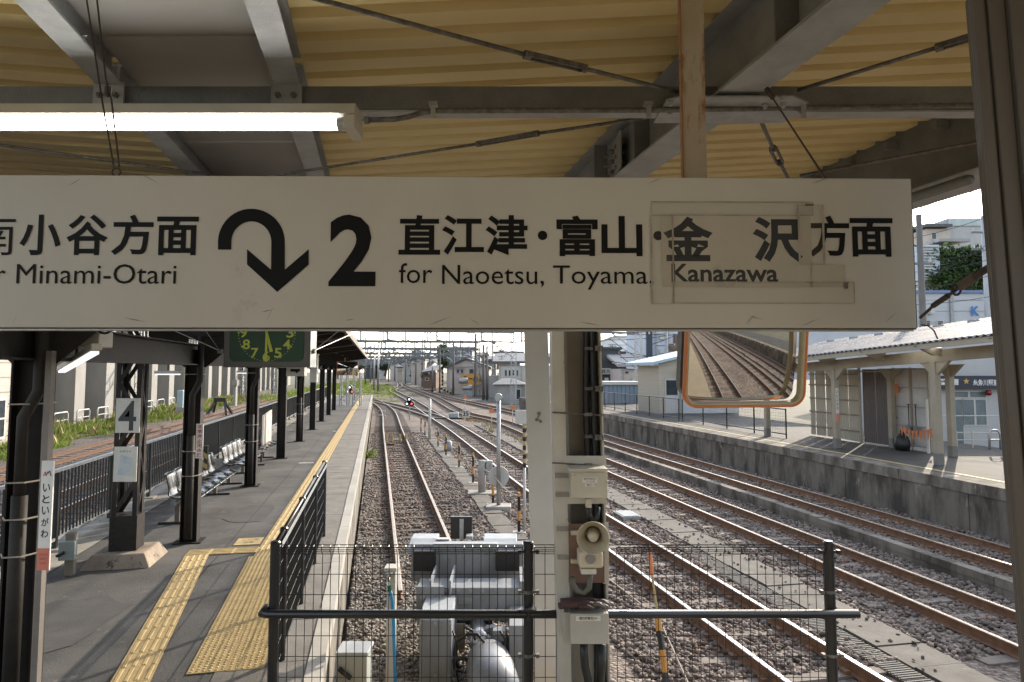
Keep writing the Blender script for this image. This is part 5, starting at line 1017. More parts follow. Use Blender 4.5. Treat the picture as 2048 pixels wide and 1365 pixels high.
def rcol(label, px, py, l=14.4, note=False, h=None):
    p = toP(at(px, py, l=l)); s = p.y; t = thing('canopy_column', label, 'column', W(l, s, 0), 'cream columns of the opposite canopy'); hz = (h or ez(s) - .45)
    m = MB(PFM); m.box(l - .085, l + .085, s - .085, s + .085, .3, hz); m.build('shaft', PCR, t, bevel=.01); m = MB(PFM); m.box(l - .088, l + .088, s - .088, s + .088, 0, .3); m.build('painted_base', mat('grey_base_band', (.2, .19, .17), None, 5, .7), t)
    m = MB(PFM); m.prism([(-.5, 0), (.5, 0), (.1, -.35), (-.1, -.35)], Matrix.Translation((l - .05, s, hz + .02)) @ Matrix(((0, 0, 1, 0), (1, 0, 0, 0), (0, 1, 0, 0), (0, 0, 0, 1))), .1); m.build('bracket', PCR, t)
    if note:
        f = frame(W(l - .06, s - .088, .85), (TC, TS, 0), (0, 0, 1)); m = MB(f); m.box(0, .11, 0, 1.05, -.004, .004); o = m.build('notice_strip', LAB, t)
        for i, ch in enumerate('いといがわ'): text(ch, INK, f, .02, .09, .88 - i * .13, .98 - i * .13, o, .01, lift=.006)
        m = MB(f); m.add([(0, 0, .006), (.11, 0, .006), (.11, .25, .006), (0, .25, .006)], [(0, 1, 2, 3)]); m.build('pink_band', mat('salmon_print', (.6, .2, .13)), o)
    return t
rcol('cream column with the small white name strip, opposite platform', 1674, 897, note=True); rcol('cream column nearest the taupe post, opposite platform', 1878, 928); rcol('cream column half hidden by the convex mirror', 1535, 875)
rcol('cream rear column beside the shovel rack', 1786, 896, 16.2); rcol('cream rear column in front of the police box', 1905, 900, 16.2)
# rear screens
TRL = mat('translucent_cream_sheet', (.42, .38, .3), (.34, .305, .24), 2, .5, stretch=(1, 1, .3))
sw = thing('windbreak_screen', 'pale cream corrugated windbreak screen at the back of the platform', 'screen', W(16.2, 22, 0)); s1_ = toP(at(1621, 890, l=16.2)).y; s0_ = toP(at(1722, 890, l=16.2)).y; se_ = toP(at(1780, 890, l=16.2)).y; sr_ = toP(at(1850, 890, l=16.2)).y
def corr(par, name, sa, sb, mt, l=16.25, z0=.05, z1=2.5):
    m = MB(PFM); rows = []; s = sa
    while s < sb: rows.append([(l + .012 * math.sin(s * 70), s, z0), (l + .012 * math.sin(s * 70), s, z1)]); s += .022
    m.grid(rows); m.build(name, mt, par, solid=.003)
k = 0; s = s0_
while s < s1_ - .1:
    e = min(s + .62, s1_); corr(sw, 'sheet', s + .005, e - .005, TRL); s = e
for z in (.35, .9, 1.4, 1.9, 2.3): m = MB(PFM); m.box(16.19, 16.225, s0_, s1_, z, z + .05); m.build('crosspiece', mat('screen_rail', (.25, .22, .17), None, 4, .7), sw)
m = MB(PFM); m.box(16.16, 16.23, s0_ - .06, s0_, 0, 2.55); m.build('post', PCR, sw)
sw2 = thing('windbreak_screen', 'dark grey-brown corrugated windbreak screen beside the shovels', 'screen', W(16.2, 20, 0)); s = se_ + .01
DKS = mat('smoky_sheet', (.11, .09, .085), (.085, .07, .066), 2, .45)
while s < s0_ - .1: e = min(s + .62, s0_ - .07); corr(sw2, 'sheet', s + .005, e - .005, DKS); s = e
m = MB(PFM); m.box(16.19, 16.225, se_ + .25, s0_ - .07, 2.4, 2.45); m.build('top_rail', PCR, sw2)
sw3 = thing('windbreak_screen', 'white panelled windbreak frame behind the hanging shovels', 'screen', W(16.4, 19, 0)); k = 0
for z in (.15, .75, 1.35, 1.95):
    for i in range(2):
        L_ = (se_ - sr_) / 2; m = MB(PFM); m.box(16.44, 16.46, sr_ + i * L_ + .012, sr_ + (i + 1) * L_ - .012, z, z + .585); m.build('panel', mat('pale_panel', (.55, .54, .52), None, 2, .6), sw3)
for z in (.1, .7, 1.3, 1.9, 2.48): m = MB(PFM); m.box(16.4, 16.435, sr_, se_, z, z + .045); m.build('crossbar', GREYST, sw3)
for i in range(3): m = MB(PFM); s = sr_ + (se_ - sr_) * i / 2; m.box(16.38, 16.44, s - .03, s + .03, 0, 2.55); m.build('upright', PCR, sw3)
for i, (px, lab, oc) in enumerate(((1790, 'orange-bladed snow shovel hanging upside down by the screen', 1), (1816, 'small dark shovel hanging next to the orange-bladed one', 0), (1830, 'small dark shovel hanging farther from the orange-bladed one', 0))):
    p = toP(at(px, 800, l=16.3)); t = thing('shovel', lab, 'shovel', W(16.3, p.y, .8), 'shovels hanging on the screen'); x, s = 16.3, p.y
    z0, z1 = (.95, 1.75) if i == 0 else (.75, 1.4)
    m = MB(PFM); m.tube([(x, s, z0), (x, s, z1)], .016, 6); m.tube([(x, s - .06, z0 if i == 0 else z1), (x, s + .06, z0 if i == 0 else z1)], .014, 6); m.build('handle', BLACKP, t)
    zb_ = z1 if i == 0 else z0 - .28; f = frame(W(x - .01, s, zb_), (TS, -TC, 0), (0, 0, 1)); m = MB(f); m.prism([(-.17, .02), (-.13, 0), (.13, 0), (.17, .02), (.17, .24), (.1, .28), (-.1, .28), (-.17, .24)] if i == 0 else [(-.1, .04), (0, 0), (.1, .04), (.1, .24), (.04, .3), (-.04, .3), (-.1, .24)], Matrix.Identity(4), .02); m.build('blade', ORANGE if oc else GREYDK, t)
bu = thing('pennant_string', 'orange pennant bunting strung beside the shovels', 'bunting', W(15.6, 18.6, .6)); pts = [toP(at(x, y, l=15.7)) for x, y in ((1800, 852), (1822, 862), (1845, 862), (1868, 858))]
m = MB(PFM); m.tube(pts, .008, 5); m.build('cord', ORANGE, bu)
for i in range(9):
    t0 = i / 9 * 3; k = min(int(t0), 2); p = pts[k].lerp(pts[k + 1], t0 - k); q = pts[k].lerp(pts[k + 1], min(1, t0 - k + .27)); m = MB(PFM); c = (p + q) / 2; m.add([tuple(p), tuple(q), (c.x, c.y, c.z - .3), (p.x + .01, p.y, p.z), (q.x + .01, q.y, q.z), (c.x + .01, c.y, c.z - .3)], [(0, 1, 2), (5, 4, 3)]); m.build('pennant', ORANGE, bu)
p = toP(at(1804, 880, l=15.9)); bg_ = thing('black_sack', 'black bag slumped under the bunting', 'bag', W(15.9, p.y, 0)); m = MB(PFM); m.lathe([(0, 0), (.2, .02), (.24, .2), (.2, .4), (.08, .5), (.05, .58)], Matrix.Translation((15.9, p.y, .0)), 12); m.build('sack', BLACKR, bg_, smooth=True); m = MB(PFM); m.tube([(15.86, p.y, .56), (15.9, p.y, .66)], .04, 8); m.build('neck', BLACKR, bg_)
# police box and things around it
kb = thing('police_box', 'pale police box with navy sign band and glazed door behind the platform', 'building', at(1950, 900, Y=27))
PW = mat('pale_grey_wall', (.46, .46, .46), (.4, .4, .4), 1, .7)
pbox(kb, 'wall', 1880, 2300, 662, 905, 27, 33, PW); pbox(kb, 'sign_band', 1870, 2062, 752, 778, 26.7, 26.99, mat('navy_band', (.018, .024, .05), None, 4, .35))
def ptext(par, body, x0, x1, y0, y1, Y, mt, off=.02):
    a, b = at(x0, y1, Y=Y), at(x1, y0, Y=Y); return text(body, mt, frame((0, Y, 0), (1, 0, 0), (0, 0, 1)), a.x, b.x, a.z, b.z, par, off)
WINK = mat('white_lettering', (.8, .8, .78), None, 5, .5)
ptext(kb, '川警察署', 1868, 1917, 758, 771, 26.69, WINK); ptext(kb, '糸魚川駅前交番', 1946, 2017, 759, 772, 26.69, WINK)
a = at(1932, 763, Y=26.69); m = MB(); m.add([(a.x + (.13 if i % 2 == 0 else .06) * math.sin(i * math.pi / 5), 26.68, a.z + (.13 if i % 2 == 0 else .06) * math.cos(i * math.pi / 5)) for i in range(10)], [tuple(range(9, -1, -1))]); m.build('star_emblem', mat('gold_star', (.6, .36, .1), None, 5, .4), kb)
def pwin(par, x0, x1, y0, y1, Y, n=1, fm=None, gl=GLASS):
    fm = fm or WHITEP; pp = max(.03, Y * .0011)
    a, b = at(x0, y1, Y=Y), at(x1, y0, Y=Y); m = MB(); fw = min(pp * 1.3, (b.x - a.x) * .12)
    for i in range(n):
        u0 = a.x + (b.x - a.x) * i / n; u1 = a.x + (b.x - a.x) * (i + 1) / n
        m.box(u0, u0 + fw, Y - pp, Y - .001, a.z, b.z); m.box(u1 - fw, u1 - .0005, Y - pp, Y - .001, a.z, b.z); m.box(u0 + fw, u1 - fw, Y - pp, Y - .001, a.z, a.z + fw); m.box(u0 + fw, u1 - fw, Y - pp, Y - .001, b.z - fw, b.z)
    w_ = m.build('window', fm, par)
    for i in range(n):
        u0 = a.x + (b.x - a.x) * i / n + fw; u1 = a.x + (b.x - a.x) * (i + 1) / n - fw; m = MB(); m.box(u0, u1, Y - pp * .5, Y - .002, a.z + fw, b.z - fw); m.build('pane', gl, w_)
GLB = mat('pale_glass', (.2, .24, .26), (.13, .16, .18), 2, .1)
pwin(kb, 1902, 1925, 798, 898, 27, 1, None, GLB); pwin(kb, 1926, 1972, 798, 852, 27, 2, None, GLB); pwin(kb, 1902, 1972, 782, 797, 27, 2, None, GLB)
m = MB(); a = at(1977, 786, Y=26.8); m.lathe([(0, .12), (.09, .09), (.12, 0), (.09, -.09), (0, -.12)], Matrix.Translation(a), 12); m.build('red_lamp', mat('red_glass', (.2, .01, .01), None, 4, .2), kb, smooth=True)
gw = thing('white_guard_fence', 'low white guard fence in front of the police box', 'fence', at(1950, 895, Y=22)); m = MB()
for py in (865, 880): m.tube([at(1905, py, Y=22), at(2010, py + 2, Y=22)], .02, 6)
m.build('rail', WHITEP, gw)
for px in (1912, 1944, 1976, 2008): m = MB(); a = at(px, 862, Y=22); m.tube([(a.x, 22, 0), (a.x, 22, a.z)], .03, 6); m.build('post', WHITEP, gw)
m = MB(); m.tube([at(1880, 832, Y=22.5), at(2010, 832, Y=22.5)], .02, 6); m.build('high_rail', WHITEP, gw)
ua = thing('bicycle_hoop', 'bent steel hoop barrier on the paving near the taupe post', 'barrier', at(1990, 900, Y=20)); m = MB(); m.tube([at(x, y, Y=20) for x, y in ((1979, 900), (1979, 868), (1983, 861), (1994, 861), (2000, 868), (2001, 900))], .03, 8); m.build('hoop', GALV, ua, smooth=True); m = MB(); m.tube([at(1979, 880, Y=20), at(2001, 880, Y=20)], .02, 6); m.build('crossbar', GALV, ua)
wpz = at(1857, 900, Y=20.5); t = thing('white_pole', 'slim white pole behind the cream column', 'pole', wpz); m = MB(); m.tube([(wpz.x, 20.5, 0), (wpz.x, 20.5, 1.6)], .045, 8); m.build('shaft', WHITEP, t); m = MB(); m.tube([(wpz.x, 20.5, 1.6), (wpz.x, 20.5, 1.63)], .05, 8); m.build('cap', GREYST, t)
# ================================================================== BUILDINGS, YARD AND DISTANCE
def tri_roof(par, px0, px1, py_e, py_r, Y0, Y1, mt, over=6, ridge=None):
    """gable facing the viewer"""
    a, b = at(px0 - over, py_e, Y=Y0), at(px1 + over, py_e, Y=Y0); r = at(ridge or (px0 + px1) / 2, py_r, Y=Y0); th = Y0 * .0022 + .05; m = MB()
    for (p, q) in ((a, r), (r, b)):
        m.add([(p.x, Y0 - .5, p.z), (q.x, Y0 - .5, q.z), (q.x, Y1 + .5, q.z), (p.x, Y1 + .5, p.z), (p.x, Y0 - .5, p.z + th), (q.x, Y0 - .5, q.z + th), (q.x, Y1 + .5, q.z + th), (p.x, Y1 + .5, p.z + th)], [(3, 2, 1, 0), (4, 5, 6, 7), (0, 1, 5, 4), (1, 2, 6, 5), (2, 3, 7, 6), (3, 0, 4, 7)])
    return m.build('roof', mt, par)
def gable(par, px0, px1, py_e, py_r, Y0, mt, ridge=None):
    a, b, r = at(px0, py_e, Y=Y0), at(px1, py_e, Y=Y0), at(ridge or (px0 + px1) / 2, py_r, Y=Y0); m = MB(); m.add([tuple(a), tuple(b), tuple(r), (a.x, Y0 + .3, a.z), (b.x, Y0 + .3, b.z), (r.x, Y0 + .3, r.z)], [(0, 1, 2), (5, 4, 3), (0, 3, 4, 1), (1, 4, 5, 2), (2, 5, 3, 0)]); return m.build('gable', mt, par)
def slab_roof(par, px0, px1, py, Y0, Y1, mt, th=.3, over=.5, rise=0):
    a, b = at(px0, py, Y=Y0), at(px1, py, Y=Y0); m = MB(); m.add([(a.x - over, Y0 - over, a.z), (b.x + over, Y0 - over, a.z), (b.x + over, Y1 + over, a.z + rise), (a.x - over, Y1 + over, a.z + rise), (a.x - over, Y0 - over, a.z + th), (b.x + over, Y0 - over, a.z + th), (b.x + over, Y1 + over, a.z + th + rise), (a.x - over, Y1 + over, a.z + th + rise)], [(3, 2, 1, 0), (4, 5, 6, 7), (0, 1, 5, 4), (1, 2, 6, 5), (2, 3, 7, 6), (3, 0, 4, 7)]); return m.build('roof', mt, par)
def bld(name, label, px0, px1, pyt, pyb, Y0, Y1, mt, cat='building'):
    t = thing(name, label, cat, at((px0 + px1) / 2, pyb, Y=Y0)); pbox(t, 'wall', px0, px1, pyt, pyb, Y0, Y1, mt); return t
SID_B = mat('beige_siding', (.5, .45, .36), (.44, .39, .31), 1, .7, stretch=(.1, .1, 9)); SID_BL = mat('blue_grey_siding', (.2, .27, .33), (.17, .23, .28), 1, .6); WHT = mat('white_render', (.54, .53, .505), (.46, .45, .43), .7, .7)
GRYW = mat('grey_render', (.36, .35, .34), (.3, .29, .28), .8, .7); DKW = mat('charcoal_wall', (.06, .06, .065), (.045, .045, .05), 1, .6); TILE = mat('grey_tile_roof', (.12, .12, .125), (.08, .08, .085), 3, .6); BLUER = mat('pale_blue_metal_roof', (.4, .52, .6), (.34, .46, .54), 1.5, .4); BRNW = mat('brown_timber_wall', (.2, .13, .09), (.14, .09, .065), 2, .8); PINKW = mat('pale_pink_render', (.55, .47, .42), (.48, .41, .36), .7, .7)
# beige shed on the opposite platform
t = thing('beige_shed', 'beige lap-sided shed with pale blue roof behind the opposite railing', 'shed', W(16, 39, 0)); sA = toP(at(1318, 800, l=16)).y; sB = toP(at(1277, 800, l=16)).y; zt2 = 2.75
m = MB(PFM); m.box(16, 21, sA, sB, -.4, zt2); m.build('wall', SID_B, t)
for i in range(16):
    z = -.2 + i * .185; m = MB(PFM); m.box(15.972, 16, sA, sB, z, z + .165); m.build('siding_board', SID_B, t)
    m = MB(PFM); m.box(16, 21, sA - .028, sA, z, z + .165); m.build('siding_board', SID_B, t)
m = MB(PFM); m.add([(15.4, sA - .6, 2.8), (21.4, sA - .6, 4.1), (21.4, sB + .6, 4.1), (15.4, sB + .6, 2.8), (15.4, sA - .6, 2.95), (21.4, sA - .6, 4.25), (21.4, sB + .6, 4.25), (15.4, sB + .6, 2.95)], [(3, 2, 1, 0), (4, 5, 6, 7), (0, 1, 5, 4), (1, 2, 6, 5), (2, 3, 7, 6), (3, 0, 4, 7)]); m.build('roof', BLUER, t)
m = MB(PFM); m.add([(16, sA, zt2), (21, sA, zt2), (21, sA, 4.0), (16, sA, 2.9)], [(0, 1, 2, 3)]); m.build('gable_wall', SID_B, t, solid=.05)
m = MB(PFM); m.box(16.35, 17.2, sA - .09, sA - .03, 0, 2.0); d_ = m.build('door', WHITEP, t); m = MB(PFM); m.box(16.42, 17.1, sA - .11, sA - .095, 1.05, 1.9); m.build('pane', GLASS, d_)
m = MB(PFM); m.box(17.1, 18.2, sA - .5, sA - .1, 2.15, 2.5); m.build('air_unit', GREYST, t)
m = MB(PFM); m.box(17.3, 20.8, sA - .4, sA - .03, 0, 2.1); m.build('door_panel', mat('pale_door_sheet', (.55, .56, .56), None, 1, .6), t)
# blue-grey wall and railings' far neighbours
t = bld('blue_grey_shed', 'long blue-grey wall with white coping behind the opposite railing', 1180, 1285, 770, 832, 52, 56, SID_BL, 'shed'); pbox(t, 'coping', 1178, 1287, 764, 770, 51.8, 56.2, WHT)
for i in range(12): pbox(t, 'panel_joint', 1184 + i * 8.4, 1184.6 + i * 8.4, 771, 831, 51.96, 51.999, mat('blue_grey_joint', (.13, .17, .21), None, 3, .7))  # joint lines in a darker blue-grey than the wall
t = bld('charcoal_building', 'charcoal commercial building with a white sign, right of the steel column', 1190, 1240, 700, 778, 78, 90, DKW); pbox(t, 'side_wing', 1240, 1252, 703, 770, 79, 90, BRNW); sgn_ = pbox(t, 'sign_board', 1196, 1222, 737, 749, 77.6, 77.98, WHT); ptext(sgn_, '匠人', 1204, 1220, 739, 747, 77.55, INK, .01)
slab_roof(t, 1190, 1240, 700, 78, 90, DKW, .3, .2)
t = bld('pale_block', 'pale grey flat-roofed block rising behind the charcoal building', 1229, 1269, 677, 775, 105, 120, mat('pale_grey_block', (.6, .62, .64), (.54, .56, .58), .5, .7)); slab_roof(t, 1229, 1269, 677, 105, 120, GRYW, .4, .1); pbox(t, 'seam', 1229, 1269, 690, 691, 104.9, 104.99, GRYW); pbox(t, 'annex', 1260, 1300, 703, 775, 104, 118, WHT); pwin(t, 1275, 1279, 705, 712, 104)
t = bld('beige_house', 'low beige house with a small window behind the blue-grey wall', 1243, 1292, 738, 800, 70, 78, PINKW, 'house'); slab_roof(t, 1240, 1294, 734, 70, 78, GRYW, .3, .3, 1.2); pwin(t, 1249, 1258, 742, 749, 70)
t = bld('pale_blue_tower', 'pale blue apartment tower with a navy edge strip and balconies', 1295, 1420, 560, 800, 85, 100, mat('pale_blue_wall', (.52, .57, .66), (.46, .51, .6), .4, .7)); pbox(t, 'navy_strip', 1293, 1304, 640, 723, 84.6, 84.99, mat('navy_wall', (.03, .045, .07), None, 2, .5)); pbox(t, 'balcony', 1342, 1372, 688, 700, 83.6, 84.99, BRNW); pwin(t, 1346, 1362, 668, 688, 85, 3, BRNW); slab_roof(t, 1295, 1420, 560, 85, 100, GRYW, .5, .2)
for py in (664, 714): pbox(t, 'strip_light', 1297, 1300, py, py + 6, 84.4, 84.59, WHT)
# things on the upper right
t = bld('blue_letter_building', 'pale warehouse wall with a blue letter K over the silver canopy', 1600, 1978, 586, 760, 44, 52, mat('pale_bluish_wall', (.48, .5, .53), (.42, .44, .47), .5, .65)); pbox(t, 'parapet', 1598, 1980, 581, 586, 43.8, 52.2, mat('blue_trim', (.16, .22, .42), None, 2, .5))
BLU = mat('blue_letter', (.03, .16, .45), None, 3, .4); ptext(t, 'K', 1943, 1958, 613, 632, 43.9, BLU, .03); ptext(t, 'O', 1943, 1959, 641, 660, 43.9, BLU, .03)
for x0, x1 in ((1630, 1640), (1678, 1690), (1710, 1725), (1733, 1745), (1852, 1860), (1873, 1887)): pwin(t, x0, x1, 641, 660, 44)
for py in (600, 622, 645): pbox(t, 'panel_seam', 1600, 1978, py, py + .8, 43.96, 43.999, GRYW)
t = bld('ivy_house', 'terraced white house overgrown with ivy above the warehouse', 1850, 2000, 492, 600, 70, 85, WHT, 'house'); slab_roof(t, 1880, 1935, 484, 69.5, 84, GRYW, .3, .2)
pbox(t, 'slat_wall', 1842, 1878, 490, 560, 68, 70, mat('pale_slats', (.5, .58, .68), None, 1, .6))
for i in range(12): pbox(t, 'slat', 1842, 1878 - i * 1.5, 492 + i * 5.5, 494.5 + i * 5.5, 67.8, 67.99, WHT)
for py in (525, 552): pbox(t, 'terrace', 1850, 1990, py, py + 5, 68.5, 69.99, WHT)
pwin(t, 1935, 1950, 530, 548, 70, 2)
t = bld('pink_rooftop_house', 'pale pink and grey block on the skyline beside the taupe post', 1854, 1900, 458, 500, 95, 105, PINKW); pbox(t, 'wing', 1895, 1965, 438, 500, 96, 108, PW); slab_roof(t, 1852, 1896, 455, 94.5, 105, TILE, .4, .4, .8); pwin(t, 1862, 1872, 465, 480, 95); pbox(t, 'water_tank', 1854, 1870, 447, 455, 97, 99, mat('teal_tank', (.2, .34, .38), None, 2, .5)); pbox(t, 'upper_wing', 1897, 1964, 437, 452, 95.8, 95.99, mat('pale_teal', (.5, .58, .58), None, 1, .6))
def leaves(name, par, pts, mt, size, flat=False):
    n = len(pts); s = rng.uniform(size * .6, size * 1.4, n); a = rng.normal(size=(n, 3)); a /= np.linalg.norm(a, axis=1)[:, None]; b = np.cross(a, rng.normal(size=(n, 3))); b /= np.linalg.norm(b, axis=1)[:, None]
    if flat: a[:, 2] *= .4
    c = np.stack([pts - a * s[:, None], pts + b * (s * .6)[:, None], pts + a * s[:, None], pts - b * (s * .6)[:, None]], 1).reshape(-1, 3)
    off = np.array(wloc(par)) if par else 0; c = c - off
    me = bpy.data.meshes.new(name); me.vertices.add(n * 4); me.vertices.foreach_set('co', c.ravel()); me.loops.add(n * 4); me.loops.foreach_set('vertex_index', np.arange(n * 4, dtype=np.int32)); me.polygons.add(n); me.polygons.foreach_set('loop_start', np.arange(0, n * 4, 4, dtype=np.int32)); me.update(calc_edges=True); me.materials.append(mt)
    o = bpy.data.objects.new(name, me); COL.objects.link(o); o.parent = par; return o
def clumps(c, rad, n, k=9):
    """leaf points in uneven clumps through an ellipsoid"""
    c, rad = np.array(c), np.array(rad); d = rng.normal(size=(k, 3)); d /= np.linalg.norm(d, axis=1)[:, None]; cc = c + d * rad * rng.uniform(.35, .8, (k, 1)); out = []
    for q in cc: p = rng.normal(size=(n // k, 3)); p /= np.linalg.norm(p, axis=1)[:, None]; out.append(q + p * rad * .42 * rng.uniform(.5, 1.0, (n // k, 1)))
    return np.concatenate(out)
def tree(label, px, pyt, pyb, wpx, Y, mt=LEAF, n=1600, z0=None):
    b = at(px, pyb, Y=Y); tp_ = at(px, pyt, Y=Y); h = tp_.z - b.z; r = wpx / FPX * Y / 2; t = thing('tree', label, 'tree', b)
    m = MB(); m.tube([b - V((0, 0, .2)), b + V((.1 * r, 0, h * .35)), b + V((-.05 * r, 0, h * .75))], [r * .14, r * .1, r * .03], 7)
    for k in range(5): an = k * 1.3; m.tube([b + V((0, 0, h * (.3 + .07 * k))), b + V((math.cos(an) * r * .6, math.sin(an) * r * .6, h * (.5 + .07 * k)))], [r * .06, r * .02], 5)
    m.build('trunk', BARK, t); leaves('crown', t, clumps((b.x, b.y, b.z + h * .62), (r, r, h * .4), n, 14), mt, r * .11); return t
def ivy(label, px0, px1, py0, py1, Y, n, mt=GREEN_G):
    t = thing('ivy', label, 'ivy', at((px0 + px1) / 2, py1, Y=Y)); pts = []
    for k in range(26):
        c = at(random.uniform(px0, px1), random.uniform(py0, py1), Y=Y - random.uniform(0, .5)); p = rng.normal(size=(n // 26, 3)) * np.array([.75, .3, .32]) + np.array(c); pts.append(p)
    leaves('leaves', t, np.concatenate(pts), mt, .2); return t
ivy('bright ivy mass over the terrace of the white house', 1862, 1950, 500, 556, 68.4, 1500, LEAF); ivy('darker ivy hanging over the warehouse roof', 1870, 1985, 556, 580, 68, 1700, LEAF); ivy('ivy on the house wall beside the concrete pole', 1950, 1975, 500, 560, 68.2, 900, LEAFD)
tree('rounded hill tree between the pale block and the blue tower', 1283, 668, 740, 44, 112, LEAF, 2200)
# utility poles at right
def pole(label, px, pyt, pyb, Y, r, mt, arms=(), cat='pole', zb=None):
    a, b = at(px, pyt, Y=Y), at(px, pyb, Y=Y); zb = b.z if zb is None else zb; t = thing('utility_pole', label, cat, (a.x, Y, zb)); m = MB(); m.tube([(a.x, Y, zb), (a.x, Y, a.z)], [r, r * .75], 10); m.build('shaft', mt, t, smooth=True)
    for (dz, L_) in arms:
        m = MB(); m.box(a.x - L_, a.x + L_, Y - .05, Y + .05, a.z - dz - .05, a.z - dz + .05); ar = m.build('crossarm', GREYDK, t)
        for e in (-.85, 0, .85): m = MB(); m.lathe([(0, 0), (.06, .02), (.04, .1), (.07, .14), (0, .2)], Matrix.Translation((a.x + L_ * e, Y, a.z - dz + .05)), 8); m.build('insulator', WHITEP, ar)
    return t
pole('dark concrete utility pole just past the end of the sign', 1837, 430, 760, 30, .16, mat('dark_pole', (.14, .13, .12), None, 3, .8), ((2.2, .5),), zb=-.2); pole('grey concrete pole in front of the ivy house', 1968, 432, 760, 40, .24, mat('grey_pole', (.4, .41, .43), (.34, .35, .37), 2, .7), ((1.0, .8), (2.0, .8)), zb=-.2)
pole('concrete utility pole with transformer before the blue tower', 1332, 655, 790, 70, .2, GRYW, ((.8, 1.2), (1.9, 1.0)))
wl = thing('overhead_cables', 'sagging service cables above the silver canopy roof', 'cables', at(1900, 500, Y=35)); m = MB()
for (a, b, sg_) in (((1815, 424), (1975, 366), .05), ((1815, 430), (1975, 370), .1), ((1820, 478), (2000, 425), .1), ((1815, 545), (2000, 512), .2), ((1815, 575), (2000, 545), .2), ((1815, 610), (2000, 590), .1), ((1840, 560), (2000, 470), .2), ((1850, 520), (2000, 490), .2)):
    p, q = at(*a, Y=33), at(*b, Y=33); m.tube([p.lerp(q, k / 8) + V((0, 0, -sg_ * 4 * k / 8 * (1 - k / 8))) for k in range(9)], .014, 5)
m.build('cable', WIRE, wl); m = MB(); c = at(1836, 472, Y=33); m.lathe([(0, .1), (.1, .05), (.12, 0), (.1, -.05), (0, -.1)], Matrix.Translation(c), 10); m.build('splice_box', mat('teal_splice', (.12, .22, .2), None, 3, .5), wl)
wl2 = thing('overhead_cables', 'tangle of service cables between the charcoal building and the pole', 'cables', at(1270, 690, Y=66)); m = MB()
for (a, b) in (((1200, 665), (1330, 668)), ((1203, 680), (1332, 672)), ((1205, 695), (1360, 720)), ((1205, 720), (1365, 738)), ((1205, 728), (1300, 742)), ((1210, 670), (1290, 725)), ((1220, 690), (1270, 735)), ((1300, 690), (1370, 660)), ((1240, 716), (1370, 702))):
    p, q = at(*a, Y=66), at(*b, Y=66); m.tube([p.lerp(q, k / 6) + V((0, 0, -.6 * k / 6 * (1 - k / 6))) for k in range(7)], .03, 4)
m.build('cable', WIRE, wl2)
GAN_ = mat('far_pole_grey', (.2, .205, .21), None, 3, .7)
# ---------------------------------------------------------------- far houses
t = bld('gabled_house', 'pale pinkish gabled house behind the orange sign', 893, 978, 737, 800, 105, 118, PINKW, 'house'); gable(t, 893, 978, 737, 720, 105, PINKW, 932); tri_roof(t, 893, 978, 738, 719, 105, 118, TILE, 4, 932); pwin(t, 912, 928, 738, 748, 105, 2, GRYW); pwin(t, 938, 948, 738, 748, 105, 1, GRYW); pbox(t, 'eave_line', 895, 976, 733.5, 734.5, 104.8, 104.99, GRYW)
so_ = thing('ramen_sign', 'orange shop sign with black brush lettering on the gabled house', 'sign', at(941, 770, Y=103.5)); pbox(so_, 'board', 923, 962, 749, 770, 103.5, 103.9, mat('orange_board', (.72, .35, .06), None, 1, .5)); ptext(so_, 'らーめん', 927, 966, 752, 764, 103.4, INK, .02)
t = bld('white_house', 'white two-storey house with a window row and grey roof', 997, 1100, 731, 800, 95, 108, mat('cream_white_wall', (.66, .63, .55), None, .6, .7), 'house'); slab_roof(t, 994, 1102, 728, 95, 108, TILE, .35, .6, 1.5); pwin(t, 1008, 1038, 739, 754, 95, 4); pwin(t, 1084, 1095, 739, 754, 95, 2); pbox(t, 'side_wing', 978, 998, 752, 800, 96, 108, GRYW)
tri_roof(t, 1078, 1104, 728, 709, 96, 104, TILE, 2); pbox(t, 'lower_roof', 1080, 1102, 755, 771, 92, 95, mat('blue_sheet_roof', (.2, .3, .5), None, 2, .4))
t = bld('dark_shed', 'grey shed with a dark hipped roof at the foot of the lattice mast', 988, 1050, 769, 815, 78, 86, GRYW, 'shed'); a, b = at(984, 769, Y=78), at(1054, 769, Y=78); r = at(1014, 757, Y=81); m = MB(); m.add([(a.x, 77.5, a.z), (b.x, 77.5, b.z), (b.x, 86.5, b.z), (a.x, 86.5, a.z), (r.x - .6, 81, r.z), (r.x + .6, 82, r.z)], [(0, 1, 5, 4), (1, 2, 5), (2, 3, 4, 5), (3, 0, 4), (3, 2, 1, 0)]); m.build('roof', TILE, t); pwin(t, 1030, 1042, 778, 800, 78)
t = bld('rust_brown_building', 'rust-brown upper storey behind the white house', 993, 1040, 706, 740, 130, 140, BRNW); slab_roof(t, 990, 1043, 706, 130, 140, TILE, .3, .5); pwin(t, 1012, 1022, 709, 712, 130)
t = bld('slate_building', 'long slate-grey building on the skyline behind the tree', 898, 944, 700, 745, 150, 165, mat('slate_wall', (.16, .18, .22), None, .5, .6)); slab_roof(t, 896, 946, 698, 150, 165, TILE, .4, .5); pwin(t, 912, 930, 701, 705, 150, 3); pwin(t, 905, 935, 709, 714, 150, 5)
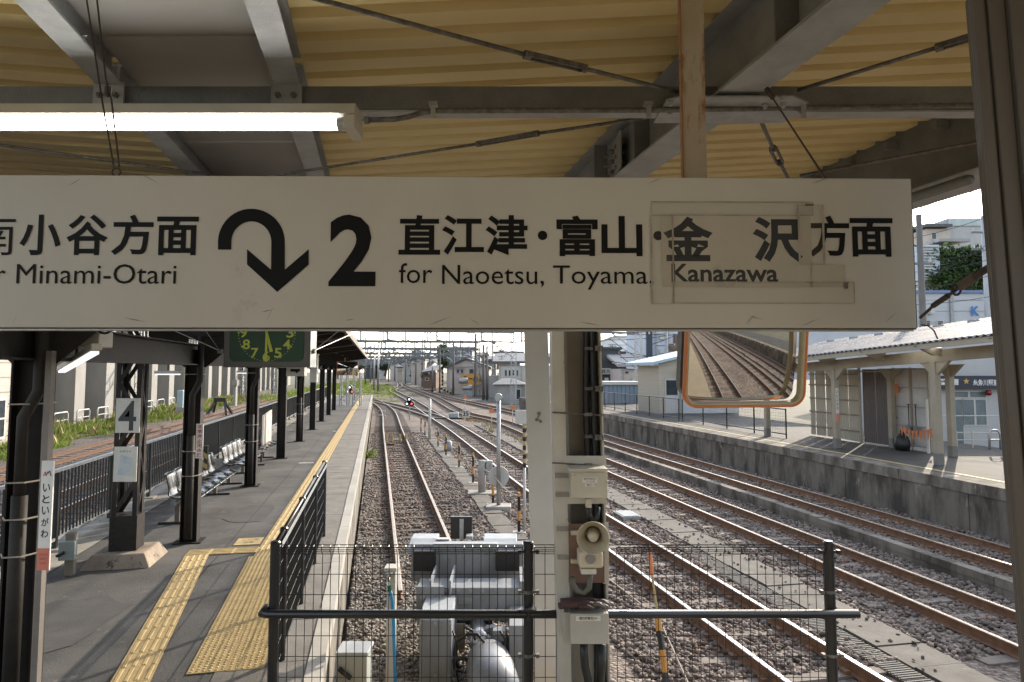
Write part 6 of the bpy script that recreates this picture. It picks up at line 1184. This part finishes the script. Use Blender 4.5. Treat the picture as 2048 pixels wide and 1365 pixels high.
t = bld('dark_roofed_house', 'house with stepped dark slate roofs beside the railway', 846, 872, 745, 778, 120, 132, BRNW, 'house'); m = MB(); a, b = at(842, 748, Y=119), at(876, 732, Y=124); m.add([tuple(a), (b.x, 119, a.z + .3), (b.x, 132, b.z), (a.x, 132, b.z - .3), (a.x, 119, a.z + .35), (b.x, 119, a.z + .65), (b.x, 132, b.z + .35), (a.x, 132, b.z)], [(3, 2, 1, 0), (4, 5, 6, 7), (0, 1, 5, 4), (1, 2, 6, 5), (2, 3, 7, 6), (3, 0, 4, 7)]); m.build('roof', TILE, t); pwin(t, 850, 858, 756, 762, 120)
far = [(822, 850, 722, 760, 170, PINKW, 'pale far house left of the round tree'), (826, 842, 706, 740, 210, WHT, 'small white far block above the pale house'), (780, 806, 722, 748, 260, PINKW, 'hazy pink far house at the end of the yard'), (806, 824, 726, 750, 230, GRYW, 'grey far house at the end of the yard'), (755, 780, 727, 748, 330, GRYW, 'small grey far house over the weeds'), (728, 752, 728, 748, 300, DKW, 'dark far bridge abutment over the tracks'), (960, 992, 728, 770, 140, GRYW, 'grey far house behind the utility poles'), (845, 868, 718, 745, 190, WHT, 'white far house with red flowers')]
for i, (x0, x1, y0, y1, Y, mt_, lab) in enumerate(far):
    t = bld('far_house', lab, x0, x1, y0, y1 + 14, Y, Y + 12, mt_, 'house'); t['group'] = 'far houses beyond the yard'; tri_roof(t, x0, x1, y0, y0 - 5, Y, Y + 12, TILE, 1); gable(t, x0, x1, y0, y0 - 4.6, Y, mt_); pwin(t, x0 + 4, x0 + 9, y0 + 4, y0 + 8, Y); pwin(t, x1 - 9, x1 - 4, y0 + 4, y0 + 8, Y)
tree('tall rounded green tree among the far houses', 884, 682, 765, 36, 140, LEAF, 2600); tree('low tree behind the crossing at the yard end', 868, 738, 775, 20, 150, LEAF, 700)
for i, (px, pt, w, Y, mt_) in enumerate(((770, 722, 40, 300, LEAFD), (740, 724, 30, 320, LEAFD), (796, 720, 34, 340, LEAFD), (815, 712, 26, 260, LEAFD), (838, 700, 22, 240, LEAFD), (905, 690, 40, 260, LEAFD), (965, 700, 36, 230, LEAFD), (712, 722, 36, 330, LEAFD))):
    tree(('dark far tree over the weeds', 'dark far tree beside the bridge abutment', 'dark far tree above the pink far house', 'dark far tree above the grey far house', 'dark far tree behind the pale far house', 'broad dark tree on the far hillside', 'dark tree behind the utility poles', 'dark far tree at the end of the canopy')[i], px, pt, 752, w, Y, mt_, 700)
# clutter on the nearer houses
def clutter(t, Y, gut=(), pipes=(), units=(), masts=()):
    for (x0, x1, y) in gut: pbox(t, 'gutter', x0, x1, y, y + .9, Y - .35, Y - .2, GREYST)
    for (x, y0, y1) in pipes: pbox(t, 'downpipe', x, x + .8, y0, y1, Y - .16, Y - .05, GREYST)
    for (x0, x1, y0, y1) in units: pbox(t, 'air_conditioner', x0, x1, y0, y1, Y - .5, Y - .06, WHITEP)
    for (x, y0, y1) in masts:
        a, b = at(x, y1, Y=Y + 2), at(x, y0, Y=Y + 2); m = MB(); m.tube([a, b], .04, 5)
        for k in range(4): z = b.z - .1 - k * .22; m.tube([(a.x - .5 + k * .06, Y + 2, z), (a.x + .5 - k * .06, Y + 2, z)], .03, 4)
        m.build('aerial', GREYDK, t)
BY = {o['label']: o for o in COL.objects if 'label' in o and o.parent is None}
clutter(BY['pale pinkish gabled house behind the orange sign'], 105, ((892, 930, 736.5),), ((895, 737, 790), (975, 737, 790), (934, 750, 790)), ((915, 921, 752, 756), (900, 905, 772, 778)), ((915, 700, 728),))
clutter(BY['white two-storey house with a window row and grey roof'], 95, ((996, 1101, 729.5),), ((1000, 732, 795), (1042, 732, 795)), ((1002, 1007, 758, 763), (1030, 1036, 757, 762)), ((1060, 700, 730), (1003, 712, 729)))
clutter(BY['grey shed with a dark hipped roof at the foot of the lattice mast'], 78, ((988, 1050, 769.5),), ((991, 771, 812), (1046, 771, 812)), ((995, 1002, 796, 806),))
clutter(BY['charcoal commercial building with a white sign, right of the steel column'], 78, (), ((1238, 702, 770),), ((1225, 1232, 722, 728), (1210, 1217, 756, 762)), ((1225, 688, 702),))
clutter(BY['low beige house with a small window behind the blue-grey wall'], 70, ((1243, 1292, 738),), ((1246, 740, 790),), ((1265, 1272, 756, 763),))
clutter(BY['pale blue apartment tower with a navy edge strip and balconies'], 85, (), ((1312, 600, 790), (1336, 600, 790)), ((1320, 1328, 700, 707), (1320, 1328, 672, 679)))
clutter(BY['pale warehouse wall with a blue letter K over the silver canopy'], 44, (), ((1905, 588, 700), (1845, 588, 700)), ((1862, 1870, 622, 628),))
for i, (px, pt, pb, w, Y) in enumerate(((848, 746, 772, 16, 145), (905, 746, 768, 20, 122), (982, 748, 776, 18, 110), (826, 738, 762, 18, 190))):
    tree(('low green bush before the dark-roofed house', 'yellow-green bush beside the gabled house', 'small bush behind the poles with rungs', 'low bush before the pale far house')[i], px, pt, pb, w, Y, GREEN_G if i == 1 else LEAF, 600)
for i, (px, pt, Y, w) in enumerate(((765, 733, 300, 16), (792, 730, 290, 18), (818, 716, 280, 20), (836, 714, 300, 16), (858, 728, 175, 14), (872, 716, 230, 16), (950, 712, 210, 22), (972, 716, 190, 20), (985, 722, 160, 14), (925, 712, 240, 24), (800, 736, 240, 12), (1066, 716, 150, 22))):
    mt_ = (WHT, GRYW, PINKW, DKW, SID_B, BRNW)[i % 6]; t = bld('town_house', ('white flat-roofed far house above the weeds', 'grey gabled far house beside the dark far tree', 'pink flat-roofed far house left of the tall round tree', 'charcoal gabled far house left of the tall round tree', 'beige flat-roofed far house beside the stepped slate roofs', 'brown gabled far house under the tall round tree', 'white flat-roofed far house above the orange sign', 'grey gabled far house behind the poles with rungs', 'pink flat-roofed far house next to the white two-storey house', 'charcoal gabled far house behind the gabled house', 'low beige far house at the end of the tracks', 'brown gabled far house behind the plain white post')[i], px - w / 2, px + w / 2, pt, 765, Y, Y + 10, mt_, 'house'); t['group'] = 'small houses of the far town'
    (tri_roof(t, px - w / 2, px + w / 2, pt, pt - 4, Y, Y + 10, (TILE, BRNW, BLUER)[i % 3], 1) if i % 2 else slab_roof(t, px - w / 2, px + w / 2, pt, Y, Y + 10, TILE, .4, .4, 1.0)); pwin(t, px - w * .3, px - w * .05, pt + 4, pt + 8, Y, 2); pwin(t, px + w * .1, px + w * .35, pt + 4, pt + 8, Y, 2)
for i, (px, pt, Y) in enumerate(((732, 676, 160), (742, 690, 200), (778, 694, 220), (790, 700, 260), (812, 684, 180), (832, 690, 170), (845, 678, 150), (860, 694, 160), (920, 690, 130), (938, 676, 120), (985, 684, 110), (1012, 690, 105))):
    t = pole('%s thin grey far pole counted from the canopy end' % 'first second third fourth fifth sixth seventh eighth ninth tenth eleventh twelfth'.split()[i], px, pt, 775, Y, .0011 * Y, GAN_, ((.8, 1.0),)); t['group'] = 'thin far poles'
# silver tanks and crossing
tk = thing('storage_tanks', 'two silver cylinder tanks under the orange sign', 'tank', at(932, 785, Y=98)); 
for py, x0, x1 in ((762, 917, 936), (776, 925, 945)):
    a, b = at(x0, py, Y=98), at(x1, py, Y=98); m = MB(); m.tube([a, a + V((.1, 0, 0)), b - V((.1, 0, 0)), b], [.25, .42, .42, .25], 12); m.build('tank', GALV, tk, smooth=True)
m = MB(); a = at(928, 790, Y=98); m.box(a.x, a.x + 1.2, 97.7, 98.4, -1.2, at(930, 781, Y=98).z); m.build('stand', GREYST, tk)
# ---------------------------------------------------------------- portal gantries and masts
GAN = mat('gantry_steel', (.16, .17, .175), (.12, .125, .13), 4, .6)
def lattice_mast(par, x, y, z0, z1, w=.55, nm='mast'):
    m = MB(); r = max(.035, y * .0006)
    for sx in (-1, 1):
        for sy in (-1, 1): m.bar((x + sx * w / 2, y + sy * w / 2, z0), (x + sx * w / 2 * .85, y + sy * w / 2 * .85, z1), r * 2, r * 2)
    z = z0; k = 0
    while z < z1 - w: 
        s = 1 if k % 2 else -1; m.bar((x - s * w / 2, y - w / 2, z), (x + s * w / 2, y - w / 2, z + w), r, r * 1.2); m.bar((x - w / 2, y - w / 2, z), (x + w / 2, y - w / 2, z), r, r * 1.2); z += w; k += 1
    m.build(nm, GALV if y < 75 else GAN, par)
def gantry(label, Y, lL=-16.5, lR=13.3, zb=5.3, zt=6.25):
    sR = (Y - lR * TS) / TC; pR = W(lR, sR, 0); pL = W(lL, sR, 0); t = thing('portal_gantry', label, 'gantry', (pR.x, pR.y, -1.3), 'portal gantries over the yard')
    for p in (pR, pL): lattice_mast(t, p.x, p.y, -1.3, zt + .5)
    r = max(.075, Y * .0011); n = 14
    for z in (zb, zt): m = MB(); m.bar(V((pL.x, pL.y, z)), V((pR.x, pR.y, z)), r * 2.2, r * 2.2); m.build('chord', GAN, t)
    m = MB()
    for i in range(n + 1):
        p = pL.lerp(pR, i / n); m.bar((p.x, p.y, zb), (p.x, p.y, zt), r * 1.4, r * 1.4)
        if i < n: q = pL.lerp(pR, (i + 1) / n); m.bar((p.x, p.y, zb if i % 2 else zt), (q.x, q.y, zt if i % 2 else zb), r, r)
    m.build('web_bars', GAN, t)
    for l in (.93, 4.7, 8.2, 11.4, -8, -12):        # registration arms and insulators over each line
        p = W(l, sR, 0); m = MB(); m.tube([(p.x - .2, p.y, zb), (p.x - .2, p.y, zb - .9)], r * .8, 5); m.tube([(p.x - .2, p.y, zb - .7), (p.x + .9, p.y, zb - .95)], r * .7, 5); m.tube([(p.x - .3, p.y, zb + .05), (p.x - .1, p.y, zb + .05)], .12, 6); m.build('registration_arm', GAN, t)
    m = MB(); m.bar((pR.x - 2.2, pR.y, zb), (pR.x, pR.y, zb - 1.6), r * 1.5, r * 1.5); m.build('knee_brace', GALV, t)
for i, Y in enumerate((56, 68, 92, 118, 150, 190, 240, 300)): gantry(('portal gantry closest to the sign, its beam just under the sign edge', 'portal gantry with the pale lattice mast beside the white house', 'third portal gantry over the yard', 'fourth portal gantry over the yard', 'fifth portal gantry over the yard', 'sixth portal gantry over the yard', 'seventh portal gantry over the yard', 'last hazy portal gantry over the yard')[i], Y, zb=5.3 + (.25 if Y == 56 else 0), zt=6.25 + (.25 if Y == 56 else 0), lR=13.3 if Y != 56 else 21)
ct = thing('contact_wires', 'bundle of overhead contact wires above the running lines', 'cables', W(4.7, 60, 4.2)); m = MB(PFM)
for l in (.93, 4.7, 8.2, 11.4, -8.1, -12.2):
    for z, r in ((4.15, .012), (5.0, .011)):
        for s0 in range(14, 300, 24): m.tube([(l + (.93 - l) * 0, s0, z + (.3 if z > 4.5 else 0)), (l, s0 + 12, z), (l, s0 + 24, z + (.3 if z > 4.5 else 0))], r * (1 + s0 / 90), 4, caps=False)
m.build('wire', WIRE, ct)
for (px, pt, pb, Y, r, lab) in ((907, 683, 792, 100, .17, 'dark pole before the gabled house'), (951, 668, 798, 92, .16, 'tall dark pole with the lattice mast'), (967, 690, 802, 84, .17, 'dark pole with rungs near the dark shed'), (974, 693, 803, 83, .15, 'second dark pole with rungs near the dark shed'), (880, 700, 790, 110, .15, 'thin dark pole at the level crossing'), (865, 735, 785, 100, .13, 'short dark pole at the level crossing')):
    pole(lab, px, pt, pb, Y, r, mat('dark_pole', (.14, .13, .12)), ((1.0, .6),) if pt > 685 else ())
for (px, pt, pb, Y, lab) in ((757, 690, 783, 105, 'pale mast behind the dead-end track, nearer of two'), (749, 690, 780, 118, 'pale mast behind the dead-end track, farther of two')):
    pole(lab, px, pt, pb, Y, .16, GALV)
# level crossing poles with stripes
for (px, pt, pb, lab) in ((885, 740, 772, 'yellow and black crossing pole near the tree'), (897, 742, 775, 'yellow and black crossing pole near the gabled house')):
    t = thing('crossing_pole', lab, 'pole', at(px, pb, Y=112)); a = at(px, pt, Y=112); b = at(px, pb, Y=112)
    for k in range(8): m = MB(); p, q = b.lerp(a, k / 8), b.lerp(a, (k + 1) / 8); m.tube([p, q], .17, 7); m.build('band', YLINE if k % 2 else BLACKP, t)
t = thing('crossing_barrier', 'yellow and black skewed barrier beam at the level crossing', 'barrier', at(893, 785, Y=100)); a, b = at(882, 777, Y=100), at(903, 787, Y=100)
for k in range(7): m = MB(); m.tube([a.lerp(b, k / 7), a.lerp(b, (k + 1) / 7)], .2, 6); m.build('band', YLINE if k % 2 else BLACKP, t)
# ---------------------------------------------------------------- signals, signs, markers in the yard
def signal(label, px, pyt, pyb, lit, z=BT):
    b = at(px, pyb, z=z); Y = b.y; k = Y / FPX; t = thing('shunt_signal', label, 'signal', b, 'shunt signals in the yard'); a = at(px, pyt, Y=Y)
    m = MB(); m.tube([b, (b.x, Y, a.z)], .05, 8); m.build('post', GALV, t); HB_ = BLACKP
    for dz, dx in ((0, 0), (-.32, -.17), (-.32, .17), (-.17, 0)): m = MB(); c = V((a.x + dx, Y - .1, a.z + dz)); m.tube([c, c + V((0, .25, 0))], .18, 12); m.build('head', HB_, t)
    for dz, dx, on in ((0, 0, 1), (-.32, -.17, 1), (-.32, .17, 2)): m = MB(); c = V((a.x + dx, Y - .12, a.z + dz)); m.tube([c, c + V((0, .015, 0))], .07, 12); m.build('lens', emis('white_lens', (.9, .95, 1), .7) if on == 1 else emis('red_lens', (1, .1, .08), .6), t)
signal('shunt signal at the end of the platform with red and white lights', 700, 775, 808, 1, 0); signal('shunt signal between the tracks with red and white lights', 819, 799, 840, 1)
eg = thing('end_of_platform_stand', 'grey lattice stand by the signal at the end of the platform', 'frame', at(700, 815, z=0)); Yg = at(700, 812, z=0).y
for px in (686, 712): a = at(px, 812, Y=Yg); lattice_mast(eg, a.x, Yg + .3, -.1, at(px, 745, Y=Yg).z, .5, 'upright')
sp = thing('speed_board', 'square white board with the number 35 between the tracks', 'sign', at(931, 842, z=BT)); b = at(931, 842, z=BT); Yb = b.y
m = MB(); m.tube([b, (b.x, Yb, at(931, 832, Y=Yb).z)], .04, 6); m.build('post', WHITEP, sp); o, f, w, hh = plate(924, 939, 821, 835, Yb - .1, sp, 'board', WHITEP, .03); text('35', INK, f, w * .12, w * .88, hh * .15, hh * .85, o, .02, lift=.003)
pm = thing('point_machine', 'grey point machine box with white pointer beside the speed board', 'machine', at(908, 838, z=BT)); b = at(907, 838, z=BT); m = MB(); m.box(b.x - .35, b.x + .35, b.y, b.y + .5, BT, BT + .42); m.build('case', mat('grey_blue_case', (.42, .46, .48), None, 3, .5), pm, bevel=.03); m = MB(); m.box(b.x - 1.4, b.x + 1.4, b.y - .25, b.y - .05, BT, BT + .1); m.build('rodding', BLACKP, pm)
# orange and black marker posts with a cord
BP = [(1038, 1066, 985), (986, 1012, 940), (946, 967, 906), (918, 936, 886), (892, 912, 869), (876, 894, 858), (850, 872, 840), (842, 865, 833)]
LABS = ['nearest orange and black marker post, beside the white post', 'marker post by the pole with the round disc', 'marker post just before the concrete stub', 'marker post just past the concrete stub', 'marker post beside the pale grey cylinder', 'orange and black marker post near the slim white post', 'small marker post with an orange tip at the points', 'farthest small marker post near the points']
tops = []
for (px, pb, pt), lab in zip(BP, LABS):
    b = at(px, pb, z=BT + .02); a = at(px, pt, Y=b.y); t = thing('marker_post', lab, 'post', b, 'orange and black marker posts'); h_ = a.z - b.z; tops.append(V((b.x, b.y, a.z - .08)))
    for k, mt_ in enumerate((BLACKP, ORANGE2, BLACKP, ORANGE2)): m = MB(); m.tube([(b.x, b.y, b.z + h_ * (0, .3, .55, .9)[k]), (b.x, b.y, b.z + h_ * (.3, .55, .9, 1)[k])], .032, 8); m.build('band', mt_, t)
    m = MB(); m.box(b.x - .15, b.x + .15, b.y - .12, b.y + .12, b.z - .03, b.z + .03); m.build('foot', CONC_L, t, bevel=.02)
cr = thing('strung_rope', 'pale cord strung between the orange and black marker posts', 'cord', tops[0]); m = MB()
for a, b in zip(tops[:-2], tops[1:-1]): m.tube([a.lerp(b, k / 6) + V((0, 0, -.5 * k / 6 * (1 - k / 6))) for k in range(7)], .012, 5)
m.build('cord', mat('cord_tan', (.45, .4, .32), None, 5, .8), cr)
def stick(name, label, px, pb, pt, r, mt, cat='pole', z=BT):
    b = at(px, pb, z=z); a = at(px, pt, Y=b.y); t = thing(name, label, cat, b); m = MB(); m.tube([b, (b.x, b.y, a.z)], r, 10); m.build('shaft', mt, t, smooth=True); return t, b, a
t, b, a = stick('grey_pole', 'tall grey pole with a round disc on a concrete base', 997, 1018, 795, .052, GALV)
m = MB(); m.lathe([(0, -.05), (.27, -.05), (.27, 0), (0, 0)], frame((b.x, b.y + .12, at(997, 955, Y=b.y).z), (1, 0, 0), (0, 0, 1)), 20); m.build('disc', WHITEP, t); m = MB(); m.box(b.x - .32, b.x + .32, b.y - .25, b.y + .25, b.z - .05, b.z + .1); m.build('base', CONC_L, t, bevel=.02); m = MB(); m.tube([(a.x, a.y - .1, a.z), (a.x, a.y + .1, a.z)], .1, 12); m.build('eye', GALV, t)
t, b, a = stick('concrete_stub', 'short grey concrete stub post with a meter box between the tracks', 964, 988, 921, .11, CONC_L, 'post'); m = MB(); m.box(b.x + .12, b.x + .3, b.y - .1, b.y + .1, b.z + .6, b.z + .95); m.build('meter_box', GALV, t, bevel=.02); m = MB(); m.box(b.x - .4, b.x + .5, b.y - .3, b.y + .3, b.z - .04, b.z + .06); m.build('base', CONC, t)
t, b, a = stick('white_stake', 'slim white post between the dead-end and through tracks', 859, 880, 798, .07, WHITEP, 'post'); m = MB(); m.tube([a, (a.x, a.y, a.z + .02)], .08, 8); m.build('cap', GREYST, t)
t, b, a = stick('pale_cylinder', 'stubby pale grey cylinder beside a marker post', 896, 903, 884, .17, GREYM, 'post'); m = MB(); m.tube([(b.x, b.y, a.z), (b.x, b.y, a.z + .05)], [.17, .1], 10); m.build('cap', GREYST, t)
t, b, a = stick('pale_pole', 'white lower pole with a striped top beside the white post', 1049, 1067, 935, .03, WHITEP, 'pole'); z0 = a.z; z1 = at(1043, 848, Y=b.y).z
for k in range(10): m = MB(); m.tube([(b.x - .05 * 0, b.y, z0 + (z1 - z0) * k / 10), (b.x, b.y, z0 + (z1 - z0) * (k + 1) / 10)], .04, 8); m.build('band', YLINE if k % 2 else BLACKP, t)
m = MB(); m.box(b.x - .2, b.x + .2, b.y - .03, b.y + .03, z1, z1 + .3); m.build('board', WHITEP, t)
for (px, pb, pt, lab) in ((983, 865, 818, 'slim stake with an orange square flag, beside the grey pole'), (1025, 852, 812, 'orange-topped tripod stake past the grey pole'), (930, 822, 792, 'small stake with an orange tip behind the speed board')):
    t, b, a = stick('flag_stake', lab, px, pb, pt, .02, WHITEP, 'stake'); t['group'] = 'orange flagged stakes'; m = MB(); m.box(a.x - .14, a.x + .14, a.y - .02, a.y + .02, a.z - .25, a.z); m.build('flag', ORANGE, t)
# fallen stakes close behind the mesh
t = thing('surveying_stake', 'orange and black leaning stake with pale lath behind the mesh', 'stake', at(1320, 1365, z=BT)); 
for (p, q, r, mt_, nm) in (((1300, 1105), (1304, 1150), .022, ORANGE, 'orange_tip'), ((1304, 1150), (1316, 1235), .014, YLINE, 'lath'), ((1315, 1232), (1318, 1262), .035, ORANGE2, 'band'), ((1318, 1262), (1324, 1300), .035, BLACKP, 'band'), ((1324, 1300), (1330, 1345), .035, ORANGE2, 'band'), ((1330, 1345), (1332, 1380), .035, BLACKP, 'band')):
    m = MB(); m.tube([at(*p, Y=8.1 - (p[1] - 1105) * .0018), at(*q, Y=8.1 - (q[1] - 1105) * .0018)], r, 8); m.build(nm, mt_, t)
t = thing('steel_rod', 'thin pale rod slanting across the ballast behind the mesh', 'rod', at(1378, 1365, z=BT)); m = MB(); m.tube([at(1220, 1160, z=BT + .1), at(1290, 1215, z=BT + .1)], .012, 6); m.tube([at(1326, 1255, z=BT + .3), at(1380, 1375, z=BT + .1)], .01, 6); m.build('rod', mat('cord_tan', (.45, .4, .32)), t)
# between-rail bits on the dead-end track
t = thing('rail_crosspieces', 'white bar and yellow stubs lying between the dead-end rails', 'marker', at(795, 880, z=RT))
a, b = at(783, 880, z=RT - .1), at(803, 880, z=RT - .1); m = MB(); m.tube([a, b], .06, 8); m.build('white_bar', WHITEP, t); m = MB(); m.tube([at(774, 889, z=RT - .12), at(790, 889, z=RT - .12)], .05, 6); m.build('rusty_bar', RUSTO, t)
for px in (772, 784, 800, 812): p = at(px, 882, z=RT - .1); m = MB(); m.box(p.x - .05, p.x + .05, p.y - .03, p.y + .03, p.z - .1, p.z + .32); m.build('stub', YLINE, t)
for py, c in ((823, .7), (832, .7)):
    t = thing('track_bar', 'pale bar across the dead-end rails, ' + ('farther of two' if py == 823 else 'nearer of two'), 'bar', at(764, py, z=RT)); a, b = at(757, py, z=RT - .1), at(771, py, z=RT - .1); m = MB(); m.tube([a, b], .07, 8); m.build('bar', WHITEP, t); m = MB(); m.tube([a, a + V((.2, 0, 0))], .09, 8); m.build('collar', GREYST, t)
# ---------------------------------------------------------------- left background
vd = thing('railway_viaduct', 'long grey concrete viaduct wall with pale piers behind the weeds', 'viaduct', W(-21, 50, -1.2))
m = MB(PFM); m.box(-23.4, -22.6, 41.5, 190, -1.4, 9); m.build('wall', mat('viaduct_wall', (.36, .34, .315), (.29, .275, .255), .5, .85, spot=(.2, .19, .17), spot_scale=.5, spot_amt=.6, stretch=(1, 1, .25)), vd)
for i in range(24):
    s = 42.5 + i * 5.6; m = MB(PFM); m.box(-22.59, -21.0, s, s + 1.7, -1.4, 9); m.build('pier', mat('pier_concrete', (.29, .277, .257), (.23, .22, .2), .8, .85, stretch=(1, 1, .3)), vd)
m = MB(PFM); m.box(-24, -20.6, 41.5, 190, 9, 10); m.build('deck', CONC, vd)
lb = thing('beige_building', 'beige panelled building with a white window at the picture edge', 'building', W(-20, 30, -1.2)); m = MB(PFM); m.box(-26, -18.6, 8, 41, -1.4, 3.6); m.build('wall', mat('mauve_beige_panel', (.42, .37, .33), (.37, .33, .29), 1, .7), lb)
m = MB(PFM); m.box(-26.2, -18.4, 7.8, 41.2, 3.602, 3.9); m.build('coping', WHT, lb); m = MB(PFM); m.box(-25.5, -19.2, 12, 40.8, 3.902, 9); m.build('upper_wall', mat('louvred_grey', (.22, .23, .24), None, 2, .6, stretch=(1, 1, 12)), lb)
m = MB(PFM); m.box(-19.19, -19.15, 37.6, 40, 3.95, 9); m.build('pale_panel', mat('pale_metal_panel', (.5, .54, .55), None, 1, .5), lb)
for k in range(6): m = MB(PFM); m.box(-18.598, -18.575, 8, 41, -.9 + k * .75, -.86 + k * .75); m.build('panel_joint', mat('joint_dark', (.25, .22, .2), None, 2, .8), lb)
for s in (35.6, 39.9): m = MB(PFM); m.box(-18.6, -18.5, s, s + .4, -1.4, 3.6); m.build('shadow_pilaster', mat('shadow_mauve', (.25, .23, .23), None, 2, .7), lb)  # strips in darker mauve put the shadow on this wall into the colour
m = MB(PFM); m.box(-18.57, -18.5, 36.9, 39.3, -1.0, 1.1); w_ = m.build('window', WHT, lb); m = MB(PFM); m.box(-18.5, -18.48, 37.05, 39.15, -.85, 0); m.build('pane', GLASS, w_); m = MB(PFM); m.box(-18.5, -18.48, 37.05, 39.15, .1, .95); m.build('pane', GLASS, w_)
for i in range(14):
    s = 37 + i * 3.4; t = thing('pipe_barrier', '%s white pipe barrier along the viaduct' % ('first second third fourth fifth sixth seventh eighth ninth tenth eleventh twelfth thirteenth fourteenth'.split()[i]), 'barrier', W(-19.6, s, -1.3), 'white pipe barriers along the viaduct'); m = MB(PFM); m.tube([(-19.6, s, -1.3), (-19.6, s, -.35), (-19.6, s + .15, -.2), (-19.6, s + 1.85, -.2), (-19.6, s + 2, -.35), (-19.6, s + 2, -1.3)], .05, 7); m.build('hoop', WHITEP, t, smooth=True); m = MB(PFM); m.tube([(-19.6, s, -.7), (-19.6, s + 2, -.7)], .035, 6); m.build('crossbar', WHITEP, t)
t = thing('blue_cabinet', 'pale blue equipment cabinet standing in the weeds by the viaduct', 'cabinet', at(360, 815, Y=40)); pbox(t, 'body', 353, 366, 781, 816, 40, 41, mat('pale_blue_paint', (.36, .47, .5), None, 2, .5), .03); pbox(t, 'plinth', 352, 367, 816, 826, 39.9, 41.1, CONC)
t = thing('grey_post', 'grey concrete post with a box standing in the weeds', 'post', at(468, 812, Y=46)); pbox(t, 'shaft', 466, 472, 770, 812, 46, 46.3, GRYW); pbox(t, 'box', 464, 474, 760, 772, 45.8, 46.2, CONC)
b = W(-13.9, 39, -1.2); t = thing('old_buffer', 'black triangular buffer stop standing on the rusty siding', 'buffer stop', b); p = at(440, 823, l=-12.3); q = toP(p); m = MB(PFM)
for dl in (-.55, .55): m.bar((q.x + dl * 1.3, q.y - 1.2, -1.0), (q.x + dl * .6, q.y, .0), .15, .15); m.bar((q.x + dl * 1.3, q.y + 1.0, -1.0), (q.x + dl * .6, q.y, .0), .15, .15)
m.build('frame', BLACKP, t); m = MB(PFM); m.box(q.x - .45, q.x + .45, q.y - .16, q.y + .14, -.02, .3); m.build('beam', BLACKP, t)
# weeds: green stuff that nobody could count
def weeds(label, l0, l1, s0, s1, n, h, mt=GREEN_G, name='weeds'):
    p = np.stack([rng.uniform(l0, l1, n), rng.uniform(s0, s1, n)], 1); k_ = np.sin(p[:, 0] * 1.7 + 1) * np.sin(p[:, 1] * .6) + .5 * np.sin(p[:, 0] * 3.1 + p[:, 1] * 1.3); p = p[k_ > -.45]; k_ = k_[k_ > -.45]; n = len(p); hh = h * rng.uniform(.35, 1.2, n) * (.6 + .35 * k_); b = np.stack([p[:, 0] * TC - p[:, 1] * TS, p[:, 0] * TS + p[:, 1] * TC, np.full(n, -1.3)], 1)
    a = rng.uniform(0, 6.283, n); w = hh * .05 + .012; d = np.stack([np.cos(a) * w, np.sin(a) * w, np.zeros(n)], 1); lean_ = rng.normal(size=(n, 3)) * (hh * .3)[:, None]; lean_[:, 2] = 0; up = np.zeros((n, 3)); up[:, 2] = hh
    c = np.stack([b - d, b + d, b + up * .6 + lean_ * .5 + d * .7, b + up + lean_, b + up * .55 + lean_ * .4 - d * .9], 1).reshape(-1, 3)
    me = bpy.data.meshes.new(name); me.vertices.add(n * 5); me.vertices.foreach_set('co', c.ravel()); me.loops.add(n * 5); me.loops.foreach_set('vertex_index', np.arange(n * 5, dtype=np.int32)); me.polygons.add(n); me.polygons.foreach_set('loop_start', np.arange(0, n * 5, 5, dtype=np.int32)); me.update(calc_edges=True); me.materials.append(mt); o = bpy.data.objects.new(name, me); COL.objects.link(o); return tag(o, label, None, kind='stuff')
weeds('bright green weeds between the rusty siding and the viaduct', -19.5, -14.2, 24, 100, 60000, .52); weeds('dry straw stems among the weeds by the viaduct', -19.5, -14.2, 24, 100, 3000, 1.0, mat('dry_grass', (.36, .28, .13))); weeds('taller dark weeds by the viaduct', -19.3, -16.5, 24, 90, 3000, 1.0, GREEN_G); weeds('green weeds at the end of the yard left of the signal', -14, -3.5, 82, 190, 26000, .8); weeds('green weed patch between the diverging far tracks', -9, -2, 130, 230, 9000, 1.0); weeds('dry tan grass beside the speed board', 6.2, 7.4, 32, 62, 2500, .5, mat('dry_grass', (.36, .28, .13), (.28, .2, .09), 1, .8, island=.3)); weeds('green weeds between the far running lines', -5, 3.5, 100, 175, 14000, .6); weeds('dry tussocks across the far yard', -6, 9, 84, 180, 9000, .35, mat('dry_grass', (.36, .28, .13))); weeds('weeds at the points and the end of the platform', -4, 2.6, 73, 100, 2500, .45)
t = thing('weed_tuft', 'single bright green weed tuft at the platform edge', 'weed', W(-.25, 20, BT)); p = at(738, 910, z=BT + .1); leaves('leaves', t, np.array(p) + rng.normal(size=(160, 3)) * np.array([.14, .14, .12]), GREEN_G, .06)
m = MB(); m.tube([p - V((0, 0, .15)), p + V((0, 0, .15))], .01, 5); m.build('stem', GREEN_G, t)
